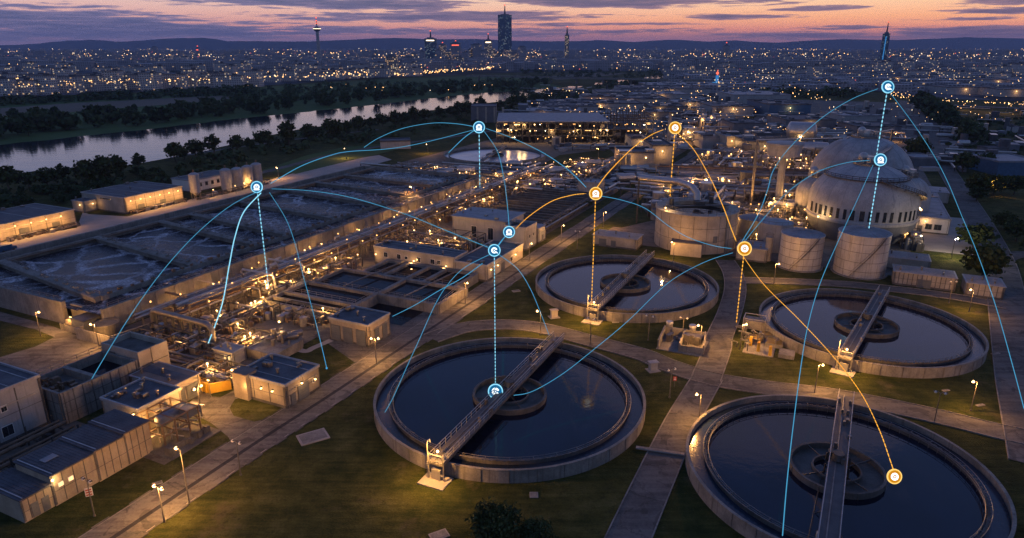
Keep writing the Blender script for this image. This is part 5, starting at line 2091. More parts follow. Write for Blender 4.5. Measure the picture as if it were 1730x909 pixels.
kiosk(1103, 626, 'small roofed control kiosk on a slab beside the largest near tank')
kiosk(936, 536, 'slim pale cabinet on the grass left of the lit pier', 'plaster_pale')
for px, py, sx, sy, lab, rz in ((529, 739, 4.6, 3.4, 'square concrete cover slab on the lawn beside the main road', .55), (902, 837, 1.2, 1.2, 'small manhole cover on the lawn below the near tank', 0),
                                (1115, 765, 7.4, .7, 'pale concrete beam lying across the narrow path between tanks', 0), (742, 905, 2.4, 1.6, 'small dark slab at the bottom edge of the lawn', .5),
                                (1598, 660, 1.4, .5, 'tiny pale slab on the lawn above the nearest right tank', .2), (1682, 598, 2.0, .6, 'white kerb stone on the grass right of the tank', .3),
                                (1040, 545, 1.6, .6, 'pale slab on the grass below the middle tank', .1), (872, 492, 2.0, 1.3, 'square lawn hatch left of the middle tank', .4),
                                (266, 817, 1.3, .7, 'wooden board lying on the grass by the main road', .6), (1656, 685, 1.6, .6, 'yellow edged slab near the right hand path', .3)):
    q = at(px, py)
    m = MB()
    dx, dy = sx / 2, sy / 2
    ang = {7.4: -.27}.get(sx, rz)
    m.box(0, 0, .02, sx, sy, .18 if sx > 3 else .12, ang)
    m.box(0, 0, .20 if sx > 3 else .14, sx * .86, sy * .8, .03, ang, 1)
    o = m.build('cover_slab', ['slab', 'concrete'])
    o.location = (q.x, q.y, .24 if sx == 7.4 else 0)
    tag(o, lab, 'slab')
for px, py, lab in ((1139, 654, 'small red sign with a white symbol at the edge of the junction'),):
    q = at(px, py)
    r = thing('road_sign', lab, 'sign', q)
    m = MB()
    m.bar(q, q + Vector((0, 0, 1.9)), .07)
    m.build('post', 'steel', r)
    m = MB()
    m.box(q.x, q.y - .07, 1.3, .7, .05, .9)
    so = m.build('panel', 'red_paint', r)
    m = MB()
    m.box(q.x, q.y - .10, 1.5, .4, .02, .18)
    m.box(q.x, q.y - .10, 1.75, .14, .02, .3)
    m.build('symbol', 'white_paint', so)
q = at(152, 872)
r = thing('notice_board', 'small red and white notice board on the grass by the stepped building', 'sign', at(156, 858))
q = at(156, 858)
m = MB()
m.bar(q, q + Vector((0, 0, 3.2)), .08)
m.build('post', 'steel', r)
m = MB()
m.box(q.x, q.y, 1.9, .9, .06, 1.3, .5)
so = m.build('panel', 'white_paint', r)
m = MB()
for i in range(3):
    m.box(q.x + .03 * sin(.5), q.y - .05, 2.05 + i * .38, .7, .03, .2, .5)
m.build('marking', 'red_paint', so)

# ================================================================== pipe racks
def pipe_rack(label, s0, s1, tc, w, h, npipes, seed, step=7.0, mats=('steel', 'steel_pale', 'rusty'), levels=2, bulbs=0, cross=0):
    r = thing('pipe_rack', label, 'pipe rack', P((s0 + s1) / 2, tc), 'long pipe racks')
    rr = random.Random(seed)
    n = int((s1 - s0) / step)
    for i in range(n + 1):
        s_ = s0 + (s1 - s0) * i / n
        m = MB()
        for sg in (-1, 1):
            m.bar(P(s_, tc + sg * w / 2, 0), P(s_, tc + sg * w / 2, h + .6), .28)
        for k in range(levels):
            zz = h - k * 2.0
            m.bar(P(s_, tc - w / 2 - .4, zz), P(s_, tc + w / 2 + .4, zz), .22)
        m.bar(P(s_, tc - w / 2, .3), P(s_, tc + w / 2, h - 2), .1)
        m.build('support_frame', 'steel', r)
    for k in range(npipes):
        lev = k % levels
        t_ = tc - w / 2 + w * (k + .5) / npipes
        rad = rr.choice((.16, .22, .3, .42))
        zz = h - lev * 2.0 + .12 + rad
        m = MB()
        pts = []
        a, b = s0 - rr.uniform(0, 4), s1 + rr.uniform(0, 3)
        q = a
        pts.append(P(a, t_, zz))
        while q < b - 30:
            q += rr.uniform(18, 40)
            if rr.random() < .5 and q < b - 6:
                pts += [P(q, t_, zz), P(q + .3, t_, zz + .9), P(q + 2.2, t_, zz + .9), P(q + 2.5, t_, zz)]
        pts.append(P(b, t_, zz))
        m.tube(pts, rad, 7)
        for i in range(int((b - a) / 11)):
            s_ = a + 5 + i * 11
            m.tube([P(s_, t_, zz), P(s_ + .25, t_, zz)], rad * 1.35, 7)
        m.build('pipe', mats[k % len(mats)], r, True)
    m = MB()
    m.stbox(s0, s1, tc + w / 2 - .5, tc + w / 2 + .5, h + .62, h + .72)
    rail_st(m, (s0, tc + w / 2 + .45), (s1, tc + w / 2 + .45), h + .7, 1.0, 3.0)
    m.build('walkway', 'steel', r)
    for i in range(bulbs):
        s_ = s0 + (s1 - s0) * (i + .5) / bulbs
        q = P(s_, tc + (w / 2 + .2) * (1 if i % 2 else -1), h + (-.5 if i % 3 else 1.7))
        MB().ball(q.x, q.y, q.z, .2, 6).build('work_lamp', 'bulb_small', r, True)
    for i in range(cross):
        s_ = rr.uniform(s0, s1)
        a, b = tc - w / 2 - rr.uniform(2, 6), tc + w / 2 + rr.uniform(2, 5)
        zz = h + rr.uniform(-2.5, 1.4)
        MB().tube([P(s_, a, 0), P(s_, a, zz - .5), P(s_, a + .4, zz), P(s_, b - .4, zz), P(s_, b, zz - .5), P(s_, b, 0)], rr.choice((.12, .18, .28)), 6).build('cross_pipe', mats[i % 3], r, True)
    return r


pipe_rack('main pipe rack running along the foam basin', 97, 296, -128.0, 4.2, 5.0, 9, 1, 5.0, bulbs=56, cross=34)
pipe_rack('lower pipe rack between the foam basin wall and the main rack', 93, 290, -135.0, 3.0, 3.2, 5, 2, 6.0, levels=1, bulbs=36, cross=22)
pipe_rack('far pipe rack carrying on behind the slatted basins', 300, 420, -100.0, 4.0, 6.0, 5, 3, 7.0, bulbs=20, cross=12)


def clutter(name, label, s0, s1, t0, t1, n, seed, hmax=3.0, group=None, lamps=0, mats=('steel', 'rusty', 'dark_steel', 'steel_pale'), cat='pipework', base=.02):
    """a machine-packed pad: its own frame, pipes, valves and vessels"""
    r = thing(name, label, cat, P((s0 + s1) / 2, (t0 + t1) / 2), group)
    rr = random.Random(seed)
    for i in range(n):
        vert = rr.random() < .5
        s_, t_ = rr.uniform(s0, s1), rr.uniform(t0, t1)
        z_ = rr.uniform(.4, hmax)
        rad = rr.choice((.08, .12, .18, .28))
        if vert:
            L = rr.uniform(2, max(2.1, (t1 - t0) * .7))
            t2 = min(t1, t_ + L)
            pts = [P(s_, t_, 0), P(s_, t_, z_ * .9), P(s_, t_ + .25, z_), P(s_, t2 - .25, z_), P(s_, t2, z_ * .9), P(s_, t2, 0)]
        else:
            L = rr.uniform(2, max(2.1, (s1 - s0) * .7))
            s2 = min(s1, s_ + L)
            pts = [P(s_, t_, 0), P(s_, t_, z_ * .9), P(s_ + .25, t_, z_), P(s2 - .25, t_, z_), P(s2, t_, z_ * .9), P(s2, t_, 0)]
        MB().tube(pts, rad, 6).build('pipe', mats[0] if rr.random() < .7 else mats[3], r, True)
    for i in range(int(n * 1.3)):
        q = P(rr.uniform(s0, s1), rr.uniform(t0, t1))
        MB().box(q.x, q.y, 0, rr.uniform(.4, 1.6), rr.uniform(.4, 1.2), rr.uniform(.3, hmax * .6), TH).build('equipment_box', mats[1], r)
    for i in range(max(1, int(n * .35))):
        q = P(rr.uniform(s0, s1), rr.uniform(t0, t1))
        hh = rr.uniform(1.0, hmax)
        k = rr.uniform(.4, 1.1)
        MB().cyl(q.x, q.y, 0, hh, k, k, 12).cyl(q.x, q.y, hh, hh + .3, k * .9, .15, 12).build('pump_body', mats[3], r, True)
    m = MB()
    ns, nt = max(1, int((s1 - s0) / 5)), max(1, int((t1 - t0) / 5))
    for i in range(ns + 1):
        for j in range(nt + 1):
            a, b = s0 + (s1 - s0) * i / ns, t0 + (t1 - t0) * j / nt
            m.bar(P(a, b, 0), P(a, b, hmax), .2)
        m.bar(P(s0 + (s1 - s0) * i / ns, t0, hmax), P(s0 + (s1 - s0) * i / ns, t1, hmax), .18)
    for j in range(nt + 1):
        b = t0 + (t1 - t0) * j / nt
        m.bar(P(s0, b, hmax), P(s1, b, hmax), .18)
    m.build('frame', mats[2], r)
    for i in range(lamps):
        s_, t_ = rr.uniform(s0, s1), rr.uniform(t0, t1)
        z_ = hmax + .5
        b = MB()
        b.ball(*P(s_, t_, z_), .2, 8)
        b.bar(P(s_, t_, hmax - .2), P(s_, t_, z_), .06, .06, 0)
        bo = b.build('work_lamp', 'bulb', r, True)
        add_light(bo, P(s_ + .3, t_ + .3, z_ + .45), 1000, (1, .46, .11), .2)
    return r


clutter('equipment_row', 'low pumps and crates along the foot of the long warehouse at the left edge', 122, 145, -239.4, -237.6, 14, 171, 1.3, None, 0, cat='equipment')
clutter('equipment_row', 'low pumps and crates along the foot of the warehouse beside the silos', 165, 189, -238.4, -236.8, 14, 172, 1.3, None, 0, cat='equipment')
clutter('equipment_row', 'pipes and pumps around the feet of the silos', 194, 233, -237, -234.5, 22, 173, 1.8, None, 1, cat='equipment')

# big bent pipe over the trench at the near end of the racks
lp = thing('pipe_portal', 'thick bent pipe standing on posts like a portal above the pipework', 'pipe', P(91, -122))
m = MB()
zt = 5.2
m.tube([P(92.0, -131.5, 0), P(92.0, -131.4, zt - 1.2), P(91.9, -130.9, zt - .3), P(91.8, -130.0, zt), P(91.2, -114.0, zt), P(91.1, -112.9, zt - .3), P(91.1, -112.3, zt - 1.2), P(91.0, -112.2, 0)], .62, 10)
m.build('pipe', 'steel', lp, True)
m = MB()
for i in range(7):
    t_ = -129.5 + i * 2.6
    m.bar(P(91.4, t_, 0), P(91.4, t_, zt - .5), .38)
    m.bar(P(91.4, t_, 2.6), P(92.4, t_, 2.6), .2)
m.bar(P(91.2, -131, 2.3), P(90.9, -112.5, 2.3), .3)
m.build('post', 'dark_steel', lp)
tt = [
    ('tangled pipes and valves at the foot of the bent pipe portal', 83, 93, -131, -116, 40, 2.4, 1),
    ('pipes and pumps on the yard right of the bent pipe portal', 86, 99, -115, -103, 34, 2.2, 3),
    ('pumps and cable trays in front of the lamp lit low building', 79, 85, -108, -96, 28, 2.0, 2),
    ('pipe bundle between the bent pipe and the pipe rack', 97, 112, -125, -114, 36, 2.8, 2),
    ('valve cluster at the corner of the square settling tanks', 108, 114, -112, -100, 18, 3.0, 1),
    ('tall pipework between rack and square settling tanks', 115, 128, -126, -120.5, 24, 3.4, 2),
    ('pipes beside the rack at the back of the settling tanks', 130, 150, -125, -119, 30, 3.4, 2),
    ('dense pipes behind the long white building', 162, 184, -124, -97, 60, 4.2, 4),
    ('pipes left of the slatted basins', 205, 236, -124.5, -119, 22, 4.0, 2),
    ('pipes at the far left corner of the slatted basins', 240, 290, -124.5, -119, 26, 4.5, 2),
    ('pipe yard at the far end of the slatted basins', 272, 300, -117, -98, 30, 4.0, 2)]
for i, (lab, a, b, c, d, n, h, lm) in enumerate(tt):
    clutter('pipework', lab, a, b, c, d, n, 100 + i, h, None, lm)
tb = thing('trench_basin', 'long open trench of parallel pipes with yellow lit retaining wall', 'trench', P(79, -104))
m = MB()
for (a, b) in (((76.8, -116), (76.8, -97.6)), ((76.6, -97.5), (79.6, -95.2))):
    wall_st(m, a, b, .35, 0, 1.9)
for i in range(10):
    q = P(76.55, -109 + i * 1.2)
    m.box(q.x, q.y, 0, .3, .25, 2.0, TH)
rail_st(m, (76.8, -112), (76.8, -97.8), 1.9, .8, 1.6)
m.build('wall', 'yellow_paint', tb)
for i in range(6):
    m = MB()
    s_ = 77.9 + i * 1.25
    m.tube([P(s_, -121 + i * .6, 1.0 + .3 * (i % 2)), P(s_, -98.5 - (i % 3) * 2, 1.0 + .3 * (i % 2))], .3 if i % 2 else .42, 8)
    m.build('pipe', 'steel' if i % 2 else 'rusty', tb, True)
put_lamp('short', 0, 0, 'low lamp between the trench wall and the lamp lit building', None, RL, 0, tuple(P(75.8, -96.3)[:2]))
rb = building((86.8, 90.2, -107.6, -102.4), 2.6, 'grey control box with two glowing windows among the pipes', 'control box', 'control_box', 'cladding', 'roof_pale', windows=[('s0', -104.2, .7, 1.2, 1.9, 1), ('s0', -103.1, .7, 1.2, 1.9, 1)], parapet=.1, plinth=False)
q = P(97.5, -99.5)
cp = thing('round_pad', 'curved concrete pad crowded with pumps at the edge of the lawn', 'pump station', q)
m = MB()
m.cyl(q.x, q.y, 0, 2.0, 4.0, 4.0, 32)
m.stbox(91, 97.5, -103.4, -95.6, 0, 1.9)
m.build('pad', 'concrete', cp)
m = MB()
rr = random.Random(14)
for i in range(26):
    w, d = rr.uniform(0, 6.28), rr.uniform(0, 3.5)
    k = rr.uniform(.25, .7)
    m = MB()
    if i % 2:
        m.cyl(q.x + d * cos(w), q.y + d * sin(w), 2.0, 2.0 + rr.uniform(.6, 2.6), k, k * .8, 10)
    else:
        m.vessel((q.x + d * cos(w), q.y + d * sin(w), 2.7), (q.x + d * cos(w) + 1.6, q.y + d * sin(w) + .6, 2.7), k, 10)
    m.build('pump', 'steel', cp, True)
bo_ = MB()
bo_.ball(q.x - 1.5, q.y + 3.2, 4.6, .2, 8)
bo_ = bo_.build('work_lamp', 'bulb', cp, True)
add_light(bo_, (q.x - 1.5, q.y + 2.8, 5.2), 450, (1, .55, .19))

# ================================================================== process area in the middle distance
PU = 'process units of the middle plant'


def sparks(r, pts, matname='bulb_small', rad=.27):
    for p in pts:
        b = MB()
        b.ball(p[0], p[1], p[2], rad, 6)
        b.build('work_lamp', matname, r, True)


def unit(label, s0, s1, t0, t1, n, seed, h, lamps, extra, drums=0, white=0):
    r = clutter('process_unit', label, s0, s1, t0, t1, n, seed, h, PU, lamps, ('steel', 'concrete_dark', 'dark_steel', 'steel_pale'), 'process unit')
    rr = random.Random(seed + 500)
    sparks(r, [P(rr.uniform(s0, s1), rr.uniform(t0, t1), rr.uniform(1, h + .4)) for _ in range(int(extra * 1.8))])
    if white:
        sparks(r, [P(rr.uniform(s0, s1), rr.uniform(t0, t1), rr.uniform(1, h + .8)) for _ in range(white)], 'bulb_white')
    for i in range(drums):
        m = MB()
        s_, t_ = rr.uniform(s0, s1), rr.uniform(t0, t1 - 5)
        k = rr.uniform(1.0, 1.9)
        m.vessel(P(s_, t_, h * .5 + k), P(s_, t_ + rr.uniform(4, 8), h * .5 + k), k, 14)
        m.build('drum', 'cladding', r, True)
    return r


units = [
    ('pipework and pumps directly behind the concrete tower', 232, 250, -52, -30, 34, 4.0, 2, 8, 1),
    ('low pipe yard between concrete tower and digesters', 216, 234, -22, -7, 30, 3.2, 2, 6, 1),
    ('yellow lit pipe arches right of the small lawn', 252, 268, -34, -14, 36, 4.2, 3, 9, 1),
    ('unit left of the small pale domed vessel', 262, 284, -22, -6, 34, 5.0, 2, 9, 2),
    ('long low unit beside the main road past the crossing pipes', 262, 290, -68, -58, 26, 3.0, 2, 5, 0),
    ('unit below the long crossing pipe rack on the left', 292, 306, -66, -46, 36, 4.5, 3, 10, 1),
    ('unit below the long crossing pipe rack in the middle', 290, 308, -44, -24, 36, 4.5, 3, 10, 1),
    ('unit below the long crossing pipe rack on the right', 296, 314, -22, -2, 36, 5.0, 2, 10, 1),
    ('unit behind the crossing pipe rack on the left', 322, 338, -66, -46, 36, 5.0, 2, 10, 2),
    ('unit behind the crossing pipe rack in the middle', 324, 342, -42, -22, 36, 5.5, 2, 10, 2),
    ('unit behind the crossing pipe rack on the right', 330, 348, -18, 2, 36, 6.0, 2, 10, 2),
    ('tall unit left of the rear digester', 352, 372, -40, -20, 36, 8.0, 2, 10, 2),
    ('unit left of the rear digester beside the drum platform', 352, 376, -16, 6, 36, 7.0, 2, 8, 2),
    ('dark unit in front of the works road', 352, 380, -66, -44, 36, 6.0, 1, 6, 2),
    ('unit on the far side of the process yard on the left', 386, 410, -64, -42, 36, 6.0, 1, 6, 2),
    ('unit on the far side of the process yard in the middle', 384, 412, -38, -16, 36, 6.5, 1, 6, 3),
    ('unit on the far side of the process yard on the right', 388, 420, -12, 14, 36, 7.0, 1, 6, 3),
    ('pipe yard beside the lit junction of the main road', 300, 318, -118, -98, 30, 4.0, 3, 8, 1),
    ('pipe yard just right of the far pale tank', 322, 346, -124, -100, 34, 4.0, 2, 8, 1),
    ('pipework behind the far end of the foam basin', 270, 284, -170, -130, 36, 3.4, 2, 6, 0),
    ('low machinery at the far left corner of the foam basin', 270, 300, -204, -176, 30, 3.0, 1, 4, 0),
    ('pipework at the right foot of the front digester', 236, 250, 21, 27, 18, 4.0, 1, 3, 0),
    ('red lit pipes at the left foot of the front digester', 238, 250, -14, -6, 24, 4.0, 2, 8, 0),
]
for i, (lab, a, b, c, d, n, h, lm, ex, dr_) in enumerate(units):
    unit(lab, a, b, c, d, int(n * 1.4), 300 + i, h, lm + 1, ex, dr_, 1 if i % 3 == 0 else 0)

# long crossing pipe rack (runs left to right across the picture)
cr = thing('pipe_rack', 'long pipe rack crossing the process yard from left to right', 'pipe rack', P(316, -34), 'long pipe racks')
for k in range(6):
    m = MB()
    zz = 6.2 + .9 * (k % 3)
    m.tube([P(308 + k * 1.1, -74, zz), P(318 + k * 1.1, -30, zz), P(330 + k * 1.1, 12, zz)], .3 + .08 * (k % 2), 7)
    m.build('pipe', ('steel_pale', 'steel', 'rusty')[k % 3], cr, True)
for i in range(10):
    f = i / 9
    s_, t_ = 308 + 22 * f, -74 + 86 * f
    m = MB()
    for ds in (-.5, 6.5):
        m.bar(P(s_ + ds, t_, 0), P(s_ + ds, t_, 9), .3)
    for zz in (6, 7.7):
        m.bar(P(s_ - 1, t_, zz), P(s_ + 7, t_, zz), .25)
    m.build('support_frame', 'steel', cr)
cr2 = thing('pipe_rack', 'second crossing pipe rack nearer the concrete tower with thick pale pipes', 'pipe rack', P(280, -34), 'long pipe racks')
for k in range(4):
    m = MB()
    m.tube([P(283 + k * 1.3, -52, 5.2 + k % 2), P(286 + k * 1.3, -20, 5.2 + k % 2), P(290 + k * 1.3, -2, 5.2 + k % 2)], .42, 7)
    m.build('pipe', ('steel_pale', 'steel')[k % 2], cr2, True)
for i in range(6):
    t_ = -50 + i * 9
    m = MB()
    for ds in (-.4, 5):
        m.bar(P(283 + ds, t_, 0), P(283 + ds, t_, 6.4), .28)
    m.bar(P(282, t_, 5), P(289, t_, 5), .25)
    m.build('support_frame', 'steel', cr2)

for i, (px, py, R_, h, lab) in enumerate(((1306, 420, 5.0, 8.5, 'stubby grey tank just left of the smaller steel tank'), (1274, 398, 5.5, 6.0, 'dark green grey tank behind the small white roofed box'),
                                          (1372, 452, 1.1, 7.5, 'thin upright pipe vessel between the storage tanks'), (1296, 440, 1.0, 7.0, 'thin upright column left of the smaller steel tank'))):
    q = at(px, py)
    r = thing('process_tank', lab, 'tank', q)
    m = MB()
    m.lathe([(R_, 0), (R_, h), (R_ + .1, h), (R_ + .1, h + .2), (R_ * .5, h + .2 + R_ * .1), (.05, h + .25 + R_ * .16)], q.x, q.y, 32)
    m.build('shell', 'plaster_pale' if R_ < 2 else ('render_grey' if i == 0 else 'cladding_dark'), r, True)
    m = MB()
    m.tube([(q.x + (R_ + .1) * cos(2 * pi * k / 32), q.y + (R_ + .1) * sin(2 * pi * k / 32), h + 1.1) for k in range(32)], .06, 4, True)
    for k in range(16):
        w = 2 * pi * k / 16
        m.bar((q.x + R_ * cos(w), q.y + R_ * sin(w), h), (q.x + R_ * cos(w), q.y + R_ * sin(w), h + 1.1), .07)
    m.build('railing', 'steel', r)

big = thing('gas_drum', 'large horizontal steel drum lit from below beside the rear digester', 'vessel', at(1338, 262))
q = at(1338, 262)
m = MB()
m.vessel((q.x - 3, q.y, 14), (q.x + 9, q.y - 4, 14), 5.2, 22)
m.build('shell', 'steel_pale', big, True)
m = MB()
m.vessel((q.x - 2, q.y - 14, 6), (q.x + 12, q.y - 17, 6), 3.6, 18)
m.build('lower_drum', 'steel_pale', big, True)
m = MB()
for dx in (0, 7):
    m.bar((q.x + dx, q.y - 1.5, 0), (q.x + dx, q.y - 1.5, 11), .9)
    m.bar((q.x + dx + 2, q.y - 15, 0), (q.x + dx + 2, q.y - 15, 4), .8)
m.build('support_frame', 'steel', big)
b_ = MB()
b_.ball(q.x + 1.0, q.y - 6.5, 9.8, .3, 8)
bo = b_.build('work_lamp', 'bulb', big, True)
add_light(bo, (q.x + 1.0, q.y - 6.4, 10.4), 1500, (1, .58, .22), .3)

# buildings of the middle distance (axis of the far halls runs across the picture)
def hall(px0, px1, py, depth, h, label, wall='render_grey', roof='roof_pale', rz=0.0, group=None, lamps=0, name='warehouse', cat='warehouse', facade=None, skylights=0):
    a, b = at(px0, py), at(px1, py)
    w = b.x - a.x
    c = Vector(((a.x + b.x) / 2, a.y + depth / 2, 0))
    r = thing(name, label, cat, c, group)
    m = MB()
    m.box(c.x, c.y, 0, w, depth, h, rz)
    m.build('wall', facade or wall, r)
    m = MB()
    m.box(c.x, c.y, h, w + .6, depth + .6, .25, rz)
    for (dx, dy, sx, sy) in ((0, -depth / 2, w + .8, .4), (0, depth / 2, w + .8, .4), (-w / 2, 0, .4, depth), (w / 2, 0, .4, depth)):
        m.box(c.x + dx * cos(rz) - dy * sin(rz), c.y + dx * sin(rz) + dy * cos(rz), h + .25, sx, sy, .6, rz)
    ro = m.build('roof', roof, r)
    rr = random.Random(int(px0 * 3 + py))
    for i in range(skylights):
        m = MB()
        m.box(c.x + rr.uniform(-.42, .42) * w, c.y + rr.uniform(-.4, .4) * depth, h + .25, rr.uniform(2, 7), rr.uniform(2, 6), rr.uniform(.4, 1.6), rz)
        m.build('roof_unit', rr.choice(('roof', 'steel_pale', 'cladding_dark')), ro)
    for i in range(lamps):
        x_ = a.x + w * (i + .5) / lamps
        b_ = MB()
        b_.ball(x_, a.y - .6, h * .78, .30, 6)
        bo = b_.build('wall_lamp', 'bulb', r, True)
        if i % 2 == 0:
            add_light(bo, (x_, a.y - 3.2, h * .7), 700, (1, .5, .15), .3)
    return r


mb_ = hall(1046, 1104, 291, 18, 9.5, 'pale industrial building with dark roof and columns at its left corner beside the main road', 'plaster_pale', 'roof', 0, None, 2, 'plant_building', 'building', skylights=3)
c_ = at(1052, 293)
for i, dx in enumerate((0, 2.6, 5.2)):
    m = MB()
    m.cyl(c_.x + dx - 3, c_.y - 2.0, 0, 9.2, 1.1, 1.1, 16)
    m.cyl(c_.x + dx - 3, c_.y - 2.0, 9.2, 9.6, 1.25, .8, 16)
    m.build('column', 'plaster', mb_, True)
hall(1100, 1134, 283, 26, 11, 'pale block with an arched opening behind the main road lights', 'plaster_pale', 'roof', 0, None, 1, 'plant_building', 'building', skylights=2)
hall(1066, 1098, 252, 24, 6, 'low dark roofed building behind the lit lawn lamps', 'render_grey', 'roof', 0, None, 1, 'plant_building', 'building', skylights=2)
st_ = at(1128, 262)
r = thing('chimney', 'thin chimney stack rising behind the pale block with the arched opening', 'chimney', st_)
m = MB()
m.cyl(st_.x, st_.y, 0, 24, 1.3, .9, 14)
m.build('shaft', 'plaster_pale', r, True)
m = MB()
m.cyl(st_.x, st_.y, 24, 24.6, 1.2, 1.2, 14)
m.build('rim', 'dark_steel', r, True)

# lattice hall full of lights
lh = thing('lattice_hall', 'long open steel lattice hall glowing with rows of lights', 'process hall', (40, 480, 0))
X0, X1, Y0, Y1 = -10.0, 92.0, 452.0, 500.0
m = MB()
for i in range(25):
    x_ = X0 + (X1 - X0) * i / 24
    for y_ in (Y0, Y0 + 16, Y0 + 32, Y1):
        m.bar((x_, y_, 0), (x_, y_, 13.0 + (5 if x_ > 64 else 0)), .5)
for zz in (4.3, 8.6, 12.8):
    for y_ in (Y0, Y0 + 16, Y0 + 32, Y1):
        m.bar((X0, y_, zz), (X1, y_, zz), .45)
for y_ in (Y0,):
    for i in range(0, 24, 3):
        x_, x2 = X0 + (X1 - X0) * i / 24, X0 + (X1 - X0) * (i + 1) / 24
        m.bar((x_, y_ - .1, 0), (x2, y_ - .1, 4.3), .25)
        m.bar((x_, y_ - .1, 8.6), (x2, y_ - .1, 4.3), .25)
for zz in (15.5, 18):
    m.bar((64, Y0, zz), (X1, Y0, zz), .4)
    m.bar((X1, Y0, zz), (X1, Y1, zz), .4)
m.build('frame', 'dark_steel', lh)
m = MB()
for zz in (4.3, 8.6):
    m.box((X0 + X1) / 2, (Y0 + Y1) / 2, zz, X1 - X0, Y1 - Y0 - 2, .3)
m.build('deck', 'concrete_dark', lh)
m = MB()
m.box((X0 + 64) / 2, (Y0 + Y1) / 2 + 8, 13.2, 64 - X0, Y1 - Y0 + 14, .5)
m.build('roof', 'roof_pale', lh)
rr = random.Random(55)
for i in range(96):
    x_, y_ = rr.uniform(X0, X1), rr.uniform(Y0 + .5, Y0 + 26)
    zz = rr.choice((0, 4.6, 8.9))
    m = MB()
    if rr.random() < .5:
        m.box(x_, y_, zz, rr.uniform(1, 5), rr.uniform(1, 4), rr.uniform(.8, 3.2))
    else:
        m.cyl(x_, y_, zz, zz + rr.uniform(1, 3.4), rr.uniform(.5, 1.5), None, 10)
    m.build('machine', 'steel', lh)
for i in range(70):
    b = MB()
    row = rr.choice((3.4, 3.6, 7.6, 7.9, 12.0, 11.6))
    x_ = rr.uniform(X0, X1)
    if rr.random() < .35:
        b.box(x_, Y0 - .4, row, rr.uniform(.8, 2.2), .3, .25)
    else:
        b.ball(x_, Y0 - .5 + rr.uniform(0, 2), row + rr.uniform(-1, 1), rr.uniform(.2, .36), 6)
    bo = b.build('lamp', ('bulb_small', 'bulb_small', 'city_warm', 'bulb', 'bulb_white', 'bulb_small')[i % 6], lh, True)
    if i % 7 == 0:
        add_light(bo, (x_, Y0 - 1.6, row), 1500, (1, .56, .2), .4)
cb = hall(944, 972, 236, 8, 10.5, 'small pink grey block standing in front of the lattice hall', 'plaster_pale', 'rusty', 0, None, 0, 'plant_building', 'building')
wt_ = hall(796, 838, 207, 30, 12.5, 'tall grey block with pale pillars at the left end of the lattice hall', 'cladding_dark', 'roof', 0, None, 0, 'plant_building', 'building')
q = at(799, 207)
for i in range(4):
    m = MB()
    m.bar((q.x + 4 + i * 7, q.y - .6, 0), (q.x + 4 + i * 7, q.y - .6, 12.5), 1.4)
    m.build('pillar', 'plaster_pale', wt_)
hall(876, 892, 189, 20, 6, 'tiny pink roofed hut on the embankment left of the far warehouses', 'cladding_dark', 'roof_pale', 0, None, 0, 'hut', 'hut')

FW = 'low warehouses beyond the lattice hall'
for (a, b, y_, d, h, n_, sk_) in ((896, 985, 203, 40, 7, 2, 5), (912, 1010, 195, 45, 8, 1, 5), (990, 1085, 190, 45, 8, 2, 6), (930, 1035, 186, 45, 7, 0, 6), (1040, 1130, 181, 50, 8, 2, 6), (985, 1060, 177, 50, 8, 0, 5),
                              (1070, 1165, 172, 60, 8, 1, 6), (1010, 1095, 168, 60, 8, 0, 5), (1110, 1200, 163, 70, 9, 2, 6), (1050, 1130, 160, 70, 8, 0, 5), (1140, 1225, 156, 90, 9, 1, 6), (1095, 1150, 154, 80, 8, 0, 4),
                              (1090, 1150, 205, 30, 7, 2, 4), (1100, 1160, 194, 40, 7, 2, 4), (1140, 1190, 186, 40, 7, 1, 3)):
    hall(a, b, y_, d, h, 'flat roofed grey warehouse among the low halls beyond the lattice hall', ('render_grey', 'cladding_dark', 'cladding')[sk_ % 3], ('roof', 'roof_pale', 'roof')[(n_ + sk_) % 3], 0, FW, n_, skylights=sk_ * 3)
RW = 'industrial halls right of the works road'
for (a, b, y_, d, h, lab, wl, rf, n_) in ((1203, 1272, 196, 60, 8, 'dark roofed hall with sloping front left of the yellow lit yard above the cross road', 'render_grey', 'roof', 1),
                                        (1298, 1368, 199, 60, 11, 'blue fronted long hall right of the yellow lit yard above the cross road', 'blue_steel', 'roof', 1),
                                        (1238, 1335, 177, 70, 10, 'rear hall with rounded roof units above the two halls on the cross road', 'render_grey', 'roof_pale', 0),
                                        (1238, 1292, 226, 30, 7, 'dark hall just below the cross road', 'cladding_dark', 'roof', 0),
                                        (1326, 1410, 222, 40, 8, 'wide dark hall below the cross road left of the digesters', 'cladding_dark', 'roof', 1),
                                        (1186, 1222, 252, 20, 7, 'rounded pale hall at the left edge of the process yard', 'render_grey', 'roof_pale', 0),
                                        (1226, 1258, 258, 26, 9, 'pale gabled hall with small lights in the process yard', 'plaster_pale', 'roof_pale', 2),
                                        (1260, 1318, 268, 26, 9, 'dark square hall in the middle of the process yard', 'cladding_dark', 'roof', 1),
                                        (1278, 1330, 246, 26, 7, 'flat dark hall behind the dark square hall', 'cladding_dark', 'roof', 0),
                                        (1150, 1178, 236, 22, 6, 'small hall beside the lamps of the works road', 'render_grey', 'roof_pale', 1),
                                        (1420, 1480, 214, 40, 8, 'long grey hall behind the rear digester', 'render_grey', 'roof_pale', 0),
                                        (1446, 1520, 232, 30, 7, 'dark low hall right behind the rear digester', 'cladding_dark', 'roof', 0)):
    hall(a, b, y_, d, h, lab, wl, rf, 0, RW, n_, skylights=9)
br = hall(1683, 1760, 297, 26, 6.5, 'blue walled barn with pale gabled roof at the right edge', 'blue_steel', 'roof_pale', 0, None, 0, 'barn', 'barn')
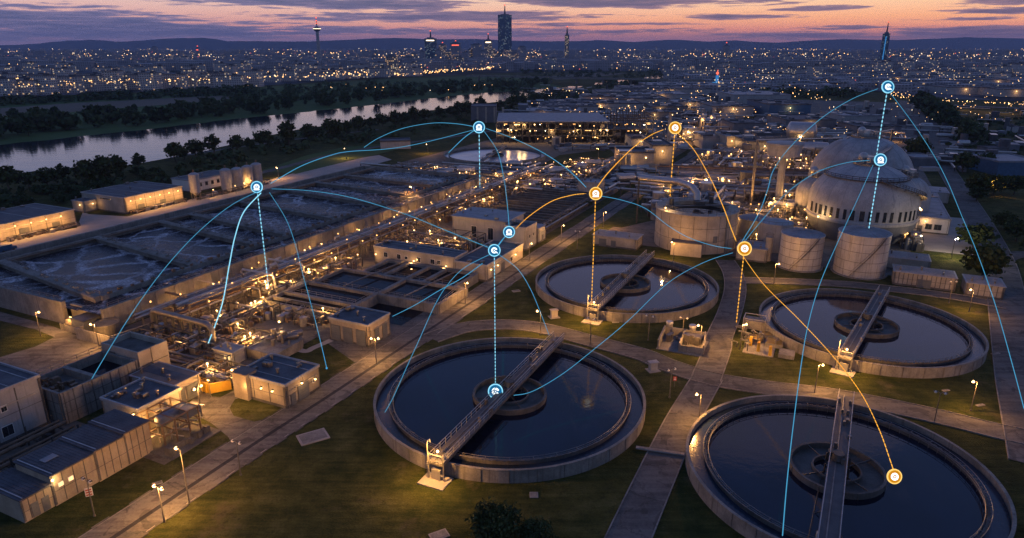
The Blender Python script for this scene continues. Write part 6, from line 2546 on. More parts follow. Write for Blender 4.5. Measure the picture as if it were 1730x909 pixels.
hall(1543, 1580, 281, 16, 4, 'low pale shed beside the east road behind the digesters', 'cladding_dark', 'roof_pale', 0, None, 0, 'shed', 'shed')
hall(640, 690, 252, 14, 4.5, 'small pale pavilion with flat roof on the riverside lawn behind the foam basin', 'render_grey', 'roof', .2, None, 0, 'pavilion', 'pavilion')
hall(720, 790, 308, 18, 2.4, 'low dark slab roofed block in front of the far pale tank', 'cladding_dark', 'roof', -.1, None, 0, 'plant_building', 'building', skylights=3)
hall(800, 880, 303, 14, 2.2, 'long low block right below the far pale tank', 'render_grey', 'roof', -.1, None, 1, 'plant_building', 'building', skylights=4)
MW = 'sheds along the motorway on the right'
for (a, b, y_, d, h) in ((1560, 1640, 150, 50, 9), (1600, 1720, 160, 60, 9), (1660, 1760, 146, 60, 10), (1420, 1480, 132, 60, 10), (1500, 1560, 140, 60, 9), (1330, 1400, 136, 60, 10), (1690, 1790, 164, 50, 9)):
    hall(a, b, y_, d, h, 'long low shed beyond the motorway on the right', 'render_grey', 'roof', 0, MW, 2)
SH = 'huts on the waste ground at the right'
for (a, b, y_) in ((1600, 1625, 225), (1668, 1700, 262), (1640, 1660, 268)):
    hall(a, b, y_, 10, 3.5, 'low dark hut on the waste ground right of the east road', 'cladding_dark', 'roof', 0, SH, 0, 'hut', 'hut')

# river bridge
bg_ = thing('river_bridge', 'long low road bridge over the backwater in the distance', 'bridge', at(1000, 146))
m = MB()
a, b = at(790, 137), at(1190, 147)
a.z = b.z = 9
m.bar(a, b, 12, 1.6)
for sg in (-1, 1):
    m.bar(a + Vector((0, 6 * sg, 1.4)), b + Vector((0, 6 * sg, 1.4)), .5, 1.2)
m.build('deck', 'concrete', bg_)
for i in range(9):
    m = MB()
    q = a + (b - a) * (i + .5) / 9
    m.bar((q.x, q.y, 0), (q.x, q.y, 8.2), 3.5)
    m.build('pier', 'concrete', bg_)

# ================================================================== city
def base_of(px, py):
    return at(px, py)


# television tower
q = at(541, 115)
S_ = q.y / 2106.0
tv = thing('television_tower', 'slender concrete television tower with red and white mast on the left skyline', 'tower', q)
zt, zp = z_at(q.x, q.y, 30), z_at(q.x, q.y, 50)
m = MB()
m.lathe([(7, 0), (5.2, zp * .4), (4.4, zp * .8), (4.4, zp)], q.x, q.y, 20)
m.build('shaft', 'cladding', tv, True)
m = MB()
m.lathe([(4.4, zp - 6), (10, zp - 1), (11, zp + 2), (9.5, zp + 5), (5, zp + 8), (3, zp + 9)], q.x, q.y, 24)
pod = m.build('pod', 'cladding_dark', tv, True)
m = MB()
m.lathe([(11.1, zp + 1.6), (11.1, zp + 3.0)], q.x, q.y, 24)
m.build('window_band', 'city_white', pod)
for i in range(6):
    m = MB()
    z0, z1 = zp + 9 + (zt - zp - 9) * i / 6, zp + 9 + (zt - zp - 9) * (i + 1) / 6
    m.cyl(q.x, q.y, z0, z1, 2.2 - .28 * i, 2.0 - .28 * i, 8)
    m.build('mast_section', 'red_paint' if i % 2 else 'white_paint', tv)
for f in (.35, .65, 1.0):
    m = MB()
    m.ball(q.x, q.y, zp + 9 + (zt - zp - 9) * f, 2.0, 6)
    m.build('beacon', 'city_red', tv, True)


def tower(px, py, top, wpx, label, facade='facade_tower', steps=(), mast=None, crown=None, lean=0.0, dpx=None, strip=None):
    q = at(px, py)
    k = depth_of(q) / FPX
    w = wpx * k
    d = (dpx or wpx * .8) * k
    h = z_at(q.x, q.y, top)
    r = thing('skyscraper', label, 'skyscraper', q, 'towers of the skyline')
    m = MB()
    m.u0 = px * 1.7
    m.box(q.x, q.y + d / 2, 0, w, d, h)
    m.build('facade', facade, r)
    m = MB()
    m.box(q.x, q.y + d / 2, h, w * 1.02, d * 1.02, 2.5)
    m.box(q.x, q.y + d / 2, h + 2.5, w * .6, d * .6, 4)
    ro = m.build('roof', 'cladding_dark', r)
    for (f0, f1, hh) in steps:
        m = MB()
        m.u0 = px + f0
        hh = z_at(q.x, q.y, hh)
        m.box(q.x + w * (f0 + f1) / 2, q.y + d * .3, 0, w * (f1 - f0), d * 1.1, hh)
        m.build('annexe', 'facade_stone', r)
    if mast:
        m = MB()
        zt_ = z_at(q.x, q.y, mast)
        m.cyl(q.x, q.y + d / 2, h + 6, zt_, 1.6 * k, .5 * k, 6)
        m.build('mast', 'dark_steel', ro)
        m = MB()
        m.ball(q.x, q.y + d / 2, zt_, 1.0 * k, 6)
        m.build('beacon', 'city_red', ro, True)
    if crown:
        m = MB()
        m.box(q.x, q.y - .3, h - 3 * k, w * .7, .6, 1.6 * k)
        m.build('lit_crown', crown, ro)
    if strip:
        m = MB()
        m.box(q.x - w * .22, q.y - .5, 4, 1.7 * k, .8, h - 10)
        m.build('light_strip', strip, r)
    return r


tower(853, 101, 26, 23, 'tallest glass skyscraper at the centre of the skyline with a mast', 'facade_tower', ((-.15, 1.0, 84),), 8, None)
tower(728, 106, 66, 19, 'broad dark glass tower at the left of the central cluster', 'facade_tower', (), 52, 'city_white')
tower(748, 104, 76, 12, 'shorter stone tower just right of the broad glass tower', 'facade_stone', (), 72)
tower(770, 107, 74, 17, 'grey tower with red beacon between the central towers', 'facade_city', ((-.9, .5, 92),), 69, 'city_red')
tower(805, 106, 76, 18, 'dark blocky tower left of the white topped tower', 'facade_city', (), 74)
tower(825, 103, 69, 13, 'pale tower with glowing white top and spire', 'facade_stone', ((-.5, .9, 82),), 57, 'city_white')
tower(882, 104, 80, 14, 'low grey tower beside the tallest skyscraper', 'facade_city', ((-1.0, 1.4, 95),), None)
tower(662, 128, 97, 19, 'stocky pale tower block standing alone above the riverside lights', 'facade_stone', ((-.5, 1.4, 118),), None)
tower(957, 111, 60, 7, 'slim concrete tower with pointed mast right of the centre', 'facade_stone', (), 45)
tower(1491, 112, 58, 9, 'slim dark blue tower with a glowing blue stripe on the right skyline', 'facade_tower', (), 37, None, strip='city_blue')
tower(1226, 103, 78, 9, 'distant dark tower like a church on the right', 'facade_city', ((-.6, 1.6, 92),), 72)
tower(262, 97, 80, 8, 'small distant tower on the left skyline', 'facade_city', (), None)
tower(335, 97, 82, 5, 'small distant red lit tower on the left skyline', 'facade_city', (), 78, 'city_red')
tower(122, 128, 114, 9, 'pale isolated block behind the left apartment rows', 'facade_stone', (), None)
tower(632, 106, 96, 8, 'small dark block left of the stocky tower', 'facade_city', (), None)
for (a_, b_, t_, w_, f_) in ((700, 110, 92, 10, 1), (714, 108, 87, 8, 0), (741, 108, 85, 9, 0), (758, 109, 88, 10, 1), (787, 108, 89, 11, 0), (795, 106, 84, 7, 1), (816, 108, 87, 9, 0), (837, 109, 90, 9, 1), (902, 107, 93, 13, 0), (868, 108, 91, 16, 1), (690, 113, 98, 14, 0), (775, 112, 97, 16, 1)):
    o_ = tower(a_, b_, t_, w_, 'mid rise block packed between the central skyline towers', 'facade_stone' if f_ else 'facade_city')
    o_['group'] = 'mid rise blocks of the skyline'
q = at(1210, 149)
bt = thing('light_tower', 'small tower lit blue with a red top beyond the works road', 'tower', q)
m = MB()
for dx, h in ((0, 19), (-5, 9), (5, 10), (-9, 4), (9, 5)):
    m.box(q.x + dx, q.y, 0, 3.6, 4, h)
m.build('body', 'city_blue', bt)
m = MB()
m.ball(q.x, q.y, 22, 2.0, 8)
m.bar((q.x, q.y, 19), (q.x, q.y, 27), .5)
m.build('top', 'city_red', bt)

# apartment blocks on the far side of the meadow
APT = 'apartment blocks behind the river meadow'
ar = random.Random(12)
protos = []
for i, (w, d, h) in enumerate(((34, 15, 21), (46, 15, 18), (26, 16, 24), (52, 16, 16), (22, 18, 27), (60, 14, 14))):
    r = thing('apartment_block', 'pale apartment block', 'apartment block', (0, 0, -200 - i))
    r.location = (0, 0, 0)
    LOC[r] = Vector((0, 0, 0))
    m = MB()
    m.u0 = i * 113.0
    m.box(0, 0, 0, w, d, h)
    m.build('facade', 'facade_flats', r)
    m = MB()
    m.box(0, 0, h, w + .8, d + .8, .8)
    m.box(w * .2, 0, h + .8, 6, 4, 2.4)
    m.build('roof', 'roof', r)
    protos.append(r)
used_p = set()


def place_block(k, px, py, rz, label, group):
    p = at(px, py)
    if k not in used_p:
        used_p.add(k)
        r = protos[k]
        r.location = p
        r.rotation_euler = (0, 0, rz)
        r['label'] = label
        r['group'] = group
        return r
    return dup(protos[k], p, rz, label, group)


x_ = -60
while x_ < 460:
    k = ar.choice((0, 1, 2, 0, 4, 1))
    y_ = 161 - .037 * max(0, x_) + ar.uniform(-1.5, 1.5)
    place_block(k, x_, y_, ar.uniform(-.25, .15), 'pale apartment block with lit windows in the front row behind the dark tree belt', APT)
    x_ += ar.uniform(30, 46) * (1.15 if k == 1 else .9)
x_ = -50
while x_ < 700:
    k = ar.choice((0, 1, 3, 5, 4, 3))
    y_ = 150 - .034 * max(0, x_) + ar.uniform(-3, 2)
    place_block(k, x_, y_, ar.uniform(-.3, .2), 'apartment block in the rows farther back behind the river meadow', 'apartment blocks of the rear rows')
    x_ += ar.uniform(18, 34)
for x_, y_ in ((445, 139), (480, 137.5), (520, 136.5), (556, 134), (585, 132.5), (612, 131.5), (640, 130.5), (690, 126)):
    place_block(ar.choice((1, 3, 5)), x_, y_, ar.uniform(-.2, .1), 'long apartment block above the bright yellow riverside road', 'long blocks above the riverside road')
CB = 'city buildings of the middle distance'
for i in range(210):
    px = ar.uniform(-40, 1770)
    f = ar.random() ** 1.5
    top = 97
    bot = 140 - .02 * px if px < 700 else (118 if px < 1150 else 138)
    py = top + (bot - top) * f
    if 700 < px < 1150 and py > 114:
        continue
    place_block(ar.choice((0, 1, 2, 3, 4, 5)), px, py, ar.uniform(-.6, .6), 'ordinary city building in the sprawl between river and skyline', CB)

m = MB()
for i in range(2600):
    px = ar.uniform(-150, 1880)
    py = 86 + 34 * ar.random() ** 1.3
    q = at(px, py)
    s_ = ar.uniform(.7, 1.6)
    m.u0 = ar.uniform(0, 9000) // 5 * 5.0
    h = ar.choice((9, 12, 14, 16, 20, 24)) * (1 + .7 * (q.y > 3500))
    m.box(q.x, q.y, 0, ar.uniform(18, 60) * s_, ar.uniform(14, 40) * s_, h, ar.uniform(-.5, .5))
for i in range(620):
    px, py = ar.uniform(1120, 1900), ar.uniform(116, 158)
    q = at(px, py)
    m.u0 = ar.uniform(0, 9000) // 5 * 5.0
    m.box(q.x, q.y, 0, ar.uniform(12, 46), ar.uniform(10, 26), ar.choice((4, 6, 8, 11)), ar.uniform(-.3, .3))
for i in range(260):
    px, py = ar.uniform(640, 1130), ar.uniform(97, 112)
    q = at(px, py)
    m.u0 = ar.uniform(0, 9000) // 5 * 5.0
    m.box(q.x, q.y, 0, ar.uniform(14, 50), ar.uniform(10, 26), ar.choice((9, 14, 20)), ar.uniform(-.3, .3))
o = m.build('distant_city', 'facade_city')
tag(o, 'sprawl of countless city buildings fading towards the hills', 'city', None, 'stuff')

# small sheds, pipes and parked vehicles packed between the larger halls
m = MB()
def packed(n, x0, x1, y0, y1, lo, hi, zf=1.0):
    for i in range(n):
        q = at(ar.uniform(x0, x1), ar.uniform(y0, y1))
        s_, t_ = st_of(q)
        if hypot(q.x - 120, q.y - 240) < 40 or abs(t_ + 76) < 9 or hypot(q.x + 9.7, q.y - 389) < 36:
            continue
        u = ar.random()
        if u < .5:
            m.box(q.x, q.y, 0, ar.uniform(lo, hi), ar.uniform(lo, hi) * .7, ar.uniform(1.5, 5) * zf, ar.choice((0, TH, TH)) + ar.uniform(-.05, .05), ar.choice((0, 1, 2, 3)), ar.choice((0, 1, 3, 4)))
        elif u < .75:
            L = ar.uniform(10, 36)
            a_ = ar.choice((TH, TH + pi / 2, 0))
            z_ = ar.uniform(1, 6) * zf
            m.tube([(q.x, q.y, z_), (q.x + L * cos(a_), q.y + L * sin(a_), z_)], ar.uniform(.25, .6), 6, False, 4)
            m.bar((q.x, q.y, 0), (q.x, q.y, z_ + .4), .4, .4, 2)
            m.bar((q.x + L * cos(a_), q.y + L * sin(a_), 0), (q.x + L * cos(a_), q.y + L * sin(a_), z_ + .4), .4, .4, 2)
        elif u < .9:
            k = ar.uniform(1.2, 3.2)
            m.cyl(q.x, q.y, 0, ar.uniform(3, 9) * zf, k, k, 12, ar.choice((1, 4)))
        else:
            m.vessel((q.x, q.y, 3), (q.x + ar.uniform(4, 9), q.y + ar.uniform(-3, 3), 3), ar.uniform(1, 2.4), 10, 4)


packed(420, 1120, 1420, 198, 300, 3, 9)
packed(300, 1100, 1300, 290, 375, 2, 6)
packed(360, 890, 1240, 150, 210, 5, 16)
packed(60, 930, 1100, 225, 255, 2, 7, .6)
packed(230, 850, 1100, 284, 330, 2, 7, .5)
packed(170, 1420, 1740, 180, 290, 3, 10)
packed(110, 640, 860, 287, 312, 2, 5, .35)
o = m.build('industrial_sprawl', ['render_grey', 'roof', 'dark_steel', 'cladding_dark', 'steel_pale'])
tag(o, 'countless small sheds, tanks, pipes and vehicles packed between the larger halls', 'industrial sprawl', None, 'stuff')

# countless city lights
lights = {'city_warm': MB(), 'city_white': MB(), 'city_red': MB()}


def star(px, py, k, colour, z=None):
    q = at(px, py)
    if q.y < 0 or q.y > 16000:
        return
    d = depth_of(q)
    r_ = k * d / FPX
    z = max(r_ * .6, z if z is not None else (ar.uniform(16, 34) if py < 112 else ar.uniform(5, 16)))
    mb = lights[colour]
    b = len(mb.v)
    for v in ((r_, 0, 0), (-r_, 0, 0), (0, r_, 0), (0, -r_, 0), (0, 0, r_ * .8), (0, 0, -r_ * .8)):
        mb.v.append((q.x + v[0], q.y + v[1], z + v[2]))
    for f in ((0, 2, 4), (2, 1, 4), (1, 3, 4), (3, 0, 4), (2, 0, 5), (1, 2, 5), (3, 1, 5), (0, 3, 5)):
        mb.face(tuple(b + i for i in f))


def colour():
    u = ar.random()
    return 'city_warm' if u < .62 else 'city_white' if u < .955 else 'city_red'


for i in range(2300):
    px = ar.uniform(-20, 1750)
    py = 83.5 + 40 * ar.random() ** 1.25
    if mnoise.noise((px * .012, py * .09, 1.0)) < -.12:
        continue
    star(px, py, ar.choice((.36, .42, .5, .6, .75, .95)), colour())
for i in range(420):                       # lights right of the centre, nearer
    px, py = ar.uniform(1150, 1740), ar.uniform(108, 160)
    if mnoise.noise((px * .02, py * .08, 5.0)) > -.05:
        star(px, py, ar.choice((.4, .5, .6, .8)), colour())
for i in range(260):
    px = ar.uniform(0, 640)
    star(px, 162 - .040 * px + (ar.uniform(-12, 4) if i % 2 else ar.uniform(-2, 3)), ar.choice((.6, .75, .95, 1.25)), 'city_warm' if ar.random() < .9 else 'city_white', ar.uniform(12, 17))


def row(pts, n, k, col, jit=.8):
    sp = spline([Vector((a, b, 0)) for a, b in pts], 12)
    for i in range(n):
        p = sp[int(ar.random() * (len(sp) - 1))]
        star(p.x + ar.uniform(-3, 3), p.y + ar.uniform(-jit, jit), ar.choice(k), col if ar.random() < .85 else 'city_white', 5)


row([(535, 134), (580, 133), (640, 129), (660, 128)], 70, (.6, .8, 1.0), 'city_warm', .7)
row([(665, 130), (720, 125), (780, 121), (850, 112), (870, 108)], 130, (.6, .8, 1.0), 'city_warm', 3)
row([(700, 128), (760, 123), (830, 118)], 60, (.6, .9), 'city_warm', 2)
row([(880, 112), (1000, 106), (1120, 104)], 60, (.6, .8), 'city_warm', 2.5)
row([(980, 106), (1020, 104), (1075, 106)], 40, (.7, .9), 'city_warm', 2)
row([(1280, 110), (1300, 116), (1322, 112)], 30, (.8, 1.0), 'city_white', 1)
row([(1545, 121), (1600, 126), (1625, 128)], 36, (.7, .9), 'city_warm', .5)
row([(1500, 110), (1640, 113), (1730, 116)], 36, (.7, .9), 'city_warm', 1.5)
row([(1290, 132), (1380, 130), (1490, 122), (1500, 118)], 50, (.6, .8), 'city_warm', 2)
row([(45, 100), (62, 100)], 10, (.9,), 'city_warm', .3)
row([(1555, 176), (1640, 180), (1740, 185)], 34, (.7, .9), 'city_warm', .8)
row([(1690, 138), (1730, 140)], 16, (.7, .9), 'city_warm', 1)
row([(1480, 112), (1440, 118), (1320, 122)], 36, (.6, .8), 'city_warm', 2)
row([(900, 190), (1000, 196), (1100, 190)], 26, (.6, .8), 'city_warm', 6)
row([(930, 165), (1100, 155), (1200, 160)], 26, (.5, .7), 'city_warm', 4)
row([(1000, 205), (1120, 182), (1240, 170)], 46, (.6, .9), 'city_warm', 7)
row([(1160, 160), (1300, 166), (1400, 156)], 36, (.5, .7), 'city_warm', 5)
row([(860, 300), (940, 296), (1000, 292)], 20, (.8, 1.0), 'city_warm', 8)
row([(560, 150), (700, 158), (860, 142)], 22, (.6, .8), 'city_warm', 5)
row([(1500, 160), (1520, 168), (1540, 172)], 24, (.7, .9), 'city_warm', 4)
for i in range(560):
    px, py = ar.uniform(880, 1440), ar.uniform(152, 262)
    if px < 1100 and py > 212:
        continue
    if mnoise.noise((px * .02, py * .05, 9.0)) > -.1:
        star(px, py, ar.choice((.45, .55, .7, .95)), 'city_warm' if ar.random() < .82 else 'city_white', ar.uniform(4, 9))
for i in range(120):
    star(ar.uniform(1500, 1740), ar.uniform(140, 215), ar.choice((.5, .6, .8)), 'city_warm' if ar.random() < .8 else 'city_white', ar.uniform(4, 9))
for kname, mb in lights.items():
    o = mb.build({'city_warm': 'city_lights', 'city_white': 'city_lights', 'city_red': 'city_lights'}[kname], kname)
    tag(o, {'city_warm': 'countless warm street lights and windows of the city', 'city_white': 'countless whitish lamps and windows scattered over the city', 'city_red': 'scattered red lights in the distant city'}[kname], 'city lights', None, 'stuff')

# ================================================================== trees
def tree_proto(seed, h, w, clumps, per, leaf, mat='leaf', trunkh=.3, name='tree'):
    rr = random.Random(seed)
    r = thing(name, 'tree', 'tree')
    m = MB()
    m.tube([(0, 0, -.2), (rr.uniform(-.1, .1) * w, 0, h * trunkh), (rr.uniform(-.08, .08) * w, rr.uniform(-.08, .08) * w, h * .75)], [h * .028, h * .02, h * .006], 6)
    for i in range(6):
        a = rr.uniform(0, 6.28)
        z0 = h * rr.uniform(trunkh * .8, .6)
        m.tube([(0, 0, z0), (w * .2 * cos(a), w * .2 * sin(a), z0 + h * .1), (w * .38 * cos(a), w * .38 * sin(a), z0 + h * .24)], [h * .012, h * .009, h * .003], 5)
    m.build('trunk', 'trunk', r, True)
    m = MB()
    for c in range(clumps):
        while True:
            x, y, z = rr.uniform(-1, 1), rr.uniform(-1, 1), rr.uniform(-1, 1)
            d = x * x + y * y + z * z
            if .18 < d < 1:
                break
        taper = 1.0 - .35 * max(0, z)
        cx_, cy_ = x * w * .42 * taper, y * w * .42 * taper
        cz_ = h * (.5 + trunkh * .35) + z * h * (.5 - trunkh * .35) * .88
        cr_ = w * rr.uniform(.10, .19)
        for k in range(per):
            u, v, q = rr.gauss(0, .5), rr.gauss(0, .5), rr.gauss(0, .42)
            p = Vector((cx_ + u * cr_, cy_ + v * cr_, cz_ + q * cr_))
            if p.z < h * .08:
                continue
            n_ = Vector((rr.uniform(-1, 1), rr.uniform(-1, 1), rr.uniform(-.3, 1))).normalized()
            t_ = n_.cross(Vector((rr.uniform(-1, 1), rr.uniform(-1, 1), rr.uniform(-1, 1)))).normalized()
            b_ = n_.cross(t_)
            s_ = leaf * rr.uniform(.6, 1.4)
            i0 = len(m.v)
            for e, g in ((-1, -.5), (0, -.8), (1, -.3), (.6, .7), (-.5, .8)):
                m.v.append(tuple(p + t_ * (e * s_) + b_ * (g * s_)))
            m.face((i0, i0 + 1, i0 + 2, i0 + 3, i0 + 4))
    m.build('crown', mat, r)
    return r


TP = [tree_proto(1, 12, 11, 46, 16, .62), tree_proto(2, 13, 9.5, 44, 16, .60), tree_proto(3, 10, 11.5, 46, 16, .62), tree_proto(4, 14, 8.5, 42, 16, .58)]
TW = tree_proto(5, 11, 12, 60, 20, .5, 'leaf_warm', .2)
TF = [tree_proto(11, 13, 13, 30, 10, 1.15, 'leaf_far', .15), tree_proto(12, 11, 14, 30, 10, 1.15, 'leaf_far', .15), tree_proto(13, 15, 11, 30, 10, 1.05, 'leaf_far', .15)]
used_t = set()


def plant(proto, p, sc, label, group=None, rz=None):
    rz = ar.uniform(0, 6.28) if rz is None else rz
    if proto not in used_t:
        used_t.add(proto)
        proto.location = p
        proto.rotation_euler = (0, 0, rz)
        proto.scale = sc
        proto['label'] = label
        if group:
            proto['group'] = group
        return proto
    return dup(proto, p, rz, label, group, sc)


HT = {TP[0]: 12, TP[1]: 13, TP[2]: 10, TP[3]: 14, TW: 11, TF[0]: 13, TF[1]: 11, TF[2]: 15}


def plant_px(proto, px, py, hpx, label, group=None, wide=1.0):
    p = at(px, py)
    h = hpx * depth_of(p) / FPX / .96
    k = h / HT[proto]
    return plant(proto, p, (k * wide, k * wide, k), label, group)


NB = 'trees along the near river bank'
near_trees = [(18, 322, 46), (50, 318, 30), (82, 316, 36), (108, 310, 40), (148, 312, 46), (178, 308, 50), (196, 300, 40), (236, 287, 28), (298, 274, 30), (312, 270, 20), (332, 265, 26), (362, 262, 34), (402, 257, 26), (420, 252, 18),
              (446, 249, 26), (488, 245, 40), (522, 236, 24), (534, 233, 18), (562, 232, 28), (586, 226, 22), (606, 222, 24), (626, 218, 18), (646, 214, 20), (668, 214, 27), (684, 209, 18), (700, 207, 24), (718, 203, 17), (742, 200, 20), (762, 197, 16),
              (775, 194, 20), (788, 196, 22), (812, 190, 26), (866, 184, 20), (884, 178, 15), (905, 173, 14), (922, 171, 12), (846, 187, 16)]
for i, (a, b, h) in enumerate(near_trees):
    plant_px(TP[i % 4], a, b, h * (.86 if a < 220 else 1.05), 'dark bushy tree standing in the row along the near river bank', NB, 1.2)
BUSH = []
BU = 'bushes below the near river bank'
for i in range(200):
    f = ar.random()
    px = 900 * f - 20
    py = 338 - .168 * px + ar.uniform(-14, 14) + (10 if px < 300 else 0)
    if px > 420:
        py -= 8
    BUSH.append((px, py, ar.uniform(8, 14) * (1.25 - .6 * f)))
BUSH.sort(key=lambda b: -b[2])
for i, (px, py, hh) in enumerate(BUSH[:52]):
    plant_px(TF[i % 3], px, py, hh, 'low dark bush in the scrub between river bank and plant', BU, 1.35)
FB = 'trees on the far river bank'
for i in range(84):
    px = ar.uniform(-30, 930)
    base = 240 - .098 * px if px < 900 else 152
    py = base - 3 - ar.uniform(1, 15) * (1 if px < 500 else .6)
    hp_ = (34 - .024 * px) * ar.uniform(.65, 1.05)
    plant_px(TF[i % 3], px, py, max(6, hp_), 'dark round tree on the far river bank below the meadow', FB, 1.1)
FM = 'trees between meadow and field'
for i in range(40):
    px = ar.uniform(-30, 640)
    py = 207 - .062 * px + ar.uniform(-4, 5)
    plant_px(TF[i % 3], px, py, ar.uniform(12, 20) * (1 - .0008 * px), 'dark tree in the hedge between the far meadow and the brown field', FM, 1.2)

# wood belts that read as one mass
wm = MB()


def canopy(px, py, hpx, wide=1.0, n=34):
    p = at(px, py)
    k = depth_of(p) / FPX
    h = hpx * k
    w = h * wide
    leaf = max(.9, h * .14)
    for i in range(n):
        while True:
            x, y, z = ar.uniform(-1, 1), ar.uniform(-1, 1), ar.uniform(-.3, 1)
            if x * x + y * y + z * z < 1:
                break
        c = Vector((p.x + x * w * .6, p.y + y * w * .6, h * .3 + z * h * .62))
        nrm = Vector((x + ar.uniform(-.6, .6), y + ar.uniform(-.6, .6), z + .4 + ar.uniform(-.5, .5))).normalized()
        t_ = nrm.cross(Vector((ar.uniform(-1, 1), ar.uniform(-1, 1), .3))).normalized()
        b_ = nrm.cross(t_)
        s_ = leaf * ar.uniform(.7, 1.5)
        i0 = len(wm.v)
        for e, g in ((-1, -.5), (0, -.9), (1, -.3), (.6, .8), (-.5, .8)):
            wm.v.append(tuple(c + t_ * (e * s_) + b_ * (g * s_)))
        wm.face((i0, i0 + 1, i0 + 2, i0 + 3, i0 + 4))


for i in range(660):
    u = ar.random()
    if u < .34:                                   # belt in front of the apartment blocks
        px = ar.uniform(-40, 420)
        canopy(px, 177 - .046 * px + ar.uniform(-5, 2), ar.uniform(9, 14))
    elif u < .80:                                 # floodplain wood in the centre
        px = ar.uniform(380, 900)
        lo = 150 - .026 * (px - 400)
        hi = 176 - .046 * (px - 400)
        canopy(px, ar.uniform(lo, max(lo + 4, hi)), ar.uniform(7, 12))
    else:
        px = ar.uniform(880, 1200)
        canopy(px, ar.uniform(120, 133), ar.uniform(4, 7), 1.2)
for i in range(110):
    px = ar.uniform(1010, 1210)
    canopy(px, ar.uniform(139, 150), ar.uniform(5, 9), 1.3)
for i in range(90):
    canopy(ar.uniform(1290, 1450), ar.uniform(150, 166), ar.uniform(9, 15), 1.2)
for i in range(60):
    canopy(ar.uniform(870, 1000), ar.uniform(158, 172), ar.uniform(7, 12), 1.1)
for i in range(130):
    canopy(ar.uniform(1600, 1760), ar.uniform(200, 262), ar.uniform(3, 6), 1.8, 20)
for i in range(140):
    canopy(ar.uniform(1180, 1760), ar.uniform(118, 150), ar.uniform(3, 6), 1.6, 16)
for (px, py, hh) in BUSH[52:]:
    canopy(px, py, hh, 1.5, 40)
o = wm.build('woodland', 'leaf_far')
tag(o, 'dark woods and scrub merging into one mass beyond river and plant', 'woodland', None, 'stuff')

ER = 'trees of the row beside the east road'
for i in range(28):
    f = i / 27
    px = 1545 + 95 * f + ar.uniform(-10, 14)
    py = 178 + 62 * f + ar.uniform(-4, 5)
    plant_px(TF[i % 3], px, py, ar.uniform(20, 30), 'dark tree in the dense row beside the east road behind the digesters', ER, 1.15)
for (a, b, h, pr, lab, wd) in ((1548, 268, 34, TW, 'round tree behind the digesters at the bend of the east road', 1.1), (1626, 292, 34, TP[0], 'dark round tree right of the east road bend', 1.2),
                               (1664, 288, 28, TP[2], 'dark tree left of the blue barn', 1.1), (1648, 328, 34, TW, 'yellow lit tree left of the lamp below the barn', 1.1), (1678, 330, 34, TW, 'yellow lit tree right of the lamp below the barn', 1.1),
                               (1712, 330, 32, TP[0], 'dark tree at the right edge below the barn', 1.2), (1650, 340, 24, TP[2], 'low dark tree in front of the yellow lit trees', 1.2),
                               (1644, 420, 40, TP[2], 'dark round bush beside the dazzling lamp', 1.3), (1660, 470, 58, TW, 'big bushy tree hiding the end of the corrugated sheds', 1.15),
                               (1716, 408, 36, TP[0], 'dark tree right of the east road below the sand strip', 1.3), (1696, 388, 30, TW, 'yellowish tree right of the east road', 1.2), (1740, 440, 44, TP[1], 'tree cut by the right edge beside the side road', 1.2)):
    plant_px(pr, a, b, h, lab, None, wd)
for i, (a, b, h) in enumerate(((900, 292, 8), (1010, 258, 8), (1170, 230, 9), (1250, 232, 9), (1185, 298, 9), (1150, 332, 8), (995, 350, 10), (1235, 330, 8), (546, 412, 16), (1010, 400, 9))):
    plant_px(TW if i == 8 else TP[i % 4], a, b, h, ['shrub on the lawn edge by the crossing pipes', 'shrub behind the lamp of the far lawn', 'shrub by the works road lamps', 'shrub on the strip below the cross road', 'shrub at the back of the process yard',
             'shrub on the small lawn left of the pipe arches', 'shrub beside the main road near the low ribbed shed', 'shrub on the small lawn right of the concrete tower', 'small yellow lit tree among the pipe rack lamps', 'shrub left of the low ribbed shed'][i], None, 1.2)

# big leafy shrub at the bottom edge
bsh = tree_proto(77, 4.2, 7.5, 70, 60, .17, 'leaf', .05, 'shrub')
bsh.location = at(838, 905)
bsh['label'] = 'big dark leafy shrub at the bottom edge below the near tank'
bsh['category'] = 'shrub'
bs2 = dup(bsh, at(905, 915), 2.0, 'smaller leafy shrub right beside the big one at the bottom edge', None, (.72, .72, .6))

# unused prototypes must not stay behind
for pr in list(PROTO.values()) + protos + TP + TF + [TW]:
    if pr in used_p or pr in used_t:
        continue
for k_, pr in PROTO.items():
    if k_ not in USED:
        for c in list(pr.children_recursive) + [pr]:
            bpy.data.objects.remove(c)
for k_, pr in enumerate(protos):
    if k_ not in used_p:
        for c in list(pr.children_recursive) + [pr]:
            bpy.data.objects.remove(c)

# ================================================================== the glowing network above the plant
def face_cam(mb, c, pts2, thick, n_, r_, u_, mi=0):
    """extruded flat shape standing upright towards the south"""
    b = len(mb.v)
    k = len(pts2)
    for e in (-.5, .5):
        for x, y in pts2:
            mb.v.append(tuple(c + r_ * x + u_ * y + n_ * (e * thick)))
    for i in range(k):
        j = (i + 1) % k
        mb.face((b + i, b + j, b + k + j, b + k + i), None, mi)
    mb.face(tuple(b + k + i for i in range(k)), None, mi)
    mb.face(tuple(b + k - 1 - i for i in range(k)), None, mi)


def ring2(mb, c, r0, r1, thick, n_, r_, u_, a0=0.0, a1=2 * pi, k=40):
    for i in range(k):
        a, b = a0 + (a1 - a0) * i / k, a0 + (a1 - a0) * (i + 1) / k
        face_cam(mb, c, [(r0 * cos(a), r0 * sin(a)), (r1 * cos(a), r1 * sin(a)), (r1 * cos(b), r1 * sin(b)), (r0 * cos(b), r0 * sin(b))], thick, n_, r_, u_)


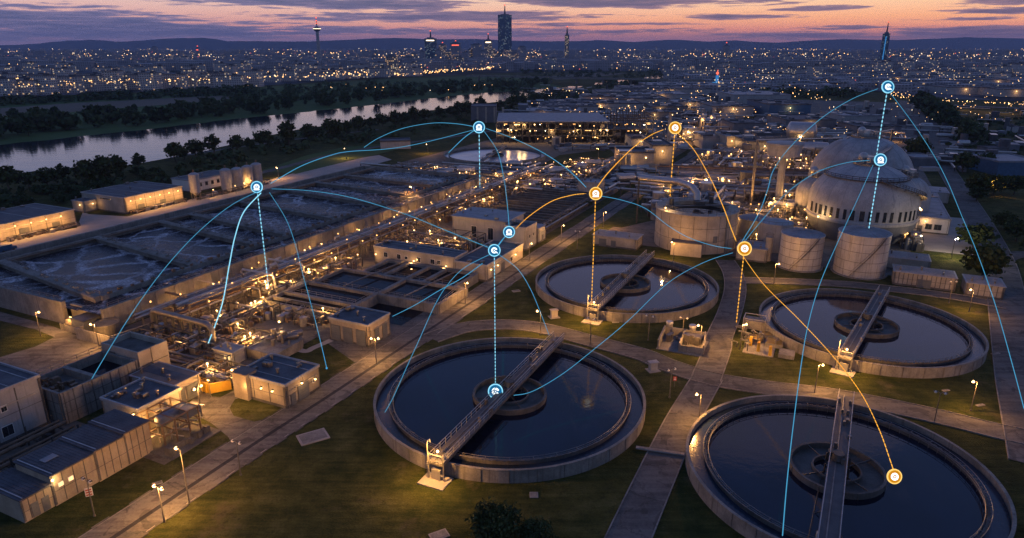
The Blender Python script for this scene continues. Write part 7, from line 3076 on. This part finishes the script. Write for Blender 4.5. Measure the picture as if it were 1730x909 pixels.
def node(px, py, ground, label, warm=False, rpx=10.5, depth=None, gz=0.0, glyph=0):
    if ground:
        g = at(ground[0], ground[1], gz)
        z = z_at(g.x, g.y, py)
        # keep it exactly above its foot
        c = Vector((g.x, g.y, z))
    else:
        c = at_depth(px, py, depth)
    k = depth_of(c) / FPX
    R_ = rpx * k
    r = thing('network_node', label, 'glowing marker', c, 'glowing network markers')
    n_ = Vector((0, -cos(PITCH), sin(PITCH)))
    r_ = Vector((1, 0, 0))
    u_ = Vector((0, sin(PITCH), cos(PITCH)))
    th = R_ * .12
    m = MB()
    circ = [(R_ * .9 * cos(2 * pi * i / 40), R_ * .9 * sin(2 * pi * i / 40)) for i in range(40)]
    face_cam(m, c, circ, th, n_, r_, u_)
    m.build('disc', 'net_disc_orange' if warm else 'net_disc', r)
    m = MB()
    ring2(m, c, R_ * .9, R_ * 1.06, th * 1.3, n_, r_, u_)
    m.build('rim', 'net_amber' if warm else 'net_cyan', r)
    m = MB()
    cc = c + n_ * (th * .9)
    if glyph == 0:
        ring2(m, cc, R_ * .26, R_ * .54, th * .5, n_, r_, u_)
    elif glyph == 1:
        ring2(m, cc, R_ * .24, R_ * .52, th * .5, n_, r_, u_, .2, 5.6)
        face_cam(m, cc, [(R_ * .14, -R_ * .22), (R_ * .5, -R_ * .55), (R_ * .6, -R_ * .42), (R_ * .26, -R_ * .1)], th * .52, n_, r_, u_)
    else:
        ring2(m, cc, R_ * .26, R_ * .52, th * .5, n_, r_, u_)
        face_cam(m, cc, [(-R_ * .5, -R_ * .58), (R_ * .5, -R_ * .58), (R_ * .5, -R_ * .36), (-R_ * .5, -R_ * .36)], th * .52, n_, r_, u_)
    face_cam(m, cc, [(R_ * .11 * cos(2 * pi * i / 12), R_ * .11 * sin(2 * pi * i / 12)) for i in range(12)], th * .5, n_, r_, u_)
    m.build('emblem', 'net_white', r)
    if ground:
        m = MB()
        L = c.z - R_ * 1.1 - gz
        step = 6.6 * k
        nn = int(L / step)
        for i in range(nn):
            z0 = gz + L * (i + .1) / nn
            m.bar((c.x, c.y, z0), (c.x, c.y, z0 + L * .52 / nn), 1.3 * k)
        m.bar((c.x, c.y, gz), (c.x, c.y, gz + L), .26 * k)
        m.build('dotted_line', 'net_orange' if warm else 'net_cyan', r)
    return r, c


NODES = {}
for key, px, py, gnd, warm, rpx, dep, gz, gl, lab in (
        ('A', 449, 316, (456, 505), False, 9.5, None, 0, 2, 'blue glowing marker hovering over the foam basin beside the silos'),
        ('B', 811, 215, (811, 332), False, 9.5, None, 0, 2, 'blue glowing marker above the far pale round tank'),
        ('C', 860, 392, None, False, 9.5, 205, 0, 2, 'blue glowing marker in front of the grey block, upper one of the close pair'),
        ('D', 835, 423, (837, 648), False, 10, None, 1, 1, 'blue glowing marker above the low white wing, lower one of the close pair'),
        ('E', 837, 661, None, False, 12, 118, 0, 1, 'large blue glowing marker on the bridge of the near round tank'),
        ('F', 1479, 270, (1468, 386), False, 10, None, 13, 2, 'blue glowing marker above the top of the front digester'),
        ('G', 1493, 147, (1481, 262), False, 10, None, 24, 1, 'blue glowing marker highest at the right below the slim blue tower'),
        ('H', 1132, 216, (1131, 345), True, 10, None, 0, 0, 'orange glowing marker above the works road lamps'),
        ('I', 1002, 327, (999, 520), True, 10.5, None, 0, 2, 'orange glowing marker above the main road near the slatted basins'),
        ('J', 1248, 420, (1244, 545), True, 11.5, None, 0, 0, 'orange glowing marker above the yellow valve station'),
        ('K', 1511, 805, None, True, 12, 84, 0, 0, 'orange glowing marker over the water of the nearest right tank')):
    NODES[key] = node(px, py, gnd, lab, warm, rpx, dep, gz, gl)[1]


def arc(label, pts, d0, d1, col='net_blue', dashed=False, wpx=.47, core=True, tip=False):
    """glowing line through the air from one end to the other"""
    n = len(pts)
    L = [0.0]
    for a, b in zip(pts[:-1], pts[1:]):
        L.append(L[-1] + hypot(b[0] - a[0], b[1] - a[1]))
    P3 = [at_depth(p[0], p[1], 1.0 / ((1 / d0) + (1 / d1 - 1 / d0) * (l / L[-1]))) for p, l in zip(pts, L)]
    sp = spline(P3, 9)
    dm = (d0 + d1) / 2
    rad = wpx * dm / FPX
    m = MB()
    if dashed:
        seg = 0
        acc = 0.0
        step = 9.0 * dm / FPX
        fine = []
        for a, b in zip(sp[:-1], sp[1:]):
            k = max(1, int((b - a).length / (step * .25)))
            for i in range(k):
                fine.append(a + (b - a) * (i / k))
        fine.append(sp[-1])
        cur = [fine[0]]
        for p in fine[1:]:
            acc += (p - cur[-1]).length
            cur.append(p)
            if acc > step * .52:
                m.tube(cur, rad * 1.25, 6)
                cur = [p + (p - cur[-2]).normalized() * step * .45]
                acc = 0
        m.tube(sp, rad * .38, 5)
    else:
        m.tube(sp, rad, 6)
    if tip:
        m.ball(*sp[-1], rad * 3.2, 8)
    o = m.build('network_line', col, None, True, tuple(sp[len(sp) // 2]))
    tag(o, label, 'glowing line', 'glowing network lines')
    return o


dp = {k: depth_of(v) for k, v in NODES.items()}
arc('blue line arching from the silo marker down to the open concrete tank', [(440, 322), (395, 344), (348, 380), (300, 428), (250, 490), (200, 565), (155, 640)], dp['A'], 106)
arc('pale blue line dropping from the silo marker to the bent pipe portal', [(441, 326), (412, 358), (397, 400), (387, 450), (375, 515), (352, 580)], dp['A'], 140, 'net_cyan', False, .9)
arc('long blue line from the silo marker to the low white wing marker', [(459, 319), (520, 322), (590, 333), (680, 360), (760, 392), (825, 418)], dp['A'], dp['D'])
arc('blue line falling from the silo marker to the lawn by the lamp lit low building', [(455, 325), (482, 368), (498, 410), (512, 465), (527, 520), (541, 575), (552, 622)], dp['A'], 122, tip=True)
arc('blue line from the silo marker over the riverside lawn to the far tank marker', [(457, 310), (510, 280), (560, 262), (590, 256), (660, 251), (720, 240), (802, 219)], dp['A'], dp['B'])
arc('short blue line branching up from the riverside lawn to the far tank marker', [(615, 249), (640, 233), (680, 217), (730, 208), (770, 209), (802, 214)], 330, dp['B'])
arc('blue line descending from the far tank marker to the grey block marker', [(818, 222), (840, 255), (851, 300), (857, 345), (860, 382)], dp['B'], dp['C'])
arc('blue line from the far tank marker across the lawn to the orange marker', [(821, 217), (860, 231), (910, 254), (955, 283), (990, 316)], dp['B'], dp['I'])
arc('thin pale line from the far tank marker to its left rim', [(803, 219), (785, 232), (770, 246), (758, 258)], dp['B'], 395, 'net_blue', False, .6)
arc('short blue line joining the two close markers', [(853, 400), (842, 414)], dp['C'], dp['D'], 'net_blue', False, .9)
arc('dashed orange line from the grey block marker up to the road marker', [(872, 386), (893, 366), (930, 341), (965, 330), (990, 327)], dp['C'], dp['I'], 'net_orange', True)
arc('dashed orange line between the two upper orange markers', [(1009, 316), (1030, 289), (1070, 249), (1100, 228), (1121, 219)], dp['I'], dp['H'], 'net_orange', True)
arc('dashed orange line from the upper orange marker down to the valve station marker', [(1142, 222), (1170, 250), (1197, 295), (1220, 345), (1235, 385), (1244, 408)], dp['H'], dp['J'], 'net_orange', True)
arc('blue line crossing in front of the concrete tower to the valve station marker', [(1014, 331), (1050, 338), (1090, 352), (1130, 382), (1165, 402), (1205, 415), (1236, 420)], dp['I'], dp['J'])
arc('blue line from the valve station marker over the round tanks to the near tank', [(1238, 427), (1190, 443), (1130, 477), (1060, 543), (1000, 593), (950, 632), (900, 661), (868, 668)], dp['J'], 112)
arc('orange line from the valve station marker down to the nearest right tank', [(1254, 431), (1290, 480), (1350, 540), (1410, 605), (1455, 665), (1485, 725), (1503, 775), (1509, 793)], dp['J'], dp['K'], 'net_orange', True)
arc('blue line rising from the valve station marker to the highest marker', [(1253, 409), (1282, 360), (1297, 320), (1308, 285), (1340, 243), (1390, 198), (1440, 167), (1483, 150)], dp['J'], dp['G'])
arc('blue line rising from the valve station marker to the digester marker', [(1256, 410), (1285, 375), (1330, 325), (1380, 291), (1430, 275), (1469, 271)], dp['J'], dp['F'])
arc('long blue line falling from the digester marker past the right tanks', [(1475, 279), (1445, 345), (1415, 410), (1385, 480), (1365, 550), (1353, 620), (1340, 720), (1330, 810), (1322, 905)], dp['F'], 72, 'net_blue', False, .5)
arc('long blue line falling from the highest marker along the east road', [(1501, 153), (1540, 205), (1575, 258), (1600, 305), (1625, 365), (1650, 425), (1680, 510), (1706, 600), (1730, 690)], dp['G'], 118)
arc('blue line from the low white wing marker to the far end of the near bridge', [(843, 430), (875, 455), (897, 490), (913, 528), (928, 567)], dp['D'], 145)
arc('blue line from the low white wing marker to the left rim of the near tank', [(827, 430), (785, 452), (757, 480), (735, 515), (710, 570), (685, 625), (665, 670), (650, 697)], dp['D'], 108)
arc('thin pale line across the square settling tanks to the garage', [(815, 445), (780, 470), (740, 492), (700, 516), (662, 535)], dp['D'], 160, 'net_blue', False, .55)
